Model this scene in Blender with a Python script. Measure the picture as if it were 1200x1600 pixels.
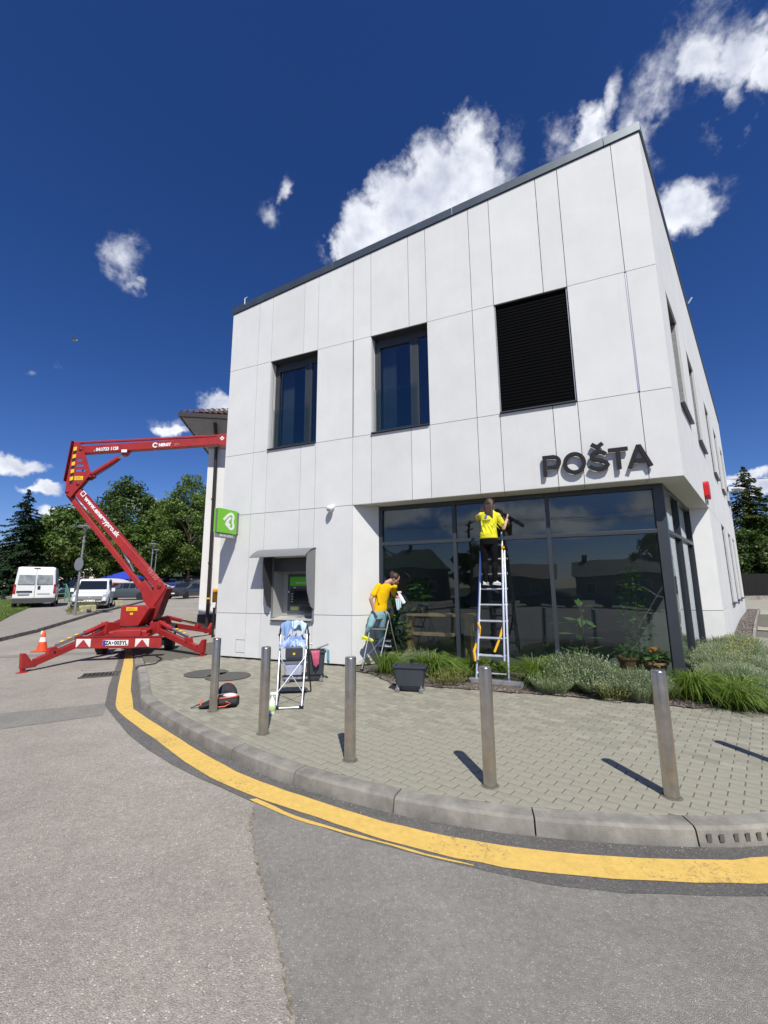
import bpy, bmesh, math, random
import numpy as np
from mathutils import Vector, Matrix, Euler
from mathutils.geometry import tessellate_polygon
for _o in list(bpy.data.objects):
    bpy.data.objects.remove(_o)
S = bpy.context.scene
COL = S.collection
R = math.radians
V = Vector
rng = random.Random(7)
nrng = np.random.default_rng(11)

# ---------------------------------------------------------------- camera (solved from the wall joints)
FPX, PITCH, ROLL, EYE = 664.6146, R(9.82298), R(-0.45015), 1.65
_fw = V((0, math.cos(PITCH), math.sin(PITCH)))
_u0 = V((0, -math.sin(PITCH), math.cos(PITCH)))
_r0 = V((1, 0, 0))
_rt = _r0 * math.cos(ROLL) + _u0 * math.sin(ROLL)
_up = -_r0 * math.sin(ROLL) + _u0 * math.cos(ROLL)
cam = bpy.data.cameras.new('camera')
cam_o = bpy.data.objects.new('camera', cam)
COL.objects.link(cam_o)
cam.sensor_fit = 'VERTICAL'
cam.sensor_height = 24.0
cam.lens = 24.0 * FPX / 1600.0
cam.clip_start = 0.05
cam.clip_end = 3000
_m = Matrix((( _rt.x, _up.x, -_fw.x, 0), (_rt.y, _up.y, -_fw.y, 0), (_rt.z, _up.z, -_fw.z, EYE), (0, 0, 0, 1)))
cam_o.matrix_world = _m
S.camera = cam_o
CAM = V((0, 0, EYE))

def ray(x, y):
    return (_fw + _rt * ((x - 600) / FPX) - _up * ((y - 800) / FPX)).normalized()
def at(x, y, Y):
    d = ray(x, y)
    return CAM + d * (Y / d.y)
def onz(x, y, z=0.0):
    d = ray(x, y)
    return CAM + d * ((z - EYE) / d.z)

# ---------------------------------------------------------------- sun, sky, exposure
SUN_EL = R(52.6)
SUN_AZ = R(101.3 - 180)                 # direction towards the sun, measured from +X
SUN_DIR = V((math.cos(SUN_AZ) * math.cos(SUN_EL), math.sin(SUN_AZ) * math.cos(SUN_EL), math.sin(SUN_EL)))
sun = bpy.data.lights.new('sun', 'SUN')
sun.energy = 3.9
sun.angle = R(0.53)
sun.color = (1.0, 0.96, 0.87)
sun_o = bpy.data.objects.new('sun', sun)
COL.objects.link(sun_o)
sun_o.rotation_euler = (-SUN_DIR).to_track_quat('-Z', 'Y').to_euler()
sun_o.location = SUN_DIR * 60

S.view_settings.view_transform = 'Standard'
S.view_settings.look = 'None'
S.view_settings.exposure = 0.45
S.view_settings.gamma = 1.0
S.view_settings.use_curve_mapping = False
S.render.engine = 'CYCLES'
S.cycles.use_denoising = True
S.cycles.max_bounces = 8
S.cycles.diffuse_bounces = 3
S.cycles.glossy_bounces = 4
S.cycles.transparent_max_bounces = 12
S.cycles.transmission_bounces = 4
S.cycles.caustics_reflective = False
S.cycles.caustics_refractive = False
S.cycles.sample_clamp_indirect = 6.0

world = bpy.data.worlds.new('World')
S.world = world
world.use_nodes = True
WN = world.node_tree
WN.nodes.clear()

def wn(t, **kw):
    n = WN.nodes.new(t)
    for k, v in kw.items():
        setattr(n, k, v)
    return n
def wl(a, b):
    WN.links.new(a, b)
def wmath(op, a, b=None, c=None, clamp=False):
    n = wn('ShaderNodeMath', operation=op, use_clamp=clamp)
    for i, x in enumerate((a, b, c)):
        if x is None:
            continue
        if isinstance(x, (int, float)):
            n.inputs[i].default_value = x
        else:
            wl(x, n.inputs[i])
    return n.outputs[0]
sky = wn('ShaderNodeTexSky', sky_type='NISHITA')
sky.sun_disc = False
sky.sun_elevation = SUN_EL
sky.sun_rotation = math.atan2(SUN_DIR.x, SUN_DIR.y)
sky.altitude = 400
sky.air_density = 1.0
sky.dust_density = 0.3
sky.ozone_density = 3.0
tc = wn('ShaderNodeTexCoord')
dvec = tc.outputs['Generated']
# the deep polarised blue of the phone picture: the same tint over the whole dome
hsv = wn('ShaderNodeHueSaturation')
hsv.inputs['Saturation'].default_value = 1.22
hsv.inputs['Value'].default_value = 0.88
wl(sky.outputs[0], hsv.inputs['Color'])
gam = wn('ShaderNodeGamma')
gam.inputs[1].default_value = 1.15
wl(hsv.outputs[0], gam.inputs[0])
tint = wn('ShaderNodeVectorMath', operation='MULTIPLY')
tint.inputs[1].default_value = (.55, .53, .70)
wl(gam.outputs[0], tint.inputs[0])
# clouds: soft ellipsoids of cloud on the unit sphere, broken up by noise.  (direction, half sizes in radians, tilt)
CLOUDS = []
def cl(px, py, w, h, tilt=0.0, amp=1.0):
    c = ray(px, py)
    k = (c.dot(_fw)) / FPX
    CLOUDS.append((c, w * k, h * k, tilt, amp))
# heaped clouds (amp 1) and thin veils (amp below 1)
cl(545, 400, 36, 22, 38); cl(585, 360, 46, 34, 30); cl(632, 326, 54, 40, 20); cl(690, 292, 64, 44, 30); cl(742, 250, 38, 46, 20); cl(725, 310, 84, 36, 28)
cl(1112, 88, 42, 24, 28, .9); cl(1168, 72, 38, 28, 0, .95); cl(1205, 95, 26, 36, 0, .95); cl(1160, 135, 15, 34, -20, .7); cl(1120, 70, 66, 36, 25, .6)
cl(915, 212, 40, 17, 22, .88); cl(1068, 326, 46, 28, 15); cl(1045, 345, 34, 24, 0)
cl(782, 250, 36, 40, 0, .60); cl(752, 208, 24, 20, 30, .58); cl(522, 412, 30, 16, 40, .60)
cl(1055, 140, 52, 16, 35, .62); cl(1140, 195, 40, 13, 45, .62); cl(1195, 12, 40, 13, 15, .8)
cl(952, 165, 15, 38, -25, .66); cl(880, 215, 34, 16, 20, .55); cl(1008, 195, 42, 20, 30, .55); cl(1105, 305, 34, 14, 25, .6)
cl(184, 402, 34, 15, -35, .50); cl(218, 442, 32, 9, -40, .52); cl(168, 425, 22, 9, 10, .42)
cl(430, 344, 18, 13, 45, .54); cl(448, 310, 8, 20, -10, .48)
cl(342, 632, 30, 16, 10, .92); cl(262, 670, 26, 11, 8, .86); cl(262, 664, 38, 15, 8, .55)
cl(20, 736, 50, 14, 3, .9); cl(60, 768, 44, 10, 2); cl(105, 803, 56, 12, 3); cl(215, 784, 30, 9, 2, .85)
cl(100, 567, 16, 7, 0, .42); cl(147, 580, 14, 9, 30, .36); cl(40, 585, 22, 9, 0, .34)
cl(1160, 752, 60, 11, 5, .9); cl(1150, 795, 26, 8, 0, .7); cl(1205, 765, 40, 10)
def cw(az, el, w, h, amp=.9, tilt=0):
    a, e = R(az), R(el)
    CLOUDS.append((V((math.cos(a) * math.cos(e), math.sin(a) * math.cos(e), math.sin(e))), R(w), R(h), tilt, amp))
for az, el, w, h in ((-95, 22, 9, 4), (-108, 16, 8, 3), (-118, 17, 7, 3), (-78, 30, 10, 6), (-55, 18, 9, 4),
                     (-98, 9, 9, 2.2), (-118, 8, 11, 2.5), (-138, 10, 9, 2.5), (-75, 10, 9, 3), (-20, 25, 9, 5), (0, 15, 10, 4),
                     (175, 18, 9, 4), (-30, 50, 9, 6)):
    cw(az, el, w, h)
nw = wn('ShaderNodeTexNoise'); nw.inputs['Scale'].default_value = 6.5; nw.inputs['Detail'].default_value = 5.0; nw.inputs['Roughness'].default_value = .6
wl(dvec, nw.inputs['Vector'])
ws = wn('ShaderNodeVectorMath', operation='SUBTRACT'); wl(nw.outputs['Color'], ws.inputs[0]); ws.inputs[1].default_value = (.5, .5, .5)
wa = wn('ShaderNodeVectorMath', operation='MULTIPLY_ADD'); wl(ws.outputs[0], wa.inputs[0]); wa.inputs[1].default_value = (.11, .11, .11); wl(dvec, wa.inputs[2])
wvec = wa.outputs[0]
accs = {0: None, 1: None}
for c, a, b, tilt, amp in CLOUDS:
    u = c.cross(V((0, 0, 1))).normalized()
    v = u.cross(c).normalized()
    t = R(tilt)
    u2 = u * math.cos(t) + v * math.sin(t)
    v2 = -u * math.sin(t) + v * math.cos(t)
    m = Matrix((u2, v2, c)).transposed()
    mp = wn('ShaderNodeMapping', vector_type='TEXTURE')
    mp.inputs['Location'].default_value = c
    mp.inputs['Rotation'].default_value = m.to_euler('XYZ')
    mp.inputs['Scale'].default_value = (a * 1.34, b * 1.34, max(a, b) * 1.7)
    wl(wvec, mp.inputs['Vector'])
    g = wn('ShaderNodeTexGradient', gradient_type='SPHERICAL')
    wl(mp.outputs[0], g.inputs[0])
    k = 0 if amp >= .85 else 1
    o = wmath('MULTIPLY', g.outputs['Fac'], amp)
    accs[k] = o if accs[k] is None else wmath('MAXIMUM', accs[k], o)
def wnoise(scale, detail, rough, dist=0.0):
    n = wn('ShaderNodeTexNoise')
    n.inputs['Scale'].default_value = scale; n.inputs['Detail'].default_value = detail
    n.inputs['Roughness'].default_value = rough; n.inputs['Distortion'].default_value = dist
    wl(dvec, n.inputs['Vector'])
    return n.outputs[0]
na, nb, nd = wnoise(11, 10, .62, .2), wnoise(34, 6, .68, .3), wnoise(15, 6, .55)
turb = wmath('ADD', wmath('MULTIPLY', wmath('SUBTRACT', na, .5), 2.0), wmath('MULTIPLY', wmath('SUBTRACT', nb, .5), 1.0))
def wsmooth(val, lo, hi):
    mr = wn('ShaderNodeMapRange', interpolation_type='SMOOTHSTEP')
    mr.inputs['From Min'].default_value = lo; mr.inputs['From Max'].default_value = hi
    wl(val, mr.inputs['Value'])
    return mr.outputs[0]
heap = wmath('MULTIPLY', wsmooth(wmath('ADD', wmath('MULTIPLY', accs[0], 2.3), turb), .50, 1.35), wmath('MULTIPLY', accs[0], 5.0, clamp=True))
veil = wmath('MULTIPLY', wsmooth(wmath('ADD', wmath('MULTIPLY', accs[1], 2.2), wmath('MULTIPLY', turb, 1.25)), .35, 1.75), wmath('MULTIPLY', accs[1], 4.0, clamp=True))
alpha = wmath('MAXIMUM', heap, wmath('MULTIPLY', veil, .85), clamp=True)
cr = wn('ShaderNodeValToRGB')
cr.color_ramp.elements[0].position = 0.30; cr.color_ramp.elements[0].color = (4.4, 4.75, 5.7, 1)
cr.color_ramp.elements[1].position = 0.58; cr.color_ramp.elements[1].color = (8.0, 8.2, 8.7, 1)
wl(wmath('ADD', wmath('MULTIPLY', nd, .8), wmath('MULTIPLY', wmath('SUBTRACT', .75, accs[0]), .25)), cr.inputs[0])
mixc = wn('ShaderNodeMix', data_type='RGBA')
wl(alpha, mixc.inputs['Factor'])
wl(tint.outputs[0], mixc.inputs['A'])
wl(cr.outputs[0], mixc.inputs['B'])
bg = wn('ShaderNodeBackground')
bg.inputs['Strength'].default_value = 0.095
wl(mixc.outputs['Result'], bg.inputs['Color'])
wo = wn('ShaderNodeOutputWorld')
wl(bg.outputs[0], wo.inputs['Surface'])

# ---------------------------------------------------------------- building frame
C3 = V((4.97593, 6.85053, 0))
AZF, AZR = R(22.78496), R(48.51417)
DF = V((-math.cos(AZF), math.sin(AZF), 0))      # along the front, away from the corner
NF = V((-DF.y, DF.x, 0))
if NF.y > 0:
    NF = -NF
DR = V((math.cos(AZR), math.sin(AZR), 0))       # along the right flank
NR = V((DR.y, -DR.x, 0))
UP = V((0, 0, 1))
def F(s, z, o=0.0):
    return C3 + DF * s + NF * o + UP * z
def G(t, z, o=0.0):
    return C3 + DR * t + NR * o + UP * z
def fpix(x, y, o):
    """point of the plane parallel to the front, o metres out, seen at a pixel"""
    d = ray(x, y)
    q = C3 + NF * o
    return CAM + d * ((q - CAM).dot(NF) / d.dot(NF))
# ---------------------------------------------------------------- helpers
MWI = {}                                        # inverse of the world matrix of every parent made here

def reg(o, parent=None, loc=(0, 0, 0), rz=0.0):
    o.location = loc
    o.rotation_euler = (0, 0, rz)
    m = Matrix.Translation(V(loc)) @ Matrix.Rotation(rz, 4, 'Z')
    if parent is not None:
        o.parent = parent
        m = MWI[parent.name][1] @ m
    MWI[o.name] = (m.inverted(), m)

def tag(o, label=None, cat=None, group=None, kind=None):
    if label: o['label'] = label
    if cat: o['category'] = cat
    if group: o['group'] = group
    if kind: o['kind'] = kind
    return o

def thing(name, label, cat, loc=(0, 0, 0), rz=0.0, group=None):
    o = bpy.data.objects.new(name, None)
    o.empty_display_size = .2
    COL.objects.link(o)
    reg(o, None, loc, rz)
    return tag(o, label, cat, group)

def smooth(me, ang=35):
    me.polygons.foreach_set('use_smooth', [True] * len(me.polygons))
    me.set_sharp_from_angle(angle=R(ang))

class MB:
    def __init__(self):
        self.v, self.f = [], []
    def add(self, vs, fs):
        n = len(self.v)
        self.v.extend([V(p) for p in vs])
        self.f.extend([tuple(i + n for i in f) for f in fs])
        return self
    def obox(self, o, a, b, c):
        o, a, b, c = V(o), V(a), V(b), V(c)
        vs = [o, o + a, o + a + b, o + b, o + c, o + a + c, o + a + b + c, o + b + c]
        fs = [(0, 3, 2, 1), (4, 5, 6, 7), (0, 1, 5, 4), (1, 2, 6, 5), (2, 3, 7, 6), (3, 0, 4, 7)]
        if a.cross(b).dot(c) < 0:
            fs = [f[::-1] for f in fs]
        return self.add(vs, fs)
    def box(self, c, s, rz=0.0, rot=None):
        m = (rot if rot is not None else Matrix.Rotation(rz, 3, 'Z'))
        a, b, d = m @ V((s[0], 0, 0)), m @ V((0, s[1], 0)), m @ V((0, 0, s[2]))
        return self.obox(V(c) - (a + b + d) / 2, a, b, d)
    def beam(self, p, q, w, h, up=UP):
        p, q = V(p), V(q)
        d = q - p
        sx = d.cross(V(up))
        if sx.length < 1e-6:
            sx = d.cross(V((1, 0, 0)))
        sx.normalize()
        uy = sx.cross(d).normalized()
        return self.obox(p - sx * w / 2 - uy * h / 2, d, sx * w, uy * h)
    def prism(self, poly, vec):
        poly = [V(p) for p in poly]
        vec = V(vec)
        n = len(poly)
        tri = tessellate_polygon([poly])
        fs = [tuple(t) for t in tri] + [tuple(i + n for i in t[::-1]) for t in tri]
        fs += [(i, (i + 1) % n, (i + 1) % n + n, i + n) for i in range(n)]
        return self.add(poly + [p + vec for p in poly], fs)
    def loft(self, rings, cap=True, closed=False):
        n = len(rings[0])
        vs = [p for r in rings for p in r]
        fs = []
        m = len(rings)
        for i in range(m if closed else m - 1):
            a, b = i * n, ((i + 1) % m) * n
            for k in range(n):
                fs.append((a + k, a + (k + 1) % n, b + (k + 1) % n, b + k))
        if cap and not closed:
            fs.append(tuple(range(n))[::-1])
            fs.append(tuple(range((m - 1) * n, m * n)))
        return self.add(vs, fs)
    def tube(self, pts, r, n=8, cap=True, flat=1.0):
        pts = [V(p) for p in pts]
        rs = r if isinstance(r, (list, tuple)) else [r] * len(pts)
        rings, prev = [], None
        for i, p in enumerate(pts):
            d = (pts[min(i + 1, len(pts) - 1)] - pts[max(i - 1, 0)]).normalized()
            if prev is None:
                a = d.cross(UP if abs(d.z) < .95 else V((1, 0, 0))).normalized()
            else:
                a = (prev - d * prev.dot(d)).normalized()
            prev = a
            b = d.cross(a)
            rings.append([p + (a * math.cos(2 * math.pi * k / n) + b * math.sin(2 * math.pi * k / n) * flat) * rs[i] for k in range(n)])
        return self.loft(rings, cap)
    def lathe(self, prof, o=(0, 0, 0), n=16, axis=UP, cap=True):
        o, ax = V(o), V(axis).normalized()
        a = ax.cross(V((1, 0, 0)) if abs(ax.x) < .9 else V((0, 1, 0))).normalized()
        b = ax.cross(a)
        rings = [[o + ax * z + (a * math.cos(2 * math.pi * k / n) + b * math.sin(2 * math.pi * k / n)) * max(r, 1e-4) for k in range(n)] for r, z in prof]
        return self.loft(rings, cap)
    def ball(self, c, r, n=10, m=7, rot=None):
        c = V(c)
        r = V(r) if not isinstance(r, (int, float)) else V((r, r, r))
        rings = []
        for i in range(m + 1):
            th = math.pi * (i / m) * .98 + .01 * math.pi
            ring = []
            for k in range(n):
                q = V((math.sin(th) * math.cos(2 * math.pi * k / n) * r.x, math.sin(th) * math.sin(2 * math.pi * k / n) * r.y, -math.cos(th) * r.z))
                ring.append(c + (rot @ q if rot is not None else q))
            rings.append(ring)
        return self.loft(rings)
    def build(self, name, mat, parent=None, local=False, sm=None, bevel=0.0, origin=None, fix=True):
        me = bpy.data.meshes.new(name)
        vs = self.v
        o = bpy.data.objects.new(name, me)
        COL.objects.link(o)
        if parent is None:
            if origin is None:
                xs = [p.x for p in vs]; ys = [p.y for p in vs]; zs = [p.z for p in vs]
                origin = V(((min(xs) + max(xs)) / 2, (min(ys) + max(ys)) / 2, min(zs)))
            reg(o, None, origin)
        else:
            reg(o, parent)
        if not local:
            mi = MWI[o.name][0]
            vs = [mi @ p for p in vs]
        me.from_pydata([tuple(p) for p in vs], [], self.f)
        if fix:
            bm = bmesh.new(); bm.from_mesh(me)
            bmesh.ops.recalc_face_normals(bm, faces=bm.faces)
            bm.to_mesh(me); bm.free()
        me.materials.append(mat)
        if sm:
            smooth(me, sm)
        if bevel:
            md = o.modifiers.new('Bevel', 'BEVEL')
            md.width = bevel; md.segments = 2; md.limit_method = 'ANGLE'; md.angle_limit = R(40)
        return o

def share(name, me, parent=None, loc=(0, 0, 0), rz=0.0):
    o = bpy.data.objects.new(name, me)
    COL.objects.link(o)
    reg(o, parent, loc, rz)
    return o

def copy_tree(o, loc, rz=0.0, scale=None, label=None, group=None):
    def rec(src, par):
        c = src.copy()
        COL.objects.link(c)
        if par is not None:
            c.parent = par
        for ch in src.children:
            rec(ch, c)
        return c
    r = rec(o, None)
    r.location = loc
    r.rotation_euler = (0, 0, rz)
    if scale is not None:
        r.scale = (scale,) * 3 if isinstance(scale, (int, float)) else scale
    if label: r['label'] = label
    if group: r['group'] = group
    return r

def raw_mesh(name, verts, faces_n, mat, sm=False):
    """fast mesh of quads (faces_n = array n x 4) or triangles"""
    me = bpy.data.meshes.new(name)
    verts = np.asarray(verts, dtype=np.float32)
    faces_n = np.asarray(faces_n, dtype=np.int32)
    me.vertices.add(len(verts)); me.vertices.foreach_set('co', verts.ravel())
    k = faces_n.shape[1]
    me.loops.add(faces_n.size); me.loops.foreach_set('vertex_index', faces_n.ravel())
    me.polygons.add(len(faces_n))
    me.polygons.foreach_set('loop_start', np.arange(0, faces_n.size, k, dtype=np.int32))
    me.update(calc_edges=True)
    me.validate()
    me.materials.append(mat)
    return me

def remeshed(mb, name, mat, parent, voxel=.012, smooth_it=4, sm=80):
    """union of overlapping forms as one continuous skin"""
    o = mb.build(name + '_raw', mat, parent, fix=True)
    md = o.modifiers.new('r', 'REMESH'); md.mode = 'VOXEL'; md.voxel_size = voxel
    s = o.modifiers.new('s', 'SMOOTH'); s.iterations = smooth_it; s.factor = .5
    dg = bpy.context.evaluated_depsgraph_get()
    dg.update()
    me = bpy.data.meshes.new_from_object(o.evaluated_get(dg))
    bpy.data.objects.remove(o)
    me.name = name
    if not me.materials:
        me.materials.append(mat)
    me.polygons.foreach_set('use_smooth', [True] * len(me.polygons))
    return me

def text_mesh(s, size=1.0, bold=0.0, extrude=0.0, align='CENTER', spacing=1.0):
    cu = bpy.data.curves.new('txt', 'FONT')
    cu.body = s; cu.size = size; cu.align_x = align; cu.align_y = 'CENTER'
    cu.offset = bold; cu.extrude = extrude; cu.resolution_u = 2; cu.space_character = spacing
    o = bpy.data.objects.new('txt', cu)
    COL.objects.link(o)
    dg = bpy.context.evaluated_depsgraph_get()
    dg.update()
    me = bpy.data.meshes.new_from_object(o.evaluated_get(dg))
    vs = [v.co.copy() for v in me.vertices]
    fs = [tuple(p.vertices) for p in me.polygons]
    bpy.data.objects.remove(o); bpy.data.curves.remove(cu); bpy.data.meshes.remove(me)
    return vs, fs

def put_text(s, size, pos, ux, uy, mat, parent, name='lettering', bold=0.0, extrude=.001, spacing=1.0, lift=.003, width=None, align='CENTER'):
    """flat print: ux = reading direction, uy = up of the letters"""
    vs, fs = text_mesh(s, size, bold, extrude, align, spacing)
    ux, uy = V(ux).normalized(), V(uy).normalized()
    n = ux.cross(uy).normalized()
    k = 1.0
    if width:
        w = max(v.x for v in vs) - min(v.x for v in vs)
        k = width / w
    mb = MB()
    mb.add([V(pos) + ux * v.x * k + uy * v.y + n * (v.z + lift) for v in vs], fs)
    return mb.build(name, mat, parent, fix=False)

def stroke(mb, pts, w, ex, n, closed=False):
    """ribbon of constant width w following pts, extruded by ex along n"""
    pts = [V(p) for p in pts]
    m = len(pts)
    L, Rr = [], []
    for i in range(m):
        if closed:
            d = (pts[(i + 1) % m] - pts[i - 1]).normalized()
            k = 1
        else:
            d0 = (pts[i] - pts[i - 1]).normalized() if i else None
            d1 = (pts[i + 1] - pts[i]).normalized() if i < m - 1 else None
            d = ((d0 or d1) + (d1 or d0)).normalized()
            k = 1 / max(.5, d.dot(d1 or d0))
        sd = n.cross(d).normalized() * w / 2 * k
        L.append(pts[i] + sd); Rr.append(pts[i] - sd)
    rings = [[L[i], Rr[i], Rr[i] + n * ex, L[i] + n * ex] for i in range(m)]
    mb.loft(rings, cap=not closed, closed=closed)

def arc(c, r, a0, a1, n, ux, uz, ry=None):
    ry = ry or r
    return [V(c) + ux * math.cos(R(a0 + (a1 - a0) * i / n)) * r + uz * math.sin(R(a0 + (a1 - a0) * i / n)) * ry for i in range(n + 1)]

def sst(a, b, x):
    t = min(1, max(0, (x - a) / (b - a)))
    return t * t * (3 - 2 * t)

def interp(x, xs, ys):
    return float(np.interp(x, xs, ys))

# ---------------------------------------------------------------- materials
def mat(name, col, rough=.6, metal=0.0, var=0.0, vscale=6.0, vcol=None, bump=0.0, bscale=60.0, spec=.5, island=0.0, objrand=0.0, detail=5.0, coat=0.0, trans=0.0):
    m = bpy.data.materials.new(name)
    m.use_nodes = True
    nt = m.node_tree
    b = nt.nodes['Principled BSDF']
    b.inputs['Base Color'].default_value = (*col, 1)
    b.inputs['Roughness'].default_value = rough
    b.inputs['Metallic'].default_value = metal
    b.inputs['Specular IOR Level'].default_value = spec
    if coat: b.inputs['Coat Weight'].default_value = coat; b.inputs['Coat Roughness'].default_value = .05
    tcn = nt.nodes.new('ShaderNodeTexCoord')
    src = None
    if var or vcol:
        n = nt.nodes.new('ShaderNodeTexNoise')
        n.inputs['Scale'].default_value = vscale; n.inputs['Detail'].default_value = detail; n.inputs['Roughness'].default_value = .65
        nt.links.new(tcn.outputs['Object'], n.inputs['Vector'])
        rp = nt.nodes.new('ShaderNodeValToRGB')
        rp.color_ramp.elements[0].position = .33; rp.color_ramp.elements[1].position = .67
        c2 = vcol or tuple(min(1, c * (1 + var)) for c in col)
        c1 = tuple(c * (1 - var) for c in col) if not vcol else col
        rp.color_ramp.elements[0].color = (*c1, 1); rp.color_ramp.elements[1].color = (*c2, 1)
        nt.links.new(n.outputs['Fac'], rp.inputs[0])
        src = rp.outputs[0]
    for amt, node, sock in ((island, 'ShaderNodeNewGeometry', 'Random Per Island'), (objrand, 'ShaderNodeObjectInfo', 'Random')):
        if amt:
            g = nt.nodes.new(node)
            mr_ = nt.nodes.new('ShaderNodeMapRange')
            mr_.inputs['To Min'].default_value = 1 - amt; mr_.inputs['To Max'].default_value = 1 + amt
            nt.links.new(g.outputs[sock], mr_.inputs['Value'])
            mx = nt.nodes.new('ShaderNodeVectorMath'); mx.operation = 'SCALE'
            if src is None:
                mx.inputs[0].default_value = col
            else:
                nt.links.new(src, mx.inputs[0])
            nt.links.new(mr_.outputs[0], mx.inputs['Scale'])
            src = mx.outputs[0]
    if src is not None:
        nt.links.new(src, b.inputs['Base Color'])
    if bump:
        n2_ = nt.nodes.new('ShaderNodeTexNoise')
        n2_.inputs['Scale'].default_value = bscale; n2_.inputs['Detail'].default_value = 4
        nt.links.new(tcn.outputs['Object'], n2_.inputs['Vector'])
        bp = nt.nodes.new('ShaderNodeBump')
        bp.inputs['Strength'].default_value = bump; bp.inputs['Distance'].default_value = .01
        nt.links.new(n2_.outputs['Fac'], bp.inputs['Height'])
        nt.links.new(bp.outputs[0], b.inputs['Normal'])
    return m

def weather(m, col, scale, lo, hi, amt=.6, stretch=(1, 1, 1), detail=8):
    """wear with a shape of its own: patches or streaks of another colour over a finished material"""
    nt = m.node_tree; b = nt.nodes['Principled BSDF']
    tcn = nt.nodes.new('ShaderNodeTexCoord'); mp = nt.nodes.new('ShaderNodeMapping'); mp.inputs['Scale'].default_value = stretch
    nt.links.new(tcn.outputs['Object'], mp.inputs['Vector'])
    n = nt.nodes.new('ShaderNodeTexNoise'); n.inputs['Scale'].default_value = scale; n.inputs['Detail'].default_value = detail; n.inputs['Roughness'].default_value = .7
    nt.links.new(mp.outputs[0], n.inputs['Vector'])
    r = nt.nodes.new('ShaderNodeMapRange'); r.inputs['From Min'].default_value = lo; r.inputs['From Max'].default_value = hi; r.inputs['To Max'].default_value = amt
    nt.links.new(n.outputs['Fac'], r.inputs['Value'])
    mx = nt.nodes.new('ShaderNodeMix'); mx.data_type = 'RGBA'; mx.inputs['B'].default_value = (*col, 1)
    s = b.inputs['Base Color']
    if s.links: nt.links.new(s.links[0].from_socket, mx.inputs['A'])
    else: mx.inputs['A'].default_value = s.default_value
    nt.links.new(r.outputs[0], mx.inputs['Factor']); nt.links.new(mx.outputs['Result'], s)
    return m

def leaf_mat(name, c1, c2, trans=.35, scale=1.2, island=.25, rough=.5):
    m = bpy.data.materials.new(name)
    m.use_nodes = True
    nt = m.node_tree
    nt.nodes.clear()
    out = nt.nodes.new('ShaderNodeOutputMaterial')
    tcn = nt.nodes.new('ShaderNodeTexCoord')
    n = nt.nodes.new('ShaderNodeTexNoise'); n.inputs['Scale'].default_value = scale; n.inputs['Detail'].default_value = 3
    nt.links.new(tcn.outputs['Object'], n.inputs['Vector'])
    g = nt.nodes.new('ShaderNodeNewGeometry')
    mm = nt.nodes.new('ShaderNodeMath'); mm.operation = 'MULTIPLY_ADD'
    nt.links.new(g.outputs['Random Per Island'], mm.inputs[0]); mm.inputs[1].default_value = island * 2
    nt.links.new(n.outputs['Fac'], mm.inputs[2])
    rp = nt.nodes.new('ShaderNodeValToRGB')
    rp.color_ramp.elements[0].position = .35; rp.color_ramp.elements[1].position = .65 + island
    rp.color_ramp.elements[0].color = (*c1, 1); rp.color_ramp.elements[1].color = (*c2, 1)
    nt.links.new(mm.outputs[0], rp.inputs[0])
    d = nt.nodes.new('ShaderNodeBsdfPrincipled')
    d.inputs['Roughness'].default_value = rough; d.inputs['Specular IOR Level'].default_value = .35
    nt.links.new(rp.outputs[0], d.inputs['Base Color'])
    t = nt.nodes.new('ShaderNodeBsdfTranslucent')
    hs = nt.nodes.new('ShaderNodeHueSaturation'); hs.inputs['Value'].default_value = 1.3; hs.inputs['Saturation'].default_value = 1.15
    nt.links.new(rp.outputs[0], hs.inputs['Color']); nt.links.new(hs.outputs[0], t.inputs['Color'])
    mx = nt.nodes.new('ShaderNodeMixShader'); mx.inputs[0].default_value = trans
    nt.links.new(d.outputs[0], mx.inputs[1]); nt.links.new(t.outputs[0], mx.inputs[2])
    nt.links.new(mx.outputs[0], out.inputs['Surface'])
    return m

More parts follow.
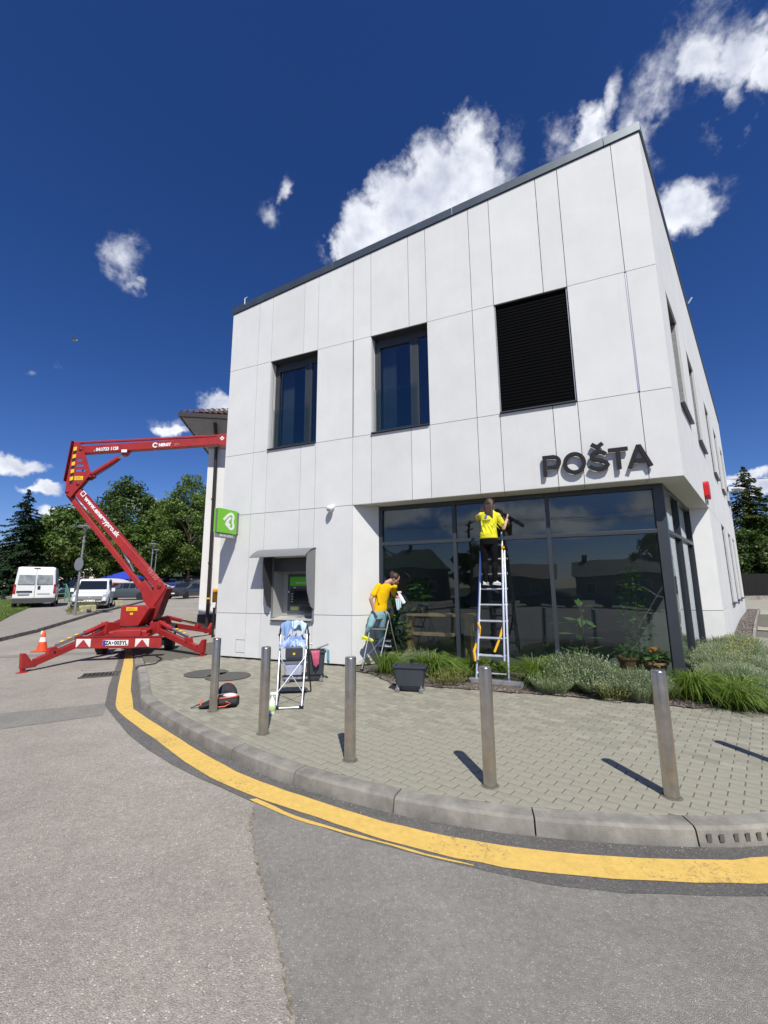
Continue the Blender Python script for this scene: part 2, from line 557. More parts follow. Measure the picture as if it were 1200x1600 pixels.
def glass_mat(name, tint, ior=1.9, base=0.0, gl=(1, 1, 1)):
    m = bpy.data.materials.new(name)
    m.use_nodes = True
    nt = m.node_tree
    nt.nodes.clear()
    out = nt.nodes.new('ShaderNodeOutputMaterial')
    t = nt.nodes.new('ShaderNodeBsdfTransparent'); t.inputs[0].default_value = (*tint, 1)
    g = nt.nodes.new('ShaderNodeBsdfGlossy'); g.inputs['Roughness'].default_value = 0.0; g.inputs[0].default_value = (*gl, 1)
    tcn = nt.nodes.new('ShaderNodeTexCoord'); wv = nt.nodes.new('ShaderNodeTexNoise'); wv.inputs['Scale'].default_value = .9; wv.inputs['Detail'].default_value = 1
    nt.links.new(tcn.outputs['Object'], wv.inputs['Vector'])
    bw = nt.nodes.new('ShaderNodeBump'); bw.inputs['Strength'].default_value = .5; bw.inputs['Distance'].default_value = .012
    nt.links.new(wv.outputs['Fac'], bw.inputs['Height']); nt.links.new(bw.outputs[0], g.inputs['Normal'])
    r0 = ((ior - 1) / (ior + 1)) ** 2 + base                  # Schlick on |N.I|, the same from either side of the thin pane
    f = nt.nodes.new('ShaderNodeLayerWeight'); f.inputs['Blend'].default_value = .5
    p5 = nt.nodes.new('ShaderNodeMath'); p5.operation = 'POWER'; p5.inputs[1].default_value = 5
    nt.links.new(f.outputs['Facing'], p5.inputs[0])
    a = nt.nodes.new('ShaderNodeMath'); a.operation = 'MULTIPLY_ADD'; a.use_clamp = True; a.inputs[1].default_value = 1 - r0; a.inputs[2].default_value = r0
    nt.links.new(p5.outputs[0], a.inputs[0])
    mx = nt.nodes.new('ShaderNodeMixShader')
    nt.links.new(a.outputs[0], mx.inputs[0]); nt.links.new(t.outputs[0], mx.inputs[1]); nt.links.new(g.outputs[0], mx.inputs[2])
    nt.links.new(mx.outputs[0], out.inputs['Surface'])
    return m

def asphalt_mat(name, dark, light, cell=85.0, patch=.12, chip=.04, crack=False):
    """stone chips in bitumen: voronoi aggregate, broad wear, fine relief"""
    m = bpy.data.materials.new(name)
    m.use_nodes = True
    nt = m.node_tree
    b = nt.nodes['Principled BSDF']
    b.inputs['Roughness'].default_value = .85; b.inputs['Specular IOR Level'].default_value = .3
    tcn = nt.nodes.new('ShaderNodeTexCoord')
    def noise(sc, det=4, rough=.6):
        n = nt.nodes.new('ShaderNodeTexNoise'); n.inputs['Scale'].default_value = sc; n.inputs['Detail'].default_value = det; n.inputs['Roughness'].default_value = rough
        nt.links.new(tcn.outputs['Object'], n.inputs['Vector']); return n.outputs['Fac']
    vo = nt.nodes.new('ShaderNodeTexVoronoi'); vo.inputs['Scale'].default_value = cell
    nt.links.new(tcn.outputs['Object'], vo.inputs['Vector'])
    sep = nt.nodes.new('ShaderNodeSeparateColor'); nt.links.new(vo.outputs['Color'], sep.inputs[0])
    rp = nt.nodes.new('ShaderNodeValToRGB')
    e = rp.color_ramp.elements
    e[0].position = 0.0; e[0].color = (*dark, 1)
    e[1].position = 1.0; e[1].color = (*light, 1)
    x = rp.color_ramp.elements.new(1 - chip); x.color = tuple(l * .8 for l in light) + (1,)
    e[-1].color = tuple(min(1, l * 1.45) for l in light) + (1,)
    nt.links.new(sep.outputs[0], rp.inputs[0])
    def fac(v, lo, hi, a, bb):
        mr_ = nt.nodes.new('ShaderNodeMapRange')
        mr_.inputs['From Min'].default_value = lo; mr_.inputs['From Max'].default_value = hi
        mr_.inputs['To Min'].default_value = a; mr_.inputs['To Max'].default_value = bb
        nt.links.new(v, mr_.inputs['Value']); return mr_.outputs[0]
    def mul(a, c):
        mm = nt.nodes.new('ShaderNodeMath'); mm.operation = 'MULTIPLY'; nt.links.new(a, mm.inputs[0]); nt.links.new(c, mm.inputs[1]); return mm.outputs[0]
    w = mul(fac(noise(.55, 5), .3, .7, 1 - patch, 1 + patch), fac(noise(3.3, 6, .7), .3, .7, 1 - patch * .7, 1 + patch * .7))
    w = mul(w, fac(noise(28, 3), .3, .7, .88, 1.12))
    sc = nt.nodes.new('ShaderNodeVectorMath'); sc.operation = 'SCALE'
    nt.links.new(rp.outputs[0], sc.inputs[0]); nt.links.new(w, sc.inputs['Scale'])
    nt.links.new(sc.outputs[0], b.inputs['Base Color'])
    bp = nt.nodes.new('ShaderNodeBump'); bp.inputs['Strength'].default_value = .75; bp.inputs['Distance'].default_value = .006
    nt.links.new(vo.outputs['Distance'], bp.inputs['Height'])
    bp.invert = True
    nt.links.new(bp.outputs[0], b.inputs['Normal'])
    return m

M = {}
M['panel'] = mat('fibre_cement_white', (.65, .655, .65), .75, var=.045, vscale=1.3, objrand=.03, detail=9, bump=.06, bscale=35)
M['backing'] = mat('dark_backing', (.03, .03, .032), .9)
M['soffit'] = mat('soffit_panel', (.62, .62, .59), .8, var=.03, vscale=2)
M['anthracite'] = mat('anthracite_powder_coat', (.035, .042, .052), .42, var=.06, vscale=4)
M['coping'] = mat('grey_sheet_metal', (.11, .13, .15), .38, .6, var=.12, vscale=2.5)
M['glass'] = glass_mat('shopfront_glass', (.76, .82, .81), 1.55, .006, (.9, .95, 1))
M['upglass'] = glass_mat('window_glass', (.50, .57, .64), 1.7, .03)
M['clear'] = glass_mat('balustrade_glass', (.86, .91, .9), 1.35)
M['blind'] = mat('black_blind_slat', (.0028, .003, .0036), .8, spec=.03)
M['steel'] = mat('brushed_stainless', (.56, .525, .48), .28, 1.0, var=.14, vscale=7, bump=.02, bscale=160)
M['alu'] = mat('aluminium', (.70, .73, .78), .36, .85, var=.06, vscale=8)
M['greyplastic'] = mat('slate_grey_plastic', (.042, .049, .062), .5, var=.1, vscale=5)
M['blackplastic'] = mat('black_plastic', (.015, .015, .017), .5)
M['rubber'] = mat('tyre_rubber', (.018, .018, .018), .8, var=.2, vscale=14)
M['white'] = mat('white_paint', (.70, .70, .69), .4)
M['red'] = mat('red_machine_paint', (.34, .020, .020), .48, var=.16, vscale=3.2, coat=.08, detail=9)
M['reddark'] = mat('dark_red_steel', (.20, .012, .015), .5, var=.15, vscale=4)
M['chrome'] = mat('cylinder_rod', (.55, .55, .56), .2, 1.0)
M['yellow'] = mat('sticker_yellow', (.80, .50, .03), .5)
M['black'] = mat('black_print', (.012, .012, .012), .6)
M['whiteprint'] = mat('white_print', (.8, .8, .8), .5)
M['cone'] = mat('cone_orange', (.75, .085, .018), .5, var=.1, vscale=9)
M['road'] = asphalt_mat('worn_asphalt', (.25, .228, .20), (.462, .425, .37), 150, chip=.03)
M['road2'] = asphalt_mat('fine_asphalt', (.21, .199, .181), (.338, .32, .291), 200, chip=.05)
M['road3'] = asphalt_mat('dark_asphalt', (.10, .096, .092), (.19, .18, .17), 150, patch=.18, chip=.06)
M['tar'] = mat('crack_dirt', (.24, .21, .16), .95, var=.5, vscale=30, bump=.8, bscale=120)
M['kerb'] = mat('kerb_concrete', (.225, .213, .188), .88, var=.34, vscale=3.5, bump=.3, bscale=90, objrand=.10, detail=9)
M['paver'] = mat('concrete_paver', (.268, .257, .206), .85, var=.13, vscale=9, bump=.25, bscale=180, island=.14, objrand=.0, detail=8)
M['sand'] = mat('joint_sand', (.125, .118, .096), .95, var=.2, vscale=20)
M['verge'] = mat('grey_brown_paving', (.27, .245, .215), .9, var=.12, vscale=3, bump=.2, bscale=30)
M['soil'] = mat('bed_soil', (.10, .08, .06), .95, var=.4, vscale=12, bump=.6, bscale=50)
M['chip'] = mat('slate_chip', (.185, .155, .145), .8, var=.3, vscale=30, island=.45)
M['iron'] = mat('cast_iron', (.085, .08, .075), .7, .1, var=.2, vscale=18, bump=.3, bscale=60)
M['manhole'] = mat('round_cover_plate', (.088, .083, .078), .75, .0, var=.14, vscale=10, bump=.2, bscale=80)
M['tent'] = mat('blue_tent', (.02, .05, .42), .7)
M['wood'] = mat('oak_wood', (.42, .26, .12), .5, var=.25, vscale=4, detail=9)
M['plaster'] = mat('white_render', (.70, .70, .69), .9, var=.03, vscale=1.2, bump=.1, bscale=60)
M['brown'] = mat('dark_brown_metal', (.028, .02, .018), .45)
M['tile'] = mat('clay_roof_tile', (.085, .048, .034), .85, var=.35, vscale=7, objrand=.2, island=.25)
M['orangetile'] = mat('orange_roof_tile', (.36, .12, .06), .85, var=.2, vscale=3)
M['cream'] = mat('cream_render', (.66, .60, .44), .9, var=.04, vscale=.7)
M['greymetal'] = mat('galvanised_post', (.30, .31, .32), .45, .5, var=.08, vscale=6)
M['bark'] = mat('bark', (.10, .075, .05), .9, var=.4, vscale=9, bump=.6, bscale=25)
M['darkwood'] = mat('dark_fence_board', (.009, .0075, .006), .8, var=.3, vscale=6, objrand=.2)

weather(M['panel'], (.50, .50, .485), 1.0, .52, .80, .16, (9, 9, .35), 6)
weather(M['panel'], (.53, .52, .50), 5.0, .60, .80, .25)
weather(M['red'], (.16, .03, .025), 2.6, .56, .70, .55)
weather(M['red'], (.42, .16, .13), 22, .64, .74, .5)
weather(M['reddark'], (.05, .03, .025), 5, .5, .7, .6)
weather(M['kerb'], (.12, .115, .10), 2.2, .52, .72, .6)
weather(M['kerb'], (.36, .35, .32), 7, .62, .72, .5)
weather(M['paver'], (.15, .145, .12), .8, .56, .75, .35)
weather(M['paver'], (.34, .335, .30), 1.7, .62, .74, .4)
weather(M['steel'], (.30, .27, .24), 12, .55, .75, .6, (1, 1, .3))
weather(M['road'], (.16, .15, .14), .7, .60, .78, .45)
weather(M['road2'], (.14, .135, .128), .9, .58, .78, .4)
# ---------------------------------------------------------------- the lie of the land
def zroad(x, y):
    return interp(y, (-60, 8.6, 12, 15, 21, 26, 38, 60, 100, 300), (-.12, -.12, -.03, .08, .27, .38, .58, .9, 1.3, 3.0))
def wt(p):                                     # distance along the right flank
    return (V((p[0], p[1], 0)) - C3).dot(DR)
def zwalk(x, y):
    t = wt((x, y))
    right = .44 * sst(-1.5, 11, t) if x > 2 else 0.0
    left = max(0, zroad(x, y) + .03) if x < -1 else 0.0
    return max(right * sst(2, 5, x), left)

def grid_sheet(name, mat, x0, x1, y0, y1, nx, ny, zf, kind='structure', parent=None):
    mb = MB()
    vs, fs = [], []
    for j in range(ny + 1):
        for i in range(nx + 1):
            x = x0 + (x1 - x0) * i / nx; y = y0 + (y1 - y0) * j / ny
            vs.append((x, y, zf(x, y)))
    for j in range(ny):
        for i in range(nx):
            a = j * (nx + 1) + i
            fs.append((a, a + 1, a + nx + 2, a + nx + 1))
    mb.add(vs, fs)
    o = mb.build(name, mat, parent, origin=V((0, 0, 0)), fix=False)
    return tag(o, kind=kind) if parent is None else o

def strip(name, mat, left, right, zf, lift=0.0, parent=None, sub=4, kind=None, jag=0.0):
    """sheet between two polylines with the same number of points"""
    mb = MB()
    rows = []
    for i in range(len(left) - 1):
        for k in range(sub if i < len(left) - 2 else sub + 1):
            t = k / sub
            rows.append((V((*left[i], 0)).lerp(V((*left[i + 1], 0)), t), V((*right[i], 0)).lerp(V((*right[i + 1], 0)), t)))
    vs, fs = [], []
    nw = 3
    for a, b in rows:
        a = a + V((rng.uniform(-jag, jag), rng.uniform(-jag, jag), 0)); b = b + V((rng.uniform(-jag, jag), rng.uniform(-jag, jag), 0))
        for k in range(nw + 1):
            p = a.lerp(b, k / nw)
            vs.append((p.x, p.y, zf(p.x, p.y) + lift))
    for i in range(len(rows) - 1):
        for k in range(nw):
            a = i * (nw + 1) + k
            fs.append((a, a + 1, a + nw + 2, a + nw + 1))
    mb.add(vs, fs)
    o = mb.build(name, mat, parent, origin=V((0, 0, 0)), fix=False)
    if kind: tag(o, kind=kind)
    return o

def poly_sheet(name, mat, pts, zf, lift, parent=None, kind=None):
    mb = MB()
    vs = [V((x, y, zf(x, y) + lift)) for x, y in pts]
    tri = tessellate_polygon([[V((p.x, p.y, 0)) for p in vs]])
    mb.add(vs, [tuple(t) for t in tri])
    o = mb.build(name, mat, parent, origin=V((0, 0, 0)), fix=True)
    if kind: tag(o, kind=kind)
    return o

def dense(pts, step=.12, rounds=1):
    """Chaikin-rounded polyline"""
    p = [V((*q, 0)) for q in pts]
    for _ in range(rounds):
        q = [p[0]]
        for i in range(len(p) - 1):
            q += [p[i].lerp(p[i + 1], .25), p[i].lerp(p[i + 1], .75)]
        q.append(p[-1]); p = q
    return [(v.x, v.y) for v in p]

M['grassground'] = mat('meadow_ground', (.055, .085, .018), .95, var=.45, vscale=.6, detail=9, bump=.5, bscale=18)
grid_sheet('ground', M['grassground'], -500, 500, -400, 700, 60, 60, lambda x, y: -.45 if y < 60 else -.45 + min(3, (y - 60) * .012))
road = grid_sheet('road', M['road'], -62, 42, -46, 100, 52, 146, zroad)

# kerb line of the corner, from the crane round to the right
KIN = [(-6.6, 11.9), (-5.69, 10.46), (-4.69, 8.80), (-3.80, 7.28), (-3.62, 6.97), (-3.42, 6.74), (-3.06, 6.35), (-2.46, 5.74), (-1.52, 4.90), (-.76, 4.31), (.12, 3.84), (.49, 3.70), (1.09, 3.52), (2.13, 3.38), (2.8, 3.43), (4.4, 3.75), (7, 4.6), (11, 6.6)]
YL = [(-7.6, 12.9), (-6.54, 11.15), (-4.26, 7.09), (-3.81, 6.47), (-2.75, 5.42), (-1.82, 4.49), (-1.17, 4.0), (-.51, 3.63), (-.02, 3.34), (.6, 3.07), (1.16, 2.94), (2.07, 2.86), (2.6, 2.9), (4.4, 3.2), (7, 4.1)]
YR = [(-7.35, 12.8), (-6.3, 11.1), (-3.84, 6.79), (-3.35, 6.30), (-2.42, 5.38), (-1.6, 4.6), (-1.02, 4.17), (-.42, 3.81), (.12, 3.50), (.72, 3.28), (1.25, 3.16), (2.12, 3.08), (2.62, 3.14), (4.4, 3.45), (7, 4.35)]
DK = [(-7.75, 13.0), (-6.7, 11.2), (-4.42, 7.05), (-3.87, 6.41), (-2.92, 5.32), (-1.95, 4.5), (-1.10, 3.89), (-.55, 3.55), (-.02, 3.28), (.68, 2.98), (1.17, 2.82), (2.0, 2.77), (2.6, 2.78), (4.4, 3.05), (7, 3.95)]
IN2 = [(-7.0, 12.6), (-5.9, 10.8), (-3.5, 7.4), (-2.9, 6.5), (-2.2, 5.7), (-1.4, 4.95), (-.8, 4.45), (-.2, 4.1), (.3, 3.85), (.9, 3.62), (1.4, 3.52), (2.2, 3.45), (2.8, 3.5), (4.4, 3.85), (7, 4.8)]
strip('asphalt_strip', M['road3'], dense(DK), dense(IN2), zroad, .005, road, 2, jag=.006)
# finer asphalt right of the seam
CRK = [(-1.10, 3.90), (-1.02, 3.55), (-.87, 3.17), (-.74, 2.9), (-.63, 2.67), (-.51, 2.38), (-.44, 2.2), (-.38, 2.05), (-.2, 1.5), (.3, .1), (1.2, -3), (3, -9), (6, -18)]
RGT = [(-.5, 3.58), (.3, 3.2), (1.2, 3.0), (2.4, 2.95), (4, 3.2), (6, 3.6), (8, 4.4), (10, 4.6), (14, 3), (20, 1), (26, -4), (30, -10), (34, -18)]
crk = [V((*c, 0)) for c in CRK]
jc = []
for i in range(len(crk) - 1):
    n_ = max(2, int((crk[i + 1] - crk[i]).length / .025)) if i < 9 else 8
    for k in range(n_):
        jc.append(crk[i].lerp(crk[i + 1], k / n_) + V((rng.gauss(0, .005), 0, 0)))
rg = [V((*c, 0)) for c in RGT]
def along(pl, t):
    L_ = [0]
    for i in range(len(pl) - 1): L_.append(L_[-1] + (pl[i + 1] - pl[i]).length)
    x = t * L_[-1]
    for i in range(len(pl) - 1):
        if x <= L_[i + 1] + 1e-9:
            return pl[i].lerp(pl[i + 1], (x - L_[i]) / max(1e-9, L_[i + 1] - L_[i]))
    return pl[-1]
Lc = [0]
for i in range(len(jc) - 1): Lc.append(Lc[-1] + (jc[i + 1] - jc[i]).length)
strip('asphalt_overlay', M['road2'], [(p.x, p.y) for p in jc], [tuple(along(rg, l / Lc[-1])[:2]) for l in Lc], zroad, .003, road, 1)
ck_l = [(p.x - abs(rng.gauss(.005, .005)) - .002, p.y) for p in jc[:-8]]
ck_r = [(p.x + abs(rng.gauss(.004, .004)) + .001, p.y) for p in jc[:-8]]
strip('crack', M['tar'], ck_l, ck_r, zroad, .007, road, 1)
# long repair strip crossing the road at the crane, and a faint second one further up
strip('repair_strip', M['road2'], [(-14, 3.2), (-9.5, 5.02), (-5.54, 6.51), (-4.3, 7.04)], [(-14, 2.5), (-9.0, 4.3), (-4.92, 5.81), (-3.98, 6.4)], zroad, .004, road, 6, jag=.012)
strip('repair_strip', M['road2'], [(-16, 9.9), (-11.5, 11.0), (-7.6, 11.9)], [(-16, 9.6), (-11.4, 10.6), (-7.5, 11.55)], zroad, .004, road, 6, jag=.01)
# yellow line with worn patches
def yellow_paint():
    m = mat('yellow_road_paint', (.64, .43, .11), .75, var=.10, vscale=16, bump=.35, bscale=110, detail=8)
    nt = m.node_tree; b = nt.nodes['Principled BSDF']
    tcn = nt.nodes.new('ShaderNodeTexCoord')
    a = nt.nodes.new('ShaderNodeTexNoise'); a.inputs['Scale'].default_value = 42; a.inputs['Detail'].default_value = 6; a.inputs['Roughness'].default_value = .72
    c = nt.nodes.new('ShaderNodeTexNoise'); c.inputs['Scale'].default_value = 1.6; c.inputs['Detail'].default_value = 5
    nt.links.new(tcn.outputs['Object'], a.inputs['Vector']); nt.links.new(tcn.outputs['Object'], c.inputs['Vector'])
    ad = nt.nodes.new('ShaderNodeMath'); ad.operation = 'MULTIPLY_ADD'; ad.inputs[1].default_value = .55
    nt.links.new(c.outputs[0], ad.inputs[0]); nt.links.new(a.outputs[0], ad.inputs[2])
    mr_ = nt.nodes.new('ShaderNodeMapRange'); mr_.inputs['From Min'].default_value = .87; mr_.inputs['From Max'].default_value = .99
    mr_.inputs['To Max'].default_value = .85
    nt.links.new(ad.outputs[0], mr_.inputs['Value'])
    mx = nt.nodes.new('ShaderNodeMix'); mx.data_type = 'RGBA'
    old = b.inputs['Base Color'].links[0].from_socket
    nt.links.new(mr_.outputs[0], mx.inputs['Factor']); nt.links.new(old, mx.inputs['A']); mx.inputs['B'].default_value = (.21, .165, .10, 1)
    nt.links.new(mx.outputs['Result'], b.inputs['Base Color'])
    return m
M['yline'] = yellow_paint()
strip('yellow_line', M['yline'], dense(YL), dense(YR), zroad, .009, road, 2, jag=.005)
# thin older line showing below it
strip('old_yellow_line', M['yline'], [(-1.15, 3.93), (-.72, 3.63), (-.2, 3.38), (.25, 3.17), (.55, 3.05)], [(-1.09, 3.955), (-.70, 3.665), (-.19, 3.40), (.26, 3.185), (.56, 3.06)], zroad, .008, road, 4, jag=.006)

# ------------- road drain and round covers
gr = thing('drain_grate', 'dark oblong drain grate in the road beside the yellow line', 'drain grate', (-5.82, 9.12, zroad(0, 9.1)), R(22))
mb = MB()
for x in np.linspace(-.30, .30, 9): mb.box((x, 0, .012), (.03, .40, .02))
mb.box((0, .21, .012), (.68, .03, .022)); mb.box((0, -.21, .012), (.68, .03, .022))
mb.build('bars', M['iron'], gr, local=True)
MB().box((0, 0, .003), (.66, .42, .006)).build('sump', M['black'], gr, local=True)
for (x, y), lab in (((-3.45, 8.62), 'dark round cover in the pavement nearer the red crane'), ((-2.93, 8.33), 'dark round cover in the pavement nearer the white wall')):
    o = MB().lathe([(.0, 0), (.40, 0), (.405, .010), (.385, .014), (.0, .014)], (x, y, .004), 40).build('manhole_cover', M['manhole'], sm=30)
    tag(o, lab, 'manhole cover', 'round covers in the pavement')

# ------------- kerb stones
kin = dense(KIN, rounds=1)
def cum(pl):
    L_ = [0]
    for i in range(len(pl) - 1): L_.append(L_[-1] + (V((*pl[i + 1], 0)) - V((*pl[i], 0))).length)
    return L_
kc = cum(kin)
def kpt(s):
    for i in range(len(kin) - 1):
        if s <= kc[i + 1]:
            t = (s - kc[i]) / (kc[i + 1] - kc[i])
            a, b = V((*kin[i], 0)), V((*kin[i + 1], 0))
            return a.lerp(b, t), (b - a).normalized()
    a, b = V((*kin[-2], 0)), V((*kin[-1], 0))
    return b, (b - a).normalized()
kerb = bpy.data.objects.new('kerb', None); COL.objects.link(kerb); reg(kerb, None, (0, 0, 0)); kerb['kind'] = 'structure'
s0 = 0.0
stone = 0
KW = .155
# joint positions measured where they show: solve arc lengths of the nearest points
def arc_of(px, py):
    q = onz(px, py, 0.0); best = (1e9, 0)
    for i in range(0, int(kc[-1] * 100)):
        p, d = kpt(i / 100)
        e = (p - V((q.x, q.y, 0))).length
        if e < best[0]: best = (e, i / 100)
    return best[1]
joints = [arc_of(*p) for p in ((262, 1104), (300, 1123), (379, 1163), (475, 1197), (627, 1233), (831, 1263), (1067, 1276))]
a_ = joints[0]
pre = []
while a_ > .3: a_ -= 1.0; pre.append(max(0, a_))
joints = pre[::-1] + joints
while joints[-1] < kc[-1] - 1.0: joints.append(joints[-1] + 1.0)
for a, b in zip(joints[:-1], joints[1:]):
    g = .006
    n_ = 5
    rings = []
    for k in range(n_ + 1):
        s = a + g + (b - a - 2 * g) * k / n_
        p, d = kpt(s)
        nrm = V((d.y, -d.x, 0))                       # towards the road
        zr = zroad(p.x, p.y)
        zw = max(zwalk(p.x, p.y), 0.0)
        rise = zw if p.y < 10 else max(zw, zr + .03)
        if p.y > 9.2: rise = zr + .12 - .09 * sst(9.2, 10.2, p.y)
        e = rise + rng.uniform(-.002, .002)
        rings.append([p + UP * (zr - .1), p + UP * e, p + nrm * (KW * .80) + UP * (e - .004), p + nrm * (KW * .93) + UP * (e - .022), p + nrm * (KW + .012) + UP * (zr + .004), p + nrm * (KW + .012) + UP * (zr - .1)])
    mbk = MB(); mbk.loft(rings)
    o = mbk.build('kerb_stone', M['kerb'], kerb, sm=32)
    stone += 1
# weep holes cast in the face of the right-hand kerb stone
pk, dk = kpt(joints[[i for i, j in enumerate(joints) if abs(j - arc_of(1067, 1276)) < .01][0]])
i0 = arc_of(1067, 1276)
hol = MB()
for k in range(-2, 9):
    p, d = kpt(i0 + .075 + k * .083)
    if k in (-1, ): continue
    nrm = V((d.y, -d.x, 0))
    if k < -1: continue
    q = p + nrm * (KW + .004)
    hol.obox(q - d * .015 + UP * (-.085), d * .030, nrm * .004, UP * .05)
M['kerbdark'] = mat('kerb_recess', (.11, .105, .092), .9, var=.25, vscale=20)
hol.build('kerb_slots', M['kerbdark'], kerb)

# ------------- pavement and its paving stones
walk_l = [(p[0], p[1]) for p in kin]
def inwalk(x, y, m=0.0):
    """inside the kerb line"""
    best, sgn = 1e9, 1
    for i in range(len(kin) - 1):
        a, b = kin[i], kin[i + 1]
        dx, dy = b[0] - a[0], b[1] - a[1]
        L2 = dx * dx + dy * dy
        t = max(0, min(1, ((x - a[0]) * dx + (y - a[1]) * dy) / L2))
        qx, qy = a[0] + dx * t, a[1] + dy * t
        e = (x - qx) ** 2 + (y - qy) ** 2
        if e < best:
            best = e; sgn = dx * (y - a[1]) - dy * (x - a[0])
    return (math.sqrt(best) if sgn > 0 else -math.sqrt(best)) - m
back = [(-2, 16), (-1.2, 14.6), (-.2, 13), (2.0, 12), (2.5, 12), (3, 12), (4, 12), (5, 12), (6, 12), (7, 12.4), (9, 14), (11, 16), (13, 18), (16, 20), (20, 22), (26, 26)]
wk = dense(KIN, rounds=1)
bk = [tuple(along([V((*q, 0)) for q in back], i / (len(wk) - 1))[:2]) for i in range(len(wk))]
mbw = MB()
vs, fs = [], []
for i in range(len(wk)):
    for k in range(13):
        p = V((*wk[i], 0)).lerp(V((*bk[i], 0)), (k / 12) ** 1.3)
        vs.append((p.x, p.y, zwalk(p.x, p.y) - .0035 - .014 * sst(.0005, .01, zwalk(p.x, p.y))))
for i in range(len(wk) - 1):
    for k in range(12):
        a = i * 13 + k
        fs.append((a, a + 1, a + 14, a + 13))
mbw.add(vs, fs)
walk = mbw.build('pavement', M['sand'], None, origin=V((0, 0, 0)), fix=False)
walk['kind'] = 'structure'

PLANT = [F(6.02, 0, .0), F(6.02, 0, .42), F(5.5, 0, .50), F(4.75, 0, 1.18), F(3.4, 0, 1.10), F(2.0, 0, 1.00), F(1.0, 0, 1.02), V((4.15, 6.03, 0)), G(-.63, 0, .37), G(2.5, 0, .42), G(7, 0, .42), G(18, 0, .42), G(18, 0, 0), G(3, 0, -.4), F(.3, 0, -.5), F(5.7, 0, -.45)]
PP = [(p.x, p.y) for p in PLANT]
def inpoly(x, y, P):
    c = False
    j = len(P) - 1
    for i in range(len(P)):
        if (P[i][1] > y) != (P[j][1] > y) and x < (P[j][0] - P[i][0]) * (y - P[i][1]) / (P[j][1] - P[i][1]) + P[i][0]:
            c = not c
        j = i
    return c
PU, PV, PT = .2, .1, .05
def paver_mesh(poly, z):
    """bevelled stone over a convex outline, in world xy"""
    cx = sum(p[0] for p in poly) / len(poly); cy = sum(p[1] for p in poly) / len(poly)
    n_ = len(poly)
    def inset(d):
        out = []
        for p in poly:
            v = V((cx - p[0], cy - p[1], 0)); l = max(v.length, 1e-6)
            out.append((p[0] + v.x / l * d, p[1] + v.y / l * d))
        return out
    a, b = inset(.0056), inset(.0088)
    vs = [(x, y, z - .02) for x, y in a] + [(x, y, z - .0025) for x, y in a] + [(x, y, z) for x, y in b]
    fs = [(i, (i + 1) % n_, (i + 1) % n_ + n_, i + n_) for i in range(n_)] + [(i + n_, (i + 1) % n_ + n_, (i + 1) % n_ + 2 * n_, i + 2 * n_) for i in range(n_)]
    fs.append(tuple(range(2 * n_, 3 * n_)))
    return vs, fs
def clip_kerb(poly):
    """cut a stone along the kerb line"""
    for i in range(len(kin) - 1):
        a, b = kin[i], kin[i + 1]
        mx_, my_ = (a[0] + b[0]) / 2, (a[1] + b[1]) / 2
        if all((p[0] - mx_) ** 2 + (p[1] - my_) ** 2 > .25 for p in poly): continue
        dx, dy = b[0] - a[0], b[1] - a[1]
        f = lambda p: dx * (p[1] - a[1]) - dy * (p[0] - a[0]) - .004 * math.hypot(dx, dy)
        out = []
        for k in range(len(poly)):
            p, q = poly[k], poly[(k + 1) % len(poly)]
            fp, fq = f(p), f(q)
            if fp >= 0: out.append(p)
            if fp * fq < 0:
                t = fp / (fp - fq); out.append((p[0] + (q[0] - p[0]) * t, p[1] + (q[1] - p[1]) * t))
        poly = out
        if len(poly) < 3: return None
    ar = 0
    for k in range(len(poly)):
        p, q = poly[k], poly[(k + 1) % len(poly)]
        ar += p[0] * q[1] - p[1] * q[0]
    return poly if abs(ar) / 2 > .0012 else None
org = V((1.372, 3.711, 0))
stones = []
for j in range(-75, 160):
    for i in range(-45, 40):
        u = i * PU + (j % 2) * PU / 2
        v = j * PV
        c = org + NR * u + DR * v
        if not (-6.8 < c.x < 9.5 and 3.0 < c.y < 12.6): continue
        if inpoly(c.x, c.y, PP): continue
        so = (c - C3).dot(NF)
        ss = (c - C3).dot(DF)
        if so < .05 and -.6 < ss < 9.9: continue
        if ss < 0 and wt(c) > -.2 and (c - C3).dot(NR) < .47: continue
        if c.y > 11.2 and c.x > -4.0 and ss > 0: continue
        k_ = inwalk(c.x, c.y)
        if k_ < -.12: continue
        pts = [c + NR * (a * PU / 2) + DR * (b * PV / 2) for a, b in ((-1, -1), (1, -1), (1, 1), (-1, 1))]
        poly = [(p.x, p.y) for p in pts]
        if k_ < .16:
            poly = clip_kerb(poly)
            if not poly: continue
        stones.append(((c - CAM).length, c, poly))
stones.sort(key=lambda s: s[0])
VISX = lambda c: abs(c.x) / max(c.y, .1) < .95
near = [s for s in stones if VISX(s[1])][:300]
ns = set(id(s) for s in near)
whole = {}
for d, c, poly in near:
    z = zwalk(c.x, c.y) + rng.uniform(-.0012, .0012)
    vs, fs = paver_mesh(poly, 0)
    mbp = MB(); mbp.add([(x - c.x, y - c.y, zz) for x, y, zz in vs], fs)
    full = len(poly) == 4 and abs((V((*poly[0], 0)) - V((*poly[1], 0))).length - PU) < 1e-4 and abs((V((*poly[1], 0)) - V((*poly[2], 0))).length - PV) < 1e-4
    if full and 'me' in whole:
        o = share('paver', whole['me'], walk, (c.x, c.y, z))
    else:
        o = mbp.build('paver', M['paver'], walk, local=True, fix=False)
        o.location = (c.x, c.y, z)
        if full: whole['me'] = o.data
mbr = MB()
for s in stones:
    if id(s) in ns: continue
    d, c, poly = s
    vs, fs = paver_mesh(poly, zwalk(c.x, c.y) + rng.uniform(-.0012, .0012))
    n0 = len(mbr.v)
    mbr.v.extend(V(p) for p in vs); mbr.f.extend(tuple(i + n0 for i in f) for f in fs)
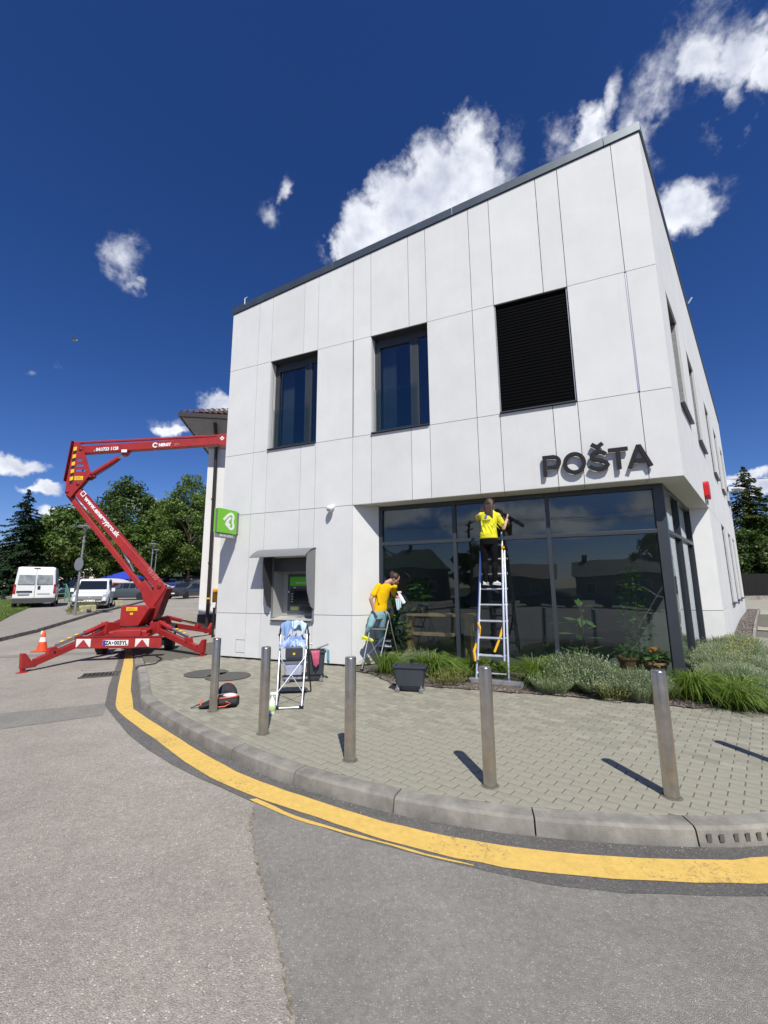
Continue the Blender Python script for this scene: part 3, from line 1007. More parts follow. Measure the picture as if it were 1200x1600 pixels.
o = mbr.build('paver_field', M['paver'], walk, fix=False)
o['kind'] = 'stuff'

# ------------- planting bed: soil, edging, slate chips
bed = MB()
tri = tessellate_polygon([[V((x, y, 0)) for x, y in PP]])
bed.add([(x, y, zwalk(x, y) + .012) for x, y in PP], [tuple(t) for t in tri])
bedo = bed.build('planting_bed', M['soil'], None, origin=V((0, 0, 0))); bedo['kind'] = 'structure'
ed = MB()
epts = [G(-.63, 0, .37), G(2.5, 0, .42), G(7, 0, .42), G(12, 0, .42), G(18, 0, .42)]
for a, b in zip(epts[:-1], epts[1:]):
    n_ = 6
    for k in range(n_):
        p, q = a.lerp(b, k / n_), a.lerp(b, (k + 1) / n_)
        ed.beam(p + UP * (zwalk(p.x, p.y)), q + UP * (zwalk(q.x, q.y)), .06, .09)
ed.build('bed_edging', M['kerb'], bedo)
cv, cf = [], []
def chip_at(x, y, z, s):
    b = len(cv)
    a = rng.uniform(0, 6.28); l, w, h = s * rng.uniform(.7, 1.3), s * rng.uniform(.4, .8), s * rng.uniform(.12, .3)
    tx, ty = rng.uniform(-.35, .35), rng.uniform(-.35, .35)
    ca, sa = math.cos(a), math.sin(a)
    for dz in (0, 1):
        for px, py in ((-1, -.6), (.8, -1), (1, .7), (-.7, 1)):
            X, Y = px * l * (1 - .25 * dz), py * w * (1 - .25 * dz)
            cv.append((x + X * ca - Y * sa, y + X * sa + Y * ca, z + dz * h + X * tx + Y * ty))
    for f in ((0, 3, 2, 1), (4, 5, 6, 7), (0, 1, 5, 4), (1, 2, 6, 5), (2, 3, 7, 6), (3, 0, 4, 7)):
        cf.append(tuple(i + b for i in f))
cnt = 0
while cnt < 5200:
    if rng.random() < .5:
        s, o_ = rng.uniform(0, 6.0), rng.uniform(.35, 1.25); q = F(s, 0, o_)
    else:
        q = G(rng.uniform(-.6, 17.5), 0, rng.uniform(.02, .42))
    if inpoly(q.x, q.y, PP):
        chip_at(q.x, q.y, zwalk(q.x, q.y) + .012, rng.uniform(.012, .032)); cnt += 1
sl_me = raw_mesh('slate_gravel', cv, cf, M['chip'])
cv, cf = [], []
for k in range(900):
    s_ = rng.uniform(.5, kc[-1] - .5); p_, d_ = kpt(s_); n_ = V((d_.y, -d_.x, 0))
    q_ = p_ + n_ * (KW + .015 + abs(rng.gauss(0, .05)))
    if rng.random() < .12: q_ = p_ + n_ * rng.uniform(-2.2, 1.6)
    inside = (q_ - p_).dot(n_) < KW
    if not inside or (q_ - p_).dot(n_) < -.02: chip_at(q_.x, q_.y, (zwalk(q_.x, q_.y) if inside else zroad(q_.x, q_.y) + .006), rng.uniform(.002, .0065))
M['grit'] = mat('pale_grit', (.34, .30, .25), .9, island=.5)
og = share('grit', raw_mesh('grit', cv, cf, M['grit'])); tag(og, kind='stuff')
o = share('slate_gravel', sl_me); tag(o, kind='stuff')

# ------------- the far side of the street: kerb, grey verge with parking, lawn
KL = [(-16, -20), (-13.5, -6), (-12.0, 4), (-11.6, 10), (-11.9, 13.2), (-12.4, 15.5), (-13.9, 19.6), (-15.0, 22.6), (-17, 28.7), (-22, 42), (-28, 56), (-36, 75)]
KF = [(-60, -20), (-60, -6), (-60, 4), (-60, 10), (-60, 13.2), (-60, 15.5), (-60, 19.6), (-60, 22.6), (-62, 28.7), (-66, 42), (-70, 56), (-75, 75)]
zv = lambda x, y: zroad(x, y) + .11
strip('verge', M['verge'], KL, KF, zv, 0, None, 4, 'structure')
kb = MB()
for a, b in zip(KL[2:-1], KL[3:]):
    A, B = V((*a, 0)), V((*b, 0))
    n_ = max(1, int((B - A).length / 1.5))
    for k in range(n_):
        p, q = A.lerp(B, k / n_), A.lerp(B, (k + 1) / n_)
        d = (q - p).normalized() * .01
        kb.beam(p + d + UP * (zroad(p.x, p.y) + .04), q - d + UP * (zroad(q.x, q.y) + .04), .14, .17)
kbo = kb.build('kerb', M['kerb'], None, origin=V((0, 0, 0))); kbo['kind'] = 'structure'
LA = [(-14.2, 14.2), (-15.4, 17.3), (-17.7, 20.6), (-21.3, 26), (-24.5, 31), (-27.5, 36), (-31, 43)]
LB = [(-58, 14.2), (-58, 17.3), (-58, 20.6), (-60, 26), (-62, 31), (-64, 36), (-66, 43)]
M['lawn'] = mat('mown_lawn', (.075, .125, .02), .9, vcol=(.13, .18, .045), vscale=1.4, bump=.8, bscale=30, detail=9)
lawn = strip('lawn', M['lawn'], LA, LB, zv, .03, None, 4, 'structure')
# grass blades on the lawn where it shows
gv, gf = [], []
for k in range(16000):
    y = rng.uniform(15, 40)
    xl = float(np.interp(y, [p[1] for p in LA], [p[0] for p in LA]))
    x = xl - rng.uniform(-.1, 12) * rng.random()
    z = zv(x, y) + .03
    h, w, a = rng.uniform(.04, .11), .012, rng.uniform(0, 6.28)
    b = len(gv)
    dx, dy = math.cos(a) * w, math.sin(a) * w
    gv += [(x - dx, y - dy, z), (x + dx, y + dy, z), (x + rng.uniform(-.05, .05), y + rng.uniform(-.05, .05), z + h)]
    gf.append((b, b + 1, b + 2))
M['lawnblade'] = leaf_mat('lawn_blade', (.06, .11, .015), (.16, .22, .05), .3, .8, .3)
o = share('grass', raw_mesh('grass', gv, gf, M['lawnblade'])); tag(o, kind='stuff')
# wooded hill far behind
hv, hf = [], []
for j in range(14):
    for i in range(90):
        a = -260 + i * 5.2
        r = j / 13
        h = (34 + 12 * math.sin(i * .13 + 1) + 5 * math.sin(i * .41) + 2.5 * math.sin(i * 1.3)) * math.sin(math.pi * min(1, r * .9 + .02)) ** .8
        hv.append((a, 250 + j * 16, 1 + h + rng.uniform(-1.2, 1.2)))
for j in range(13):
    for i in range(89):
        a = j * 90 + i
        hf.append((a, a + 1, a + 91, a + 90))
M['forest'] = mat('forest_slope', (.014, .03, .012), .95, vcol=(.035, .06, .022), vscale=.16, bump=.0, detail=8)
o = share('hills', raw_mesh('hills', hv, hf, M['forest'])); tag(o, kind='structure')
# ---------------------------------------------------------------- the post office
PO = thing('post_office', 'white panelled two storey post office with dark corner glazing and sloping roof', 'post office', C3)
TF, TR = 9.87, 16.6
A1 = (10.285 - 9.09) / TF
B1 = (10.285 - 9.17) / TR
def roofz(p):
    """roof plane: falls along both walls away from the corner"""
    q = V((p.x, p.y, 0)) - C3
    # solve q = a*DF + b*DR
    det = DF.x * DR.y - DF.y * DR.x
    a = (q.x * DR.y - q.y * DR.x) / det
    b = (DF.x * q.y - DF.y * q.x) / det
    return 10.285 - A1 * a - B1 * b
SJ = [0, .495, 1.49, 1.92, 2.89, 3.34, 4.335, 4.75, 5.69, 6.155, 7.13, 7.54, 8.525, 8.955, TF]
Z0, Z1, Z2, Z3 = .03, 1.03, 3.41, 4.98
Z4 = 7.37
GAP = .0055
backing = MB()
def fpanel(poly, fn, g=GAP, th=.03, big=True):
    """cladding panel from a polygon in wall coordinates (shrunk by the joint)"""
    cx = sum(p[0] for p in poly) / len(poly); cy = sum(p[1] for p in poly) / len(poly)
    out = []
    n_ = len(poly)
    for i in range(n_):
        a, b, c = V((*poly[i - 1], 0)), V((*poly[i], 0)), V((*poly[(i + 1) % n_], 0))
        d0, d1 = (b - a).normalized(), (c - b).normalized()
        n0, n1 = V((-d0.y, d0.x, 0)), V((-d1.y, d1.x, 0))
        bis = n0 + n1
        k = g / max(.3, bis.dot(n0))
        out.append(b + bis * k)
    m = MB()
    nrm = NF if fn is F else NR
    m.prism([fn(p.x, p.y, 0) for p in out], -nrm * th)
    m.build('wall_panel', M['panel'], PO)
    backing.prism([fn(p[0], p[1], -.042) for p in poly], -nrm * .2)
def rect(a, b, c, d):
    return [(a, c), (b, c), (b, d), (a, d)]
rf = lambda s: roofz(F(s, 0)) - .03
rg_ = lambda t: roofz(G(t, 0)) - .03
for i in range(14):
    a, b = SJ[i], SJ[i + 1]
    fpanel([(a, Z4), (b, Z4), (b, rf(b)), (a, rf(a))], F)
    if (i not in (2, 3, 6, 7, 10, 11)):
        a2, b2 = a, b
        if i == 0: b2 = b - .012
        if i == 1: a2 = a + .012
        if i == 8: b2 = b - .012
        if i == 9: a2 = a + .006
        fpanel(rect(a2, b2, Z3, Z4), F)
    fpanel(rect(a, b, Z2, Z3), F)
HS0, HS1, HZ0, HZ1 = 7.12, 8.205, .905, 2.30          # cash machine opening
fpanel(rect(6.155, 7.13, Z1, Z2), F); fpanel(rect(6.155, 7.13, Z0, Z1), F)
for a, b in ((8.525, 8.955), (8.955, TF)):
    fpanel(rect(a, b, Z1, Z2), F)
    if a < 8.9: fpanel(rect(a, b, Z0, Z1), F)
fpanel(rect(7.13, 7.54, HZ1, Z2), F); fpanel(rect(7.13, 7.54, Z0, HZ0), F)
fpanel([(7.54, HZ1), (HS1, HZ1), (HS1, Z1), (8.525, Z1), (8.525, Z2), (7.54, Z2)], F)
fpanel([(7.54, Z0), (8.525, Z0), (8.525, Z1), (HS1, Z1), (HS1, HZ0), (7.54, HZ0)], F)
# last bottom panel with its little hatch
fpanel([(8.955, Z0), (TF, Z0), (TF, Z1), (8.955, Z1), (8.955, .42), (9.225, .42), (9.225, .13), (8.955, .13)], F)
hm = MB(); hm.prism([F(s, z, -.002) for s, z in rect(8.962, 9.218, .137, .413)], -NF * .028); hm.build('hatch', M['panel'], PO)
backing.prism([F(s, z, -.042) for s, z in rect(8.955, 9.225, .13, .42)], -NF * .2)
# light metal strip in one joint
MB().obox(F(.483, Z3 + .02, -.012), DF * .024, UP * (Z4 - Z3 - .04), NF * .009).build('joint_strip', mat('pale_metal_strip', (.45, .46, .52), .35, .6), PO)

# right flank
TW_UP = [(.96, 2.40), (3.85, 5.27), (7.85, 9.30), (11.0, 12.42), (14.1, 15.5)]
TW_LO = [(7.75, 9.15), (10.85, 12.25), (13.5, 14.8)]
def flank_row(z0, z1, cuts, holes):
    cuts = sorted(set(cuts + [h for hh in holes for h in hh]))
    for a, b in zip(cuts[:-1], cuts[1:]):
        if any(abs(a - h[0]) < 1e-6 for h in holes): continue
        if z1 is None:
            fpanel([(a, z0), (b, z0), (b, rg_(b)), (a, rg_(a))], G, g=.004)
        else:
            fpanel(rect(a, b, z0, z1), G, g=.004)
flank_row(Z4, None, [0, 2.9, 6.4, 9.8, 13.2, TR], [])
flank_row(Z3, Z4, [0, 2.9, 6.4, 10.2, 13.2, TR], TW_UP)
flank_row(Z2, Z3, [0, 2.9, 6.4, 9.8, 13.2, TR], [])
TE = 4.165
flank_row(Z1, Z2, [TE, 5.45, 9.8, 13.0, TR], TW_LO)
flank_row(Z0, Z1, [TE, 7.3, 9.8, 13.0, TR], [])
backing.build('wall', M['backing'], PO)

# unseen walls, roof slab, floors
OC, OF = -.42, -.5
P1 = F(TF, 0); P2 = F(TF - .0, 0, -10.0)
PE = G(TR, 0); PB = G(TR, 0, -9.0)
hull = MB()
def wall2(a, b, th, inn):
    za, zb = roofz(a) - .05, roofz(b) - .05
    hull.prism([a + UP * 0, b + UP * 0, b + UP * zb, a + UP * za], inn * th)
wall2(F(TF, 0, -.06), F(TF, 0, -10), .2, -DF)
wall2(G(TR, 0, -.06), PB, .2, -DR)
wall2(F(TF, 0, -10), PB, .2, (P1 - F(TF, 0, -10)).normalized())
hull.build('rear_wall', M['plaster'], PO)
rfm = MB()
rp = [F(.02, 0, -.06), F(TF, 0, -.02), F(TF, 0, -10), PB, G(TR, 0, -.03)]
rp = [V((p.x, p.y, roofz(p) - .06)) for p in rp]
rfm.prism(rp, UP * .05); rfm.build('roof', M['coping'], PO)
# coping in lengths
def coping(fn, a, b, nrm, ou=.03):
    zs = lambda t: roofz(fn(t, 0))
    m = MB()
    hgt = .19
    dirv = (fn(b, 0) - fn(a, 0)).normalized()
    ring = lambda t: [fn(t, 0, ou) + UP * (zs(t) - .02), fn(t, 0, ou) + UP * (zs(t) + hgt - .02), fn(t, 0, -.35) + UP * (zs(t) + hgt - .02), fn(t, 0, -.35) + UP * (zs(t) - .0)]
    m.loft([ring(a), ring(b)])
    m.build('coping', M['coping'], PO, bevel=.004)
ce = [-.03, .614, 3.673, 6.72, TF + .03]
for a, b in zip(ce[:-1], ce[1:]): coping(F, a + .003, b - .003, NF)
ce = [.015, 3.4, 6.8, 10.2, 13.6, TR + .03]
M['cop2'] = M['coping']
for a, b in zip(ce[:-1], ce[1:]): coping(G, a + .003, b - .003, NR)
# lightning rod clips on the coping
for s in (9.45,):
    MB().tube([F(s, roofz(F(s, 0)) + .1, .05), F(s + .02, roofz(F(s, 0)) + .3, .03), F(s - .03, roofz(F(s, 0)) + .34, 0)], .012, 6).build('roof_clip', M['white'], PO)
for t in (6.35,):
    MB().tube([G(t, roofz(G(t, 0)) + .1, .05), G(t, roofz(G(t, 0)) + .25, .16)], .02, 6).build('roof_clip', M['white'], PO)

# inner shell, so that rooms are dark but not open to the sky
inn = MB()
def slab(z, th):
    pts = [F(.25, z, -.62), F(TF - .25, z, -.25), F(TF - .25, z, -6.5), F(1.0, z, -7.5), G(4.6, z, -.5)]
    inn.prism(pts, UP * th)
slab(3.55, .3); slab(8.1, .1)
inn.obox(F(9.4, 0, -6.3), -DF * 9.0, UP * 8.2, -NF * .1)
inn.obox(F(5.75, 0, -.62), -NF * 5.6, UP * 3.5, DF * .1)
inn.obox(G(4.05, 0, -.5), -NR * 6, UP * 3.5, DR * .1)
M['inner'] = mat('inner_wall', (.26, .25, .24), .9)
inn.build('inner_wall', M['inner'], PO)
fl = MB(); fl.prism([F(.35, .02, -.62), F(5.7, .02, -.55), F(5.7, .02, -6), F(2.0, .02, -7), G(4.0, .02, -.5)], UP * .05)
fl.build('floor', mat('grey_tile_floor', (.22, .21, .20), .35), PO)

# ---- upper windows on the front
def fwindow(s0, s1, blind=False):
    z0, z1 = Z3, Z4
    D = -.22
    w = bpy.data.objects.new('window', None); COL.objects.link(w); reg(w, PO)
    # reveals
    for s_, o_, d_ in ((s1 - .001, -.03, .095), (s0 - .017, -.03, .195), (s1 - .001, -.137, .09)):
        MB().obox(F(s_, z0 + .03, o_), DF * .018, UP * (z1 - z0 - .04), -NF * d_).build('reveal', M['panel'], w)
    hd = MB(); hd.obox(F(s0, z1 - .004, -.031), DF * (s1 - s0), UP * .02, -NF * .2); hd.build('head', M['anthracite'], w)
    # sill
    si = MB(); si.prism([F(s0 + .005, z0 + .004, .045), F(s0 + .005, z0 + .026, .045), F(s0 + .005, z0 + .045, -.21), F(s0 + .005, z0 + .024, -.21)], DF * (s1 - s0 - .01))
    si.build('sill', M['anthracite'], w)
    if blind:
        bl = MB()
        n_ = 34
        for k in range(n_):
            z = z0 + .10 + (z1 - z0 - .14) * k / (n_ - 1)
            bl.prism([F(s0 + .03, z - .036, -.058), F(s0 + .03, z - .038, -.054), F(s0 + .03, z + .036, -.066), F(s0 + .03, z + .038, -.072)], DF * (s1 - s0 - .06))
        b = bl.build('blind', M['blind'], w); b['kind'] = 'stuff'
        MB().obox(F(s0 + .025, z0 + .045, -.09), DF * (s1 - s0 - .05), UP * .04, NF * .045).build('bottom_rail', M['blind'], w)
        MB().obox(F(s0 + .006, z0 + .04, -.10), DF * .02, UP * (z1 - z0 - .05), NF * .07).build('guide_rail', M['greymetal'], w)
        MB().obox(F(s1 - .026, z0 + .04, -.10), DF * .02, UP * (z1 - z0 - .05), NF * .07).build('guide_rail', M['greymetal'], w)
        MB().obox(F(s0, z0, -.16), DF * (s1 - s0), UP * (z1 - z0), -NF * .02).build('pane', M['black'], w)
        return
    fr = MB()
    fz0, fz1 = z0 + .04, z1 - .05
    ms = s0 + .36                                       # mullion
    fr.obox(F(s0, fz0, D), DF * .07, UP * (fz1 - fz0), -NF * .07)
    fr.obox(F(s1 - .09, fz0, D), DF * .09, UP * (fz1 - fz0), -NF * .07)
    fr.obox(F(s0 + .07, fz1 - .12, D), DF * (s1 - s0 - .16), UP * .17, -NF * .07)
    fr.obox(F(s0 + .07, fz0, D), DF * (s1 - s0 - .16), UP * .07, -NF * .07)
    fr.obox(F(ms - .07, fz0 + .07, D), DF * .14, UP * (fz1 - fz0 - .19), -NF * .07)
    fr.build('frame', M['anthracite'], w, bevel=.004)
    sa = MB()
    a, b, c, d = ms + .07, s1 - .09, fz0 + .07, fz1 - .12
    sa.obox(F(a, c, D + .012), DF * .05, UP * (d - c), -NF * .05); sa.obox(F(b - .05, c, D + .012), DF * .05, UP * (d - c), -NF * .05)
    sa.obox(F(a + .05, d - .05, D + .012), DF * (b - a - .1), UP * .05, -NF * .05); sa.obox(F(a + .05, c, D + .012), DF * (b - a - .1), UP * .05, -NF * .05)
    sa.build('sash', M['anthracite'], w, bevel=.003)
    MB().obox(F(a + .05, c + .05, D - .03), DF * (b - a - .1), UP * (d - c - .1), -NF * .006).build('pane', M['upglass'], w)
    MB().obox(F(s0 + .07, c, D - .03), DF * (ms - .07 - s0 - .07), UP * (d - c), -NF * .006).build('pane', M['upglass'], w)
    gb = MB(); gb.obox(F(ms - .05, z0 + .06, -.165), DF * (s1 - ms + .02), UP * 1.05, -NF * .012)
    gb.build('glass_guard', M['clear'], w)
    MB().obox(F(s1 - .045, z0 + .06, -.155), DF * .03, UP * 1.06, -NF * .035).build('guard_clamp', M['greymetal'], w)
    # room behind: dark box with a pale curtain
    rm = MB()
    rm.obox(F(s0 - .5, z0, -2.6), DF * (s1 - s0 + 1), UP * (z1 - z0), -NF * .05)
    rm.build('room_wall', M['inner'], w)
    cu = MB()
    prev = None
    rings = []
    for k in range(40):
        s = s1 - .12 - k * .009
        dp = -.42 - .03 * math.sin(k * 1.1)
        rings.append([F(s, z0 + .05, dp), F(s, z1 - .1, dp), F(s, z1 - .1, dp - .01), F(s, z0 + .05, dp - .01)])
    cu.loft(rings)
    cu.build('curtain', mat('pale_curtain', (.45, .40, .28), .9), w)
fwindow(1.49, 2.89, True)
fwindow(4.335, 5.69)
fwindow(7.13, 8.525)

def gwindow(t0, t1, z0, z1):
    w = bpy.data.objects.new('window', None); COL.objects.link(w); reg(w, PO)
    D = .22
    for t_ in (t1, t0 - .018):
        MB().obox(G(t_, z0 + .03, -.03), DR * .018, UP * (z1 - z0 - .04), -NR * .2).build('reveal', M['panel'], w)
    MB().obox(G(t0, z1 - .004, -.031), DR * (t1 - t0), UP * .02, -NR * .2).build('head', M['anthracite'], w)
    MB().prism([G(t0 - .01, z0 + .004, .075), G(t0 - .01, z0 + .034, .075), G(t0 - .01, z0 + .05, -.2), G(t0 - .01, z0 + .02, -.2)], DR * (t1 - t0 + .02)).build('sill', M['anthracite'], w)
    fr = MB()
    fr.obox(G(t0, z0 + .04, -D), DR * .07, UP * (z1 - z0 - .05), -NR * .07); fr.obox(G(t1 - .07, z0 + .04, -D), DR * .07, UP * (z1 - z0 - .05), -NR * .07)
    fr.obox(G(t0 + .07, z1 - .09, -D), DR * (t1 - t0 - .14), UP * .08, -NR * .07); fr.obox(G(t0 + .07, z0 + .04, -D), DR * (t1 - t0 - .14), UP * .07, -NR * .07)
    fr.build('frame', M['anthracite'], w)
    MB().obox(G(t0 + .07, z0 + .11, -D - .03), DR * (t1 - t0 - .14), UP * (z1 - z0 - .2), -NR * .006).build('pane', M['upglass'], w)
    MB().obox(G(t0, z0, -1.2), DR * (t1 - t0), UP * (z1 - z0), -NR * .05).build('room_wall', M['inner'], w)
for a, b in TW_UP: gwindow(a, b, Z3, Z4)
for a, b in TW_LO: gwindow(a, b, Z1, Z2)

# ---- recessed corner glazing
# corner of the two glass planes
def cross2(o1, o2):
    A, B = C3 + NF * o1, C3 + NR * o2
    det = DF.x * (-DR.y) + DF.y * DR.x
    d = B - A
    a = (d.x * (-DR.y) + d.y * DR.x) / det
    return A + DF * a
CG = cross2(OF, OC)
SG = (CG - C3).dot(DF)          # where the corner sits along the front
TG = (CG - C3).dot(DR)
def FG(s, z, o=0): return F(s, z, OF + o)
def GG(t, z, o=0): return G(t, z, OC + o)
ZB, ZT, ZM = .02, Z2 - .012, 2.56
SE, TEE = 5.70, 3.90
def member(name, p, q, w, h, up):
    m = MB(); m.beam(p, q, w, h, up); return m.build(name, M['anthracite'], PO, bevel=.004)
SM = [SE, 4.0, 2.165, SG + .02]
member('frame_post', FG(SE - .03, ZB), FG(SE - .03, ZT), .085, .12, NF)
for s in SM[1:3]: member('mullion', FG(s, ZB), FG(s, ZT), .075, .12, NF)
cp = MB()
cc = [CG + DF * .115 + NF * .06, CG + DF * .115 - NF * .06, CG + DR * .045 - NR * .06, CG + DR * .045 + NR * .06, cross2(OF + .06, OC + .06)]
cp.prism([V((p.x, p.y, ZB)) for p in cc], UP * (ZT - ZB)); cp.build('corner_post', M['anthracite'], PO, bevel=.004)
TM = [TG + .02, 1.99, TEE]
member('mullion', GG(1.99, ZB), GG(1.99, ZT), .075, .12, NR)
member('frame_post', GG(TEE - .035, ZB), GG(TEE - .035, ZT), .085, .12, NR)
edge = [SE - .07, 4.0, 2.165, SG + .115]
for k in range(3):
    a = edge[k] - (.0 if k == 0 else .038); b = edge[k + 1] + (.038 if k < 2 else 0)
    member('transom', FG(a, ZM), FG(b, ZM), .115, .07, UP)
    member('head_rail', FG(a, ZT - .04), FG(b, ZT - .04), .115, .08, UP)
    member('bottom_rail', FG(a, ZB + .08), FG(b, ZB + .08), .115, .16, UP)
    for z0, z1 in ((ZB + .16, ZM - .035), (ZM + .035, ZT - .08)):
        MB().obox(FG(b, z0, 0), DF * (a - b), UP * (z1 - z0), -NF * .008).build('pane', M['glass'], PO)
edge = [TG + .045, 1.99, TEE - .075]
for k in range(2):
    a = edge[k] + (.0 if k == 0 else .038); b = edge[k + 1] - (.038 if k == 0 else 0)
    member('transom', GG(a, ZM), GG(b, ZM), .115, .07, UP)
    member('head_rail', GG(a, ZT - .04), GG(b, ZT - .04), .115, .08, UP)
    member('bottom_rail', GG(a, ZB + .08), GG(b, ZB + .08), .115, .16, UP)
    for z0, z1 in ((ZB + .16, ZM - .035), (ZM + .035, ZT - .08)):
        MB().obox(GG(a, z0, 0), DR * (b - a), UP * (z1 - z0), -NR * .008).build('pane', M['glass'], PO)
# splayed reveals
def reveal(p, q, inw):
    for z0, z1 in ((Z0, Z1 - GAP), (Z1 + GAP, Z2 - .005)):
        m = MB(); m.prism([V((p.x, p.y, z0)), V((q.x, q.y, z0)), V((q.x, q.y, z1)), V((p.x, p.y, z1))], inw * .03)
        m.build('reveal_panel', M['panel'], PO)
    m = MB(); m.prism([V((p.x, p.y, Z0)) + inw * .035, V((q.x, q.y, Z0)) + inw * .035, V((q.x, q.y, Z2)) + inw * .035, V((p.x, p.y, Z2)) + inw * .035], inw * .03)
    m.build('reveal_backing', M['backing'], PO)
a, b = F(6.148, 0, -.001), F(SE + .012, 0, OF + .06)
dd = (b - a).normalized(); iw = V((dd.y, -dd.x, 0)); iw = iw if iw.dot(DF) > 0 else -iw
reveal(a, b, iw)
a, b = G(TE - .002, 0, -.001), G(TEE + .008, 0, OC + .06)
dd = (b - a).normalized(); iw = V((dd.y, -dd.x, 0)); iw = iw if iw.dot(DR) > 0 else -iw
reveal(a, b, iw)
# soffit panels
zs = Z2 - .003
def spanel(pts):
    cx = sum((p for p in pts), V()) / len(pts)
    pts = [V((p.x, p.y, zs)) for p in pts]
    MB().prism(pts, UP * .03).build('soffit_panel', M['soffit'], PO)
sj = [6.12, 5.69, 4.75, 4.335, 3.34, 2.89, 1.92, 1.49, .495]
for a, b in zip(sj[:-1], sj[1:]):
    spanel([F(a - .004, 0, -.004), F(b + .004, 0, -.004), F(b + .004, 0, OF - .06), F(min(a - .004, 5.66), 0, OF - .06)])
spanel([F(.491, 0, -.004), F(.004, 0, -.004) + DR * .004, G(TE - .01, 0, -.004), G(TEE, 0, OC - .06), CG - NF * .06 + DF * .1 - NR * .05, F(.491, 0, OF - .06)])
sb = MB(); sb.prism([F(6.1, zs + .05, -.05), F(.1, zs + .05, -.05), G(.1, zs + .05, -.05), G(4.1, zs + .05, -.05), G(4.0, zs + .05, -.6), F(.4, zs + .05, -.7), F(5.7, zs + .05, -.6)], UP * .06)
sb.build('soffit_backing', M['backing'], PO)

# ---------------------------------------------------------------- lettering over the entrance glazing
SG_ = thing('post_sign', 'raised dark grey letters spelling POŠTA above the corner glazing', 'sign', F(1.3, 3.61, 0))
M['letter'] = mat('dark_letter_metal', (.019, .018, .022), .6, spec=.2)
LB_, LH, LW, LD = 3.612, .385, .066, .045
off = .038
def letter(name, strokes, closed=()):
    m = MB()
    for i, st in enumerate(strokes):
        stroke(m, [F(s, LB_ + z, off) for s, z in st], LW, LD, NF, closed=(i in closed))
    m.build(name, M['letter'], SG_)
    # stand-offs
    st = strokes[0]
def A2(cs, cz, r, a0, a1, n, rz=None):
    rz = rz or r
    return [(cs - math.cos(R(a0 + (a1 - a0) * i / n)) * r, cz + math.sin(R(a0 + (a1 - a0) * i / n)) * rz) for i in range(n + 1)]
h = LH; w2 = LW / 2
# s decreases to the right
letter('letter_p', [[(2.135, 0), (2.135, h - w2), (1.98, h - w2)] + A2(1.98, h - .135, .097, 88, -88, 10)[0:] + [(1.98, h - .232), (2.10, h - .232)]])
letter('letter_o', [A2(1.632, h / 2, .158, 0, 350, 30, .158 + .012)], closed=(0,))
sp = [(1.118, h - .082)] + A2(1.255, h - .118, .105, 35, 200, 9, .079) + [(1.34, h - .165)] + [(1.25, h * .5)] + A2(1.245, .118, .118, 62, -120, 10, .082) + [(1.385, .072)]
letter('letter_s', [[(1.12, h - .09), (1.165, h - .052), (1.235, h - w2), (1.30, h - .05), (1.345, h - .095), (1.335, h - .145), (1.28, h - .175), (1.20, h - .20), (1.13, h - .235), (1.105, h - .285), (1.13, h - .325), (1.19, w2 + .003), (1.27, w2), (1.34, .062), (1.392, .105)],
                     [(1.335, h + .115), (1.245, h + .05), (1.155, h + .115)]])
letter('letter_t', [[(1.08, h - w2), (.775, h - w2)], [(.928, h - LW), (.928, 0)]])
letter('letter_a', [[(.77, 0), (.625, h - .02), (.60, h - .02), (.455, 0)], [(.70, .115), (.525, .115)]])
so = MB()
for s, z in ((2.135, .1), (2.135, .3), (1.632, .03), (1.632, .355), (1.25, .04), (1.25, .345), (.928, .1), (.928, .3), (.70, .16), (.53, .16), (1.79, .19), (1.475, .19)):
    so.lathe([(.012, 0), (.012, off + .005)], F(s, LB_ + z, 0), 8, NF)
so.build('stand_off', M['letter'], SG_)

# ---------------------------------------------------------------- cash machine
AT = thing('cash_machine', 'recessed cash machine under a grey metal hood with green header', 'cash machine', F(7.66, .9, 0))
M['hood'] = mat('grey_hood_metal', (.22, .225, .235), .45, .35, var=.07, vscale=3)
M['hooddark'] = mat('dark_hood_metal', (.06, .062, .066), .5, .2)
def prof(o0, o1, z0, z1, n, bulge):
    return [(o0 + (o1 - o0) * i / n, z0 + (z1 - z0) * (i / n) ** bulge) for i in range(n + 1)]
aw = MB()
pf = prof(0, .45, 2.51, 2.31, 8, 2.0)
outer = [F(8.56, z, o) for o, z in pf]
aw.prism(outer + [F(8.56, z - .012, o - .004) for o, z in pf[::-1]], -DF * (8.56 - 7.06))
aw.build('awning', M['hood'], AT)
def cheek(s):
    m = MB()
    pts = [(0.0, 2.49), (.34, 2.38), (.36, 2.1), (.345, 1.8), (.29, 1.5), (.16, 1.22), (.06, 1.17), (0, 1.15)]
    m.prism([F(s, z, o) for o, z in pts], DF * .012)
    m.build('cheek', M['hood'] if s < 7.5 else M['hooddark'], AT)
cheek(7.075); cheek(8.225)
fr = MB()
fr.obox(F(7.085, .88, .0), DF * .035, UP * 1.45, NF * .03); fr.obox(F(8.19, .88, .0), DF * .035, UP * 1.45, NF * .03)
fr.obox(F(7.085, .872, .002), DF * 1.14, UP * .035, NF * .05)
fr.build('outer_frame', M['hood'], AT)
lg = MB(); lg.prism([F(7.125, .907, .085), F(7.125, .93, .085), F(7.125, .96, -.33), F(7.125, .93, -.33)], DF * 1.06); lg.build('ledge', mat('pale_ledge', (.60, .60, .58), .35, .2), AT)
M['niche'] = mat('niche_pale_grey', (.42, .42, .41), .6)
for s_ in (HS1 - .02, HS0): MB().obox(F(s_, .95, .0), DF * .02, UP * 1.35, -NF * .36).build('niche_side', M['niche'], AT)
MB().obox(F(HS0, 2.0, -.0), DF * (HS1 - HS0), UP * .30, -NF * .36).build('niche_head', M['hooddark'], AT)
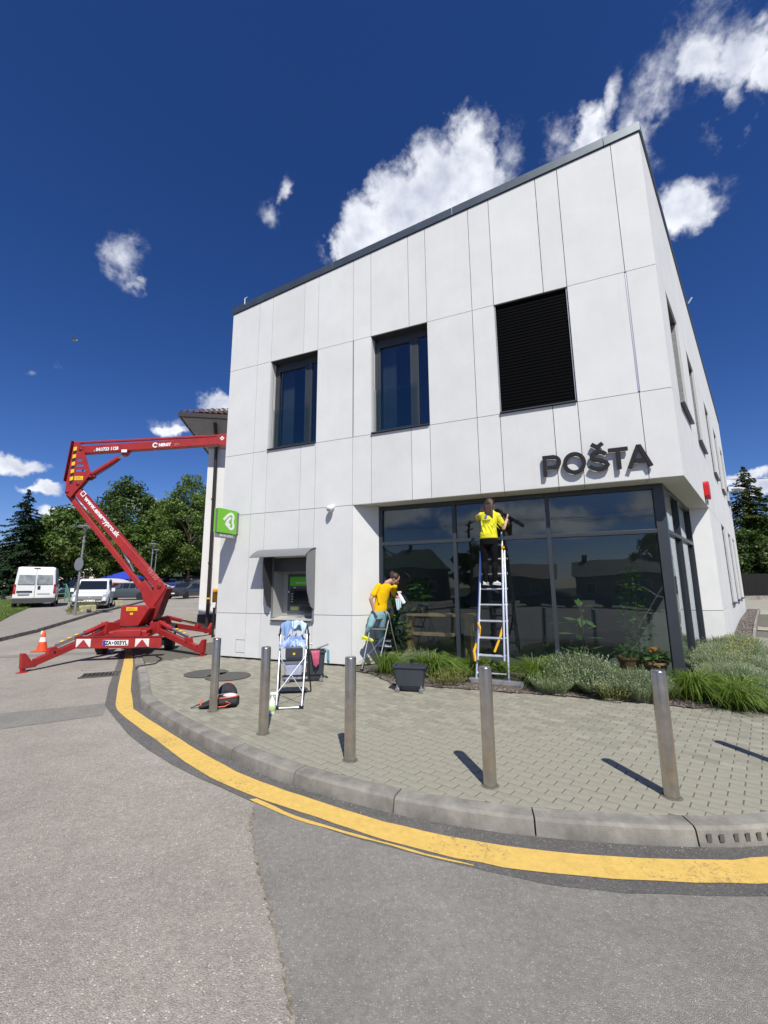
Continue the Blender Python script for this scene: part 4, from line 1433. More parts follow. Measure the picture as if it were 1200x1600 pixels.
MB().obox(F(HS0, .95, -.36), DF * (HS1 - HS0), UP * 1.1, -NF * .02).build('fascia', mat('fascia_grey', (.36, .36, .35), .5), AT)
un = MB(); un.obox(F(7.30, 1.04, -.36), DF * .73, UP * .89, NF * .035); un.build('surround', mat('blue_grey_plastic', (.07, .08, .10), .45), AT, bevel=.01)
hdm = MB(); hdm.obox(F(7.34, 1.66, -.32), DF * .62, UP * .21, NF * .012)
hdm.build('green_header', mat('header_green', (.11, .50, .02), .35), AT)
put_text('BANKOMAT', .055, F(7.64, 1.73, -.306), -DF, UP, M['whiteprint'], AT, 'header_lettering', lift=.002)
MB().obox(F(7.36, 1.23, -.325), DF * .58, UP * .36, NF * .008).build('screen_surround', M['blackplastic'], AT)
MB().obox(F(7.47, 1.29, -.316), DF * .36, UP * .25, NF * .004).build('screen', mat('screen_glass', (.01, .012, .02), .08), AT)
kb_ = MB()
for side in (7.40, 7.87):
    for k in range(4): kb_.obox(F(side, 1.285 + k * .06, -.316), DF * .035, UP * .022, NF * .008)
kb_.build('side_key', M['alu'], AT)
MB().obox(F(7.70, 1.10, -.325), DF * .23, UP * .085, NF * .01).build('notice', mat('pale_green_notice', (.45, .50, .20), .5), AT)
MB().obox(F(7.37, 1.09, -.325), DF * .26, UP * .11, NF * .014).build('card_slot', M['blackplastic'], AT)
kp = MB()
for i in range(4):
    for j in range(3): kp.obox(F(7.50 + i * .05, .985 + j * .006, -.28 + j * .05), DF * .04, UP * .012, NF * .035)
kp.build('keypad', M['alu'], AT)
MB().obox(F(7.98, 1.50, -.325), DF * .03, UP * .045, NF * .006).build('white_sticker', M['white'], AT)
MB().obox(F(7.80, 1.61, -.325), DF * .06, UP * .02, NF * .006).build('white_sticker', M['white'], AT)

# ---------------------------------------------------------------- green lightbox sign of the cash machine
GS = thing('bank_sign', 'square green projecting sign with white heart shaped emblem over grey plate', 'sign', F(9.36, 2.86, .0))
M['green'] = mat('sign_green', (.16, .50, .012), .35, coat=.3)
gs0, gs1, go0, go1, gz0, gz1 = 9.285, 9.42, .10, .70, 2.905, 3.485
MB().obox(F(gs0, gz0, go0), DF * .045, UP * (gz1 - gz0), NF * (go1 - go0)).build('face_box', M['green'], GS, bevel=.006)
MB().obox(F(gs0 + .105, gz0, go0), DF * .045, UP * (gz1 - gz0), NF * (go1 - go0)).build('face_box', M['green'], GS, bevel=.006)
MB().obox(F(gs0 + .045, gz0 + .01, go0 + .01), DF * .06, UP * (gz1 - gz0 - .02), NF * (go1 - go0 - .02)).build('core', M['hood'], GS)
MB().obox(F(gs0 + .03, gz0 + .03, .0), DF * .09, UP * (gz1 - gz0 - .05), NF * .10).build('bracket', M['hood'], GS)
MB().obox(F(gs0 + .02, gz0 - .105, go0 + .03), DF * .10, UP * .095, NF * .55).build('lower_plate', mat('grey_plate', (.20, .205, .215), .5), GS)
put_text('BANKOMAT', .10, F(gs0 + .02, gz0 - .057, .405), -NF, UP, M['whiteprint'], GS, lift=.002, width=.44)
em = MB()
def E_(u, v):     # u from the left edge of the face (outer) to the wall, v up, 0..1
    return F(gs0 - .0015, gz0 + v * (gz1 - gz0), go1 - u * (go1 - go0))
ew = .062
outl = [(.25, .53), (.50, .77)] + [(.655 + .135 * math.cos(R(a)), .70 + .135 * math.sin(R(a))) for a in range(130, -60, -19)] + \
       [(.68 + .13 * math.cos(R(a)), .34 + .14 * math.sin(R(a))) for a in range(50, -140, -19)] + [(.36, .40)]
stroke(em, [E_(u, v) for u, v in outl], ew, .004, -DF)
stroke(em, [E_(u, v) for u, v in ((.44, .49), (.64, .68))], ew, .0035, -DF)
stroke(em, [E_(u, v) for u, v in ((.53, .55), (.45, .47), (.62, .32))], ew, .003, -DF)
em.build('emblem', M['whiteprint'], GS, fix=False)

# ---------------------------------------------------------------- small fittings
DC = thing('dome_camera', 'white round dome camera on the facade above the cash machine', 'camera', F(6.66, 3.36, 0))
MB().lathe([(.0, 0), (.06, 0), (.065, .03), (.055, .05), (.03, .06)], F(6.655, 3.395, 0), 16, NF).build('base', M['white'], DC, sm=40)
MB().ball(F(6.67, 3.355, .105), (.078, .078, .078), 14, 10).build('housing', M['white'], DC, sm=60)
MB().ball(F(6.665, 3.335, .15), (.042, .042, .042), 12, 8).build('dome', mat('smoked_dome', (.35, .35, .36), .1), DC, sm=60)
AL = thing('alarm_siren', 'red alarm siren box high on the right hand wall', 'alarm', G(3.5, 3.5, 0))
al = MB(); al.prism([G(3.34, 3.58, 0), G(3.34, 3.86, 0), G(3.43, 3.92, 0), G(3.62, 3.92, 0), G(3.70, 3.86, 0), G(3.70, 3.58, 0), G(3.60, 3.52, 0), G(3.44, 3.52, 0)], NR * .10)
al.build('housing', mat('alarm_red', (.55, .012, .012), .35), AL, bevel=.015)
MB().obox(G(3.49, 3.40, .02), DR * .05, UP * .1, NR * .03).build('strobe', M['greymetal'], AL)
WC = thing('bullet_camera', 'white bullet camera on a bracket at the far end of right wall', 'camera', G(15.6, 5.6, 0))
MB().box(G(15.6, 5.75, .06), (.2, .2, .2)).build('bracket', M['white'], WC)
MB().tube([G(15.6, 5.75, .1), G(15.55, 5.72, .42), G(15.2, 5.58, .62)], .075, 10).build('body', M['white'], WC, sm=50)
MB().tube([G(15.2, 5.58, .62), G(15.12, 5.55, .66)], .07, 10).build('lens', M['blackplastic'], WC)
# ---------------------------------------------------------------- bollards
BOL = [((-2.328, 6.113), 'stainless bollard beside the open dark sports bag'), ((-1.399, 5.209), 'stainless bollard beside the white spray bottle'),
       ((-.346, 4.446), 'stainless bollard standing between the two stepladders, nobody and nothing next to it'), ((.87, 3.892), 'stainless bollard in front of the tall aluminium ladder'),
       ((2.242, 3.673), 'stainless bollard nearest the dark corner post and its flower bed'), ((3.66, 4.12), 'stainless bollard just out of the picture whose shadow reaches in')]
def bollard(lab):
    b = thing('bollard', lab, 'bollard', (0, 0, 0), 0, 'stainless bollards along the kerb')
    MB().lathe([(.0, -.02), (.0555, -.02), (.0555, .935), (.054, .942), (.052, .944)], (0, 0, 0), 28).build('post', M['steel'], b, local=True, sm=40)
    MB().lathe([(.0525, .938), (.0525, .949), (.046, .953), (.0, .954)], (0, 0, 0), 28).build('cap', M['steel'], b, local=True, sm=40)
    MB().lathe([(.075, .000), (.075, .003), (.0565, .006), (.0565, .0)], (0, 0, 0), 24, cap=False).build('collar', M['sand'], b, local=True)
    return b
b0 = None
for i, ((x, y), lab) in enumerate(BOL):
    z = zwalk(x, y)
    if b0 is None:
        b0 = bollard(lab); b0.location = (x, y, z)
    else:
        copy_tree(b0, (x, y, z), rng.uniform(0, 6), None, lab)

# ---------------------------------------------------------------- aluminium ladder (two sections slid together)
LO, LK = .60, .371
def lo(z): return LO - LK * z
LA_ = thing('extension_ladder', 'tall aluminium extension ladder leaning on the dark shop glazing', 'ladder', F(3.18, 0, LO))
def rail(s0, s1, z0, z1, d, name='rail'):
    m = MB(); m.beam(F(s0, z0, lo(z0) + d), F(s1, z1, lo(z1) + d), .028, .075, NF); m.build(name, M['alu'], LA_, bevel=.004)
# lower section (behind) and fly section (in front)
rail(3.465, 3.445, .07, 2.30, -.03); rail(2.925, 2.985, .07, 2.30, -.03)
rail(3.435, 3.415, .36, 2.66, .045, 'fly_rail'); rail(2.985, 3.025, .36, 2.66, .045, 'fly_rail')
for k in range(8):
    z = .44 + k * .283
    m = MB(); m.tube([F(3.43, z, lo(z) + .045), F(3.00, z, lo(z) + .045)], .017, 8); m.build('rung', M['alu'], LA_, sm=50)
for k in range(8):
    z = .16 + k * .283
    m = MB(); m.tube([F(3.455, z, lo(z) - .03), F(2.965, z, lo(z) - .03)], .016, 8); m.build('rung', M['alu'], LA_, sm=50)
    mm = MB(); mm.lathe([(.02, 0), (.02, .012)], F(2.943, z, lo(z) - .03), 8, -DF); mm.build('rung_end', M['alu'], LA_)
m = MB(); m.beam(F(3.58, .050, LO - .03), F(2.68, .050, LO + .04), .09, .07, UP); m.build('foot_bar', M['alu'], LA_, bevel=.006)
for s in (3.60, 2.72): MB().box(F(s, .022, LO), (.09, .10, .05), -AZF).build('rubber_foot', M['rubber'], LA_)
# yellow straps / hooks
M['strap'] = mat('yellow_strap', (.78, .42, .02), .6)
MB().tube([F(3.44, .98, lo(.98) + .09), F(3.40, .90, lo(.9) + .11), F(3.42, .76, lo(.78) + .06)], .020, 6).build('strap', M['strap'], LA_)
MB().tube([F(3.0, 1.0, lo(1.0) - .02), F(3.06, .75, lo(.75) + .03), F(3.16, .50, lo(.5) + .02)], .022, 6).build('strap', M['strap'], LA_)
MB().tube([F(3.475, .62, lo(.62)), F(3.51, .50, lo(.5) + .03), F(3.48, .34, lo(.34) + .02)], .024, 6).build('strap', M['strap'], LA_)
MB().box(F(3.0, 2.36, lo(2.3) + .04), (.05, .1, .05), -AZF).build('guide_bracket', M['strap'], LA_)

# ---------------------------------------------------------------- stepladders (local: +y is the climbing side)
def stepladder(lab, loc, rz, dark):
    t = thing('stepladder', lab, 'stepladder', loc, rz, 'folding household stepladders')
    fm = M['brown'] if dark else M['greymetal']
    am = M['alu'] if dark else M['greymetal']
    hoop = [(-.245, .46, .02), (-.225, .30, .33), (-.215, .12, .70), (-.208, .02, .98)]
    top = [(-.190, .0, 1.075), (-.135, -.01, 1.115), (0, -.012, 1.122), (.135, -.01, 1.115), (.190, .0, 1.075)]
    hp = hoop + top + [(-x, y, z) for x, y, z in hoop[::-1]]
    MB().tube(hp, .0125, 8).build('front_hoop', fm, t, local=True, sm=50)
    MB().tube([(-.245, .46, .014), (.245, .46, .014)], .012, 8).build('floor_bar', fm, t, local=True, sm=50)
    for s in (-1, 1):
        MB().tube([(s * .170, -.46, .03), (s * .185, -.22, .50), (s * .195, .0, .93)], .0125, 8).build('rear_leg', am, t, local=True, sm=50)
        MB().box((s * .165, -.46, .02), (.06, .045, .04)).build('rubber_foot', M['blackplastic'], t, local=True)
        MB().tube([(s * .200, .02, .93), (s * .225, .03, .93)], .022, 8).build('joint_knob', M['blackplastic'], t, local=True)
    MB().tube([(-.165, -.46, .018), (.165, -.46, .018)], .012, 8).build('rear_floor_bar', am, t, local=True, sm=50)
    MB().tube([(-.173, -.37, .20), (.187, -.155, .64)], .007, 6).build('cross_brace', am, t, local=True)
    MB().tube([(.173, -.375, .20), (-.187, -.150, .64)], .007, 6).build('cross_brace', am, t, local=True)
    for z, y, d in ((.775, -.02, .24), (.52, .17, .19), (.27, .29, .15)):
        st = MB(); st.box((0, y + .02, z), (.385, d, .025)); st.build('step', M['blackplastic'] if z > .7 or not dark else M['blackplastic'], t, local=True, bevel=.005)
        MB().box((0, y + .02 - d / 2 - .008, z - .004), (.40, .014, .03)).build('step_edge', am, t, local=True)
    return t
SLA = stepladder('stepladder hung and heaped with blue cleaning cloths', (-1.37, 6.63, 0), R(6.5), True)
pB = F(5.52, zwalk(0, 9), -.04)
SLB_RZ = math.atan2(-NF.y, -NF.x) - math.pi / 2 - R(4)
SLB = stepladder('plain grey stepladder the woman by the white wall holds on to', (pB.x, pB.y, .015), SLB_RZ, False)
SLA['group'] = SLB['group'] = 'folding household stepladders'

# cloths over the first stepladder
def cloth_mat(n, c, v=.12): return mat(n, c, .9, var=v, vscale=14, bump=.25, bscale=120)
M['clothblue'] = cloth_mat('blue_cloth', (.22, .36, .62)); M['clothpale'] = cloth_mat('pale_blue_cloth', (.52, .66, .78)); M['clothdeep'] = cloth_mat('check_blue_cloth', (.14, .23, .52), .5)
RA = Matrix.Rotation(R(6.5), 3, 'Z')
def la(x, y, z): return V((-1.37, 6.63, 0)) + RA @ V((x, y, z))
def drape(name, lab, mt, x0, x1, front, backl, seed):
    r_ = random.Random(seed)
    nx, ny = 18, 22
    vs, fs = [], []
    ph = [r_.uniform(0, 6) for _ in range(4)]
    for j in range(ny + 1):
        for i in range(nx + 1):
            u, v = i / nx, j / ny
            x = x0 + (x1 - x0) * u
            fl = front(u); bl = backl(u)
            d = -fl + (fl + bl) * v               # signed length over the bar, negative = camera side
            ad = abs(d)
            w = .018 * math.sin(u * 9 + ph[0] + d * 4) * min(1, ad * 8) + .010 * math.sin(u * 21 + ph[1])
            rr = .016
            if ad < rr * 1.5: y, z = d * .8, 1.122 + rr - ad * .35
            else:
                y = math.copysign(rr * 1.2 + .02 * min(1, ad * 6), d); z = 1.122 + rr * .5 - (ad - rr)
            xx = x + .05 * ad * math.sin(u * 5 + ph[2]) * 1.2 + (x0 + x1 - 2 * x) * .5 * max(0, ad - .05) * 1.6
            arch = -.05 * max(0, abs(x) - .12) / .08
            vs.append(la(xx, y + w - .012, z + arch + .006 * math.sin(u * 15 + v * 9)))
    for j in range(ny):
        for i in range(nx):
            a = j * (nx + 1) + i; fs.append((a, a + 1, a + nx + 2, a + nx + 1))
    m = MB(); m.add(vs, fs)
    o = m.build(name, mt, None, sm=70, fix=False)
    so_ = o.modifiers.new('Solidify', 'SOLIDIFY'); so_.thickness = .004
    tag(o, lab, 'cloth', 'cleaning cloths on the stepladder')
drape('cleaning_cloth', 'blue cleaning cloth hanging at the left of stepladder top bar', M['clothblue'], -.20, .0, lambda u: .12 + .15 * math.sin(min(1, u * 1.25) * math.pi * .85) ** 2 + .05 * math.sin(u * 14), lambda u: .12, 3)
drape('cleaning_cloth', 'pale blue cleaning cloth hanging at the right of stepladder top bar', M['clothpale'], -.03, .19, lambda u: .10 + .09 * (u > .6) * math.sin((u - .6) / .4 * math.pi) + .03 * math.sin(u * 11), lambda u: .16, 5)
mbh = MB()
hr = random.Random(4)
rings = []
nx, ny = 40, 26
vs, fs = [], []
for j in range(ny + 1):
    for i in range(nx + 1):
        u, v = i / nx * 2 - 1, j / ny * 2 - 1
        e = max(0, 1 - (abs(u) ** 2.4 + abs(v) ** 2.4) * .95)
        z = .79 + .10 * e ** .5 * (1 + .45 * math.sin(u * 7 + v * 3) * math.sin(v * 8 - u * 4)) + .022 * math.sin(u * 19 + 5 * math.sin(v * 7)) * (e > 0)
        droop = max(0, abs(v) - .72) * .10 * (v < 0) * (.5 + .6 * math.sin(u * 7 + 1))
        vs.append(la(u * .185 + .014 * math.sin(v * 11 + u * 3), .0 + v * .17 + .012 * math.sin(u * 13), z - droop))
for j in range(ny):
    for i in range(nx):
        a = j * (nx + 1) + i; fs.append((a, a + 1, a + nx + 2, a + nx + 1))
mbh.add(vs, fs)
M['clothheap'] = mat('crumpled_cloth', (.10, .18, .50), .9, vcol=(.50, .62, .80), vscale=11, bump=.3, bscale=60, detail=3)
tag(mbh.build('cloth_heap', M['clothheap'], None, sm=75, fix=False), 'crumpled heap of blue checked cloths on the stepladder platform', 'cloths')

# ---------------------------------------------------------------- mop buckets on castors
def castor(parent, x, y, h=.06):
    c = bpy.data.objects.new('castor', None); COL.objects.link(c); reg(c, parent, (x, y, 0))
    MB().lathe([(.0, -.014), (.03, -.014), (.036, -.008), (.036, .008), (.03, .014), (.0, .014)], (0, 0, .036), 14, V((0, 1, 0))).build('wheel', M['greymetal'], c, local=True, sm=40)
    for s_ in (-.018, .018): MB().box((0, s_, .056), (.018, .004, .05)).build('fork', M['greymetal'], c, local=True)
    MB().lathe([(.014, .080), (.014, .112)], (0, 0, 0), 10).build('stem', M['greymetal'], c, local=True)
def tub(m, L, W, z0, z1, t=.012, taper=.86, lip=.018):
    def ring(l, w, z, r=.05):
        pts = []
        for cx, cy, a0 in ((1, 1, 0), (-1, 1, 90), (-1, -1, 180), (1, -1, 270)):
            for k in range(5):
                a = R(a0 + 90 * k / 4)
                pts.append(V((cx * (l / 2 - r) + math.cos(a) * r, cy * (w / 2 - r) + math.sin(a) * r, z)))
        return pts
    m.loft([ring(L * taper, W * taper, z0), ring(L, W, z1 - .03), ring(L + 2 * lip, W + 2 * lip, z1 - .028), ring(L + 2 * lip, W + 2 * lip, z1), ring(L - 2 * t, W - 2 * t, z1), ring(L * taper - 2 * t, W * taper - 2 * t, z0 + .03)])
bk = thing('mop_bucket', 'dark grey wheeled mop bucket standing alone before the grass tufts', 'bucket', (.395, 7.12, 0), R(-14))
m = MB(); tub(m, .50, .27, .105, .40); m.build('tub', M['greyplastic'], bk, local=True, sm=30)
for x in (-.19, .19):
    for y in (-.10, .10): castor(bk, x, y)
MB().tube([(-.20, 0, .12), (.20, 0, .12)], .012, 6).build('axle_bar', M['blackplastic'], bk, local=True)
MB().box((0, .145, .41), (.06, .02, .10)).build('handle_mount', M['blackplastic'], bk, local=True)
MB().tube([(.265, -.10, .385), (.285, -.09, .31), (.29, 0, .275), (.285, .09, .31), (.265, .10, .385)], .007, 6).build('handle', M['blackplastic'], bk, local=True)
MB().box((0, 0, .37), (.02, .24, .015)).build('divider', M['greyplastic'], bk, local=True)

tr = thing('cleaning_trolley', 'grey cleaning trolley with cloths on its rim behind the stepladder', 'trolley', (-1.42, 7.92, 0), R(10))
m = MB(); tub(m, .34, .34, .13, .52); 
for v in m.v: v.x += .17
m.build('tub', M['greyplastic'], tr, local=True, sm=30)
m = MB(); tub(m, .34, .30, .13, .36)
for v in m.v: v.x -= .20
m.build('lower_box', mat('frosted_box', (.42, .46, .62), .3, var=.2, vscale=8), tr, local=True, sm=30)
MB().box((-.20, -.03, .50), (.30, .12, .21)).build('press', M['greyplastic'], tr, local=True, bevel=.02)
MB().lathe([(.022, 0), (.022, .004)], (-.20, -.095, .48), 12, V((0, -1, 0))).build('badge', M['yellow'], tr, local=True)
MB().tube([(.05, .02, .52), (.05, .02, .62), (.12, .02, .63)], .014, 6).build('press_lever', M['greymetal'], tr, local=True)
MB().tube([(.18, 0, .54), (.40, -.02, .62)], .016, 8).build('handle', M['greymetal'], tr, local=True)
for x in (-.30, .28):
    for y in (-.12, .12): castor(tr, x, y)
MB().box((-.02, 0, .11), (.68, .26, .03)).build('chassis', M['blackplastic'], tr, local=True)
def hang(name, lab, mt, c, w, h, rz, seed):
    r_ = random.Random(seed); m = MB(); vs, fs = [], []
    rot = Matrix.Rotation(rz, 3, 'Z')
    nx, nz = 10, 12
    for j in range(nz + 1):
        for i in range(nx + 1):
            u, v = i / nx - .5, j / nz
            x = u * w * (1 - .35 * v) + .02 * v
            y = -.014 * math.sin(u * 16 + seed) * (.3 + v) - (.02 if j > 0 else -.03)
            vs.append(V(c) + rot @ V((x, y, -v * h * (1 + .12 * math.sin(u * 5 + seed)) + (.012 if j else .006))))
    for j in range(nz):
        for i in range(nx):
            a = j * (nx + 1) + i; fs.append((a, a + 1, a + nx + 2, a + nx + 1))
    m.add(vs, fs); o = m.build(name, mt, None, sm=70, fix=False)
    so_ = o.modifiers.new('Solidify', 'SOLIDIFY'); so_.thickness = .004
    return tag(o, lab, 'cloth', 'cleaning cloths on the trolley')
hang('cleaning_cloth', 'pink cleaning cloth hanging on the rim of the grey trolley', cloth_mat('pink_cloth', (.52, .12, .20)), (-1.22, 7.745, .53), .15, .25, R(10), 2)
hang('cleaning_cloth', 'turquoise cleaning cloth hanging at the right end of the trolley', cloth_mat('turquoise_cloth', (.12, .38, .48)), (-1.04, 7.90, .53), .09, .23, R(75), 7)

# ---------------------------------------------------------------- spray bottle
def spray(parent, mt, lab_m):
    MB().lathe([(.0, 0), (.042, 0), (.046, .01), (.047, .10), (.04, .15), (.022, .185), (.014, .20), (.014, .225), (.0, .225)], (0, 0, 0), 18).build('body', mt, parent, local=True, sm=45)
    MB().box((-.012, 0, .247), (.085, .028, .036)).build('spray_head', mt, parent, local=True, bevel=.006)
    MB().tube([(-.022, 0, .23), (-.034, 0, .195)], .006, 6).build('trigger', mt, parent, local=True)
    MB().lathe([(.0475, .035), (.0482, .036), (.0482, .105), (.0475, .106)], (0, 0, 0), 18, cap=False).build('label', lab_m, parent, local=True, sm=40)
sp_ = thing('spray_bottle', 'white spray bottle with green label on the paving behind bollard', 'bottle', (-1.50, 5.98, 0), R(200))
M['bottlewhite'] = mat('white_bottle_plastic', (.78, .80, .78), .35)
spray(sp_, M['bottlewhite'], mat('green_label', (.30, .52, .12), .4, vcol=(.62, .74, .42), vscale=22))

# ---------------------------------------------------------------- open sports bag
bag = thing('sports_bag', 'open dark sports bag with orange zips lying behind the bollard', 'bag', (-2.28, 6.34, 0), R(8))
M['bagcloth'] = mat('dark_bag_fabric', (.022, .022, .03), .8, var=.3, vscale=20, bump=.3, bscale=150)
M['bagorange'] = mat('orange_piping', (.72, .13, .05), .6)
body = MB()
secs = []
for k in range(13):
    x = -.30 + .50 * k / 12
    w = .16 * (1 - ((x + .05) / .30) ** 4) ** .5 if abs((x + .05) / .30) < 1 else .03
    h = .155 * (1 - .5 * ((x - .03) / .32) ** 2) * (.55 + .45 * sst(-.30, -.1, x))
    secs.append([V((x, math.cos(2 * math.pi * i / 16) * max(w, .04), h * .5 + math.sin(2 * math.pi * i / 16) * h * .5 * (1 if i > 8 else .92) + .003)) for i in range(16)])
body.loft(secs); body.build('body', M['bagcloth'], bag, local=True, sm=50)
flap = MB(); fr_ = []
for k in range(11):
    a = R(-80 + 160 * k / 10)
    fr_.append([V((.03 + .13 * math.sin(a), .05 + .02 * q, .12 + .17 * math.cos(a) * (.25 + .75 * q / 3))) for q in range(4)])
vs = [p for r in fr_ for p in r]; fs = [(k * 4 + q, k * 4 + q + 1, k * 4 + q + 5, k * 4 + q + 4) for k in range(10) for q in range(3)]
flap.add(vs, fs); f_ = flap.build('flap', M['bagcloth'], bag, local=True, sm=50, fix=False)
so_ = f_.modifiers.new('Solidify', 'SOLIDIFY'); so_.thickness = .012
MB().tube([r[3] for r in fr_], .009, 6).build('flap_piping', M['bagorange'], bag, local=True)
MB().tube([(-.10, -.10, .12), (-.02, -.12, .135), (.10, -.12, .14), (.18, -.06, .14), (.20, .03, .13), (.14, .07, .13)], .009, 6).build('opening_zip', M['bagorange'], bag, local=True)
MB().tube([(-.06, -.165, .03), (.06, -.168, .04), (.13, -.145, .07), (.06, -.15, .10)], .008, 6).build('pocket_piping', M['bagorange'], bag, local=True)
MB().ball((.09, -.01, .14), (.10, .07, .035), 12, 8).build('lining', mat('pale_pink_lining', (.62, .40, .45), .8, vcol=(.72, .66, .70), vscale=12), bag, local=True, sm=60)
MB().tube([(-.30, -.02, .05), (-.36, -.03, .03), (-.42, -.05, .012)], .010, 6).build('strap_end', M['blackplastic'], bag, local=True)
MB().tube([(-.27, -.09, .02), (-.29, -.06, .08), (-.28, 0, .11)], .009, 6).build('end_piping', M['bagorange'], bag, local=True)

# ---------------------------------------------------------------- traffic cone
cx, cy = at(65, 1018, 12.0).x, 12.0
tcone = thing('traffic_cone', 'orange traffic cone with white band standing beyond the crane leg', 'traffic cone', (cx, cy, zroad(cx, cy)))
MB().box((0, 0, .015), (.36, .36, .03)).build('base', M['cone'], tcone, local=True, bevel=.008)
rad = lambda z: .125 - (.125 - .03) * (z - .03) / .50
MB().lathe([(rad(.03), .03), (rad(.25), .25)], (0, 0, 0), 20, cap=False).build('lower_cone', M['cone'], tcone, local=True, sm=40)
MB().lathe([(rad(.25) + .001, .25), (rad(.37) + .001, .37)], (0, 0, 0), 20, cap=False).build('reflective_band', M['whiteprint'], tcone, local=True, sm=40)
MB().lathe([(rad(.37), .37), (rad(.53), .53), (.02, .54), (.0, .54)], (0, 0, 0), 20).build('upper_cone', M['cone'], tcone, local=True, sm=40)
MB().box((-.03, -.02, .49), (.05, .03, .09), .3).build('white_rag', M['whiteprint'], tcone, local=True)
# ---------------------------------------------------------------- trailer boom lift
YB = 12.2
CR = thing('boom_lift', 'red trailer mounted boom lift with its outriggers set down on road', 'boom lift', (-6.75, 12.0, 0))
def bp(x, y, Y=YB): return at(x, y, Y)
def plate(name, pix, Y, th, mt=None, bevel=.012):
    m = MB(); m.prism([bp(x, y, Y - th / 2) for x, y in pix], V((0, th, 0)))
    return m.build(name, mt or M['red'], CR, bevel=bevel)
def beam_px(name, p, q, h, th, Y=YB, mt=None, bevel=.012):
    m = MB(); m.beam(bp(*p, Y), bp(*q, Y), th, h, V((0, 1, 0)).cross(bp(*q, Y) - bp(*p, Y)))
    return m.build(name, mt or M['red'], CR, bevel=bevel)
# elbow: two side plates with three slots
elbow = [(116.5, 690.5), (125, 692), (134, 712), (142, 740), (137, 746), (110, 777.5), (101.5, 771), (104, 753)]
def holed(Y, th):
    cu = bpy.data.curves.new('elbow', 'CURVE'); cu.dimensions = '2D'; cu.fill_mode = 'BOTH'; cu.extrude = th / 2
    def spl(pts):
        s = cu.splines.new('POLY'); s.points.add(len(pts) - 1); s.use_cyclic_u = True
        for i, (x, z) in enumerate(pts): s.points[i].co = (x, z, 0, 1)
    spl([(bp(x, y, Y).x, bp(x, y, Y).z) for x, y in elbow])
    for (xa, xb, yy) in ((120, 128, 719), (119, 131, 727.5), (118, 134, 735.3)):
        a, b = bp(xa, yy, Y), bp(xb, yy, Y)
        r = .034
        a.x += r; b.x -= r
        spl([(a.x - math.sin(t) * r, a.z + math.cos(t) * r) for t in np.linspace(0, math.pi, 7)] + [(b.x + math.sin(t) * r, b.z - math.cos(t) * r) for t in np.linspace(0, math.pi, 7)])
    o = bpy.data.objects.new('e', cu); COL.objects.link(o)
    dg = bpy.context.evaluated_depsgraph_get(); dg.update()
    me = bpy.data.meshes.new_from_object(o.evaluated_get(dg))
    m = MB(); m.add([V((v.co.x, Y - v.co.z, v.co.y)) for v in me.vertices], [tuple(p.vertices) for p in me.polygons])
    bpy.data.objects.remove(o); bpy.data.meshes.remove(me)
    m.build('elbow_plate', M['red'], CR, fix=False)
holed(YB - .14, .02); holed(YB + .14, .02)
m = MB()
for (a, b) in ((elbow[7], elbow[0]), (elbow[4], elbow[5])):
    m.beam(bp(*a), bp(*b), .26, .02, V((0, 1, 0)).cross(bp(*b) - bp(*a)))
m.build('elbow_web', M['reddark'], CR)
# hazard stripes up the edge
hz = MB(); hz2 = MB()
for k in range(6):
    y0 = 699 + k * 11.6
    x0 = 115.2 - (k * 11.6) * .128
    p = [(x0, y0), (x0 + 5.2, y0 - 1.6), (x0 + 4.6, y0 + 4.2), (x0 - .6, y0 + 5.8)]
    q = [(x0 - .6, y0 + 5.8), (x0 + 4.6, y0 + 4.2), (x0 + 3.9, y0 + 10.0), (x0 - 1.3, y0 + 11.6)]
    if k < 5: hz.prism([bp(x, y, YB - .153) for x, y in p], V((0, .002, 0))); hz2.prism([bp(x, y, YB - .153) for x, y in q], V((0, .002, 0)))
hz.build('hazard_stripe', M['yellow'], CR); hz2.build('hazard_stripe_black', M['black'], CR)
def sticker(c, w, h, mt, Y, name='sticker'):
    m = MB(); a = bp(*c, Y); m.obox(a - V((w / 2, 0, h / 2)), V((w, 0, 0)), V((0, -.002, 0)), V((0, 0, h))); m.build(name, mt, CR)
    return a
def lines(c, w, n_, Y, mt, pitch=.02, th=.006):
    m = MB(); a = bp(*c, Y)
    for k in range(n_): m.obox(a + V((-w / 2, 0, (n_ / 2 - k - .5) * pitch)), V((w * (.7 + .3 * ((k * 7) % 3) / 2), 0, 0)), V((0, -.001, 0)), V((0, 0, th)))
    m.build('sticker_print', mt, CR)
sticker((123, 747), .25, .12, M['yellow'], YB - .152); lines((123, 747), .19, 3, YB - .155, M['black'], .03)
for c, r in (((126, 702), .045), ((121.7, 756), .05), ((105, 768), .045), ((141, 745), .04)):
    a = bp(*c, YB - .15); MB().lathe([(r, 0), (r, .02), (r * .6, .035), (0, .035)], a, 12, V((0, -1, 0))).build('pivot_pin', M['reddark'], CR)
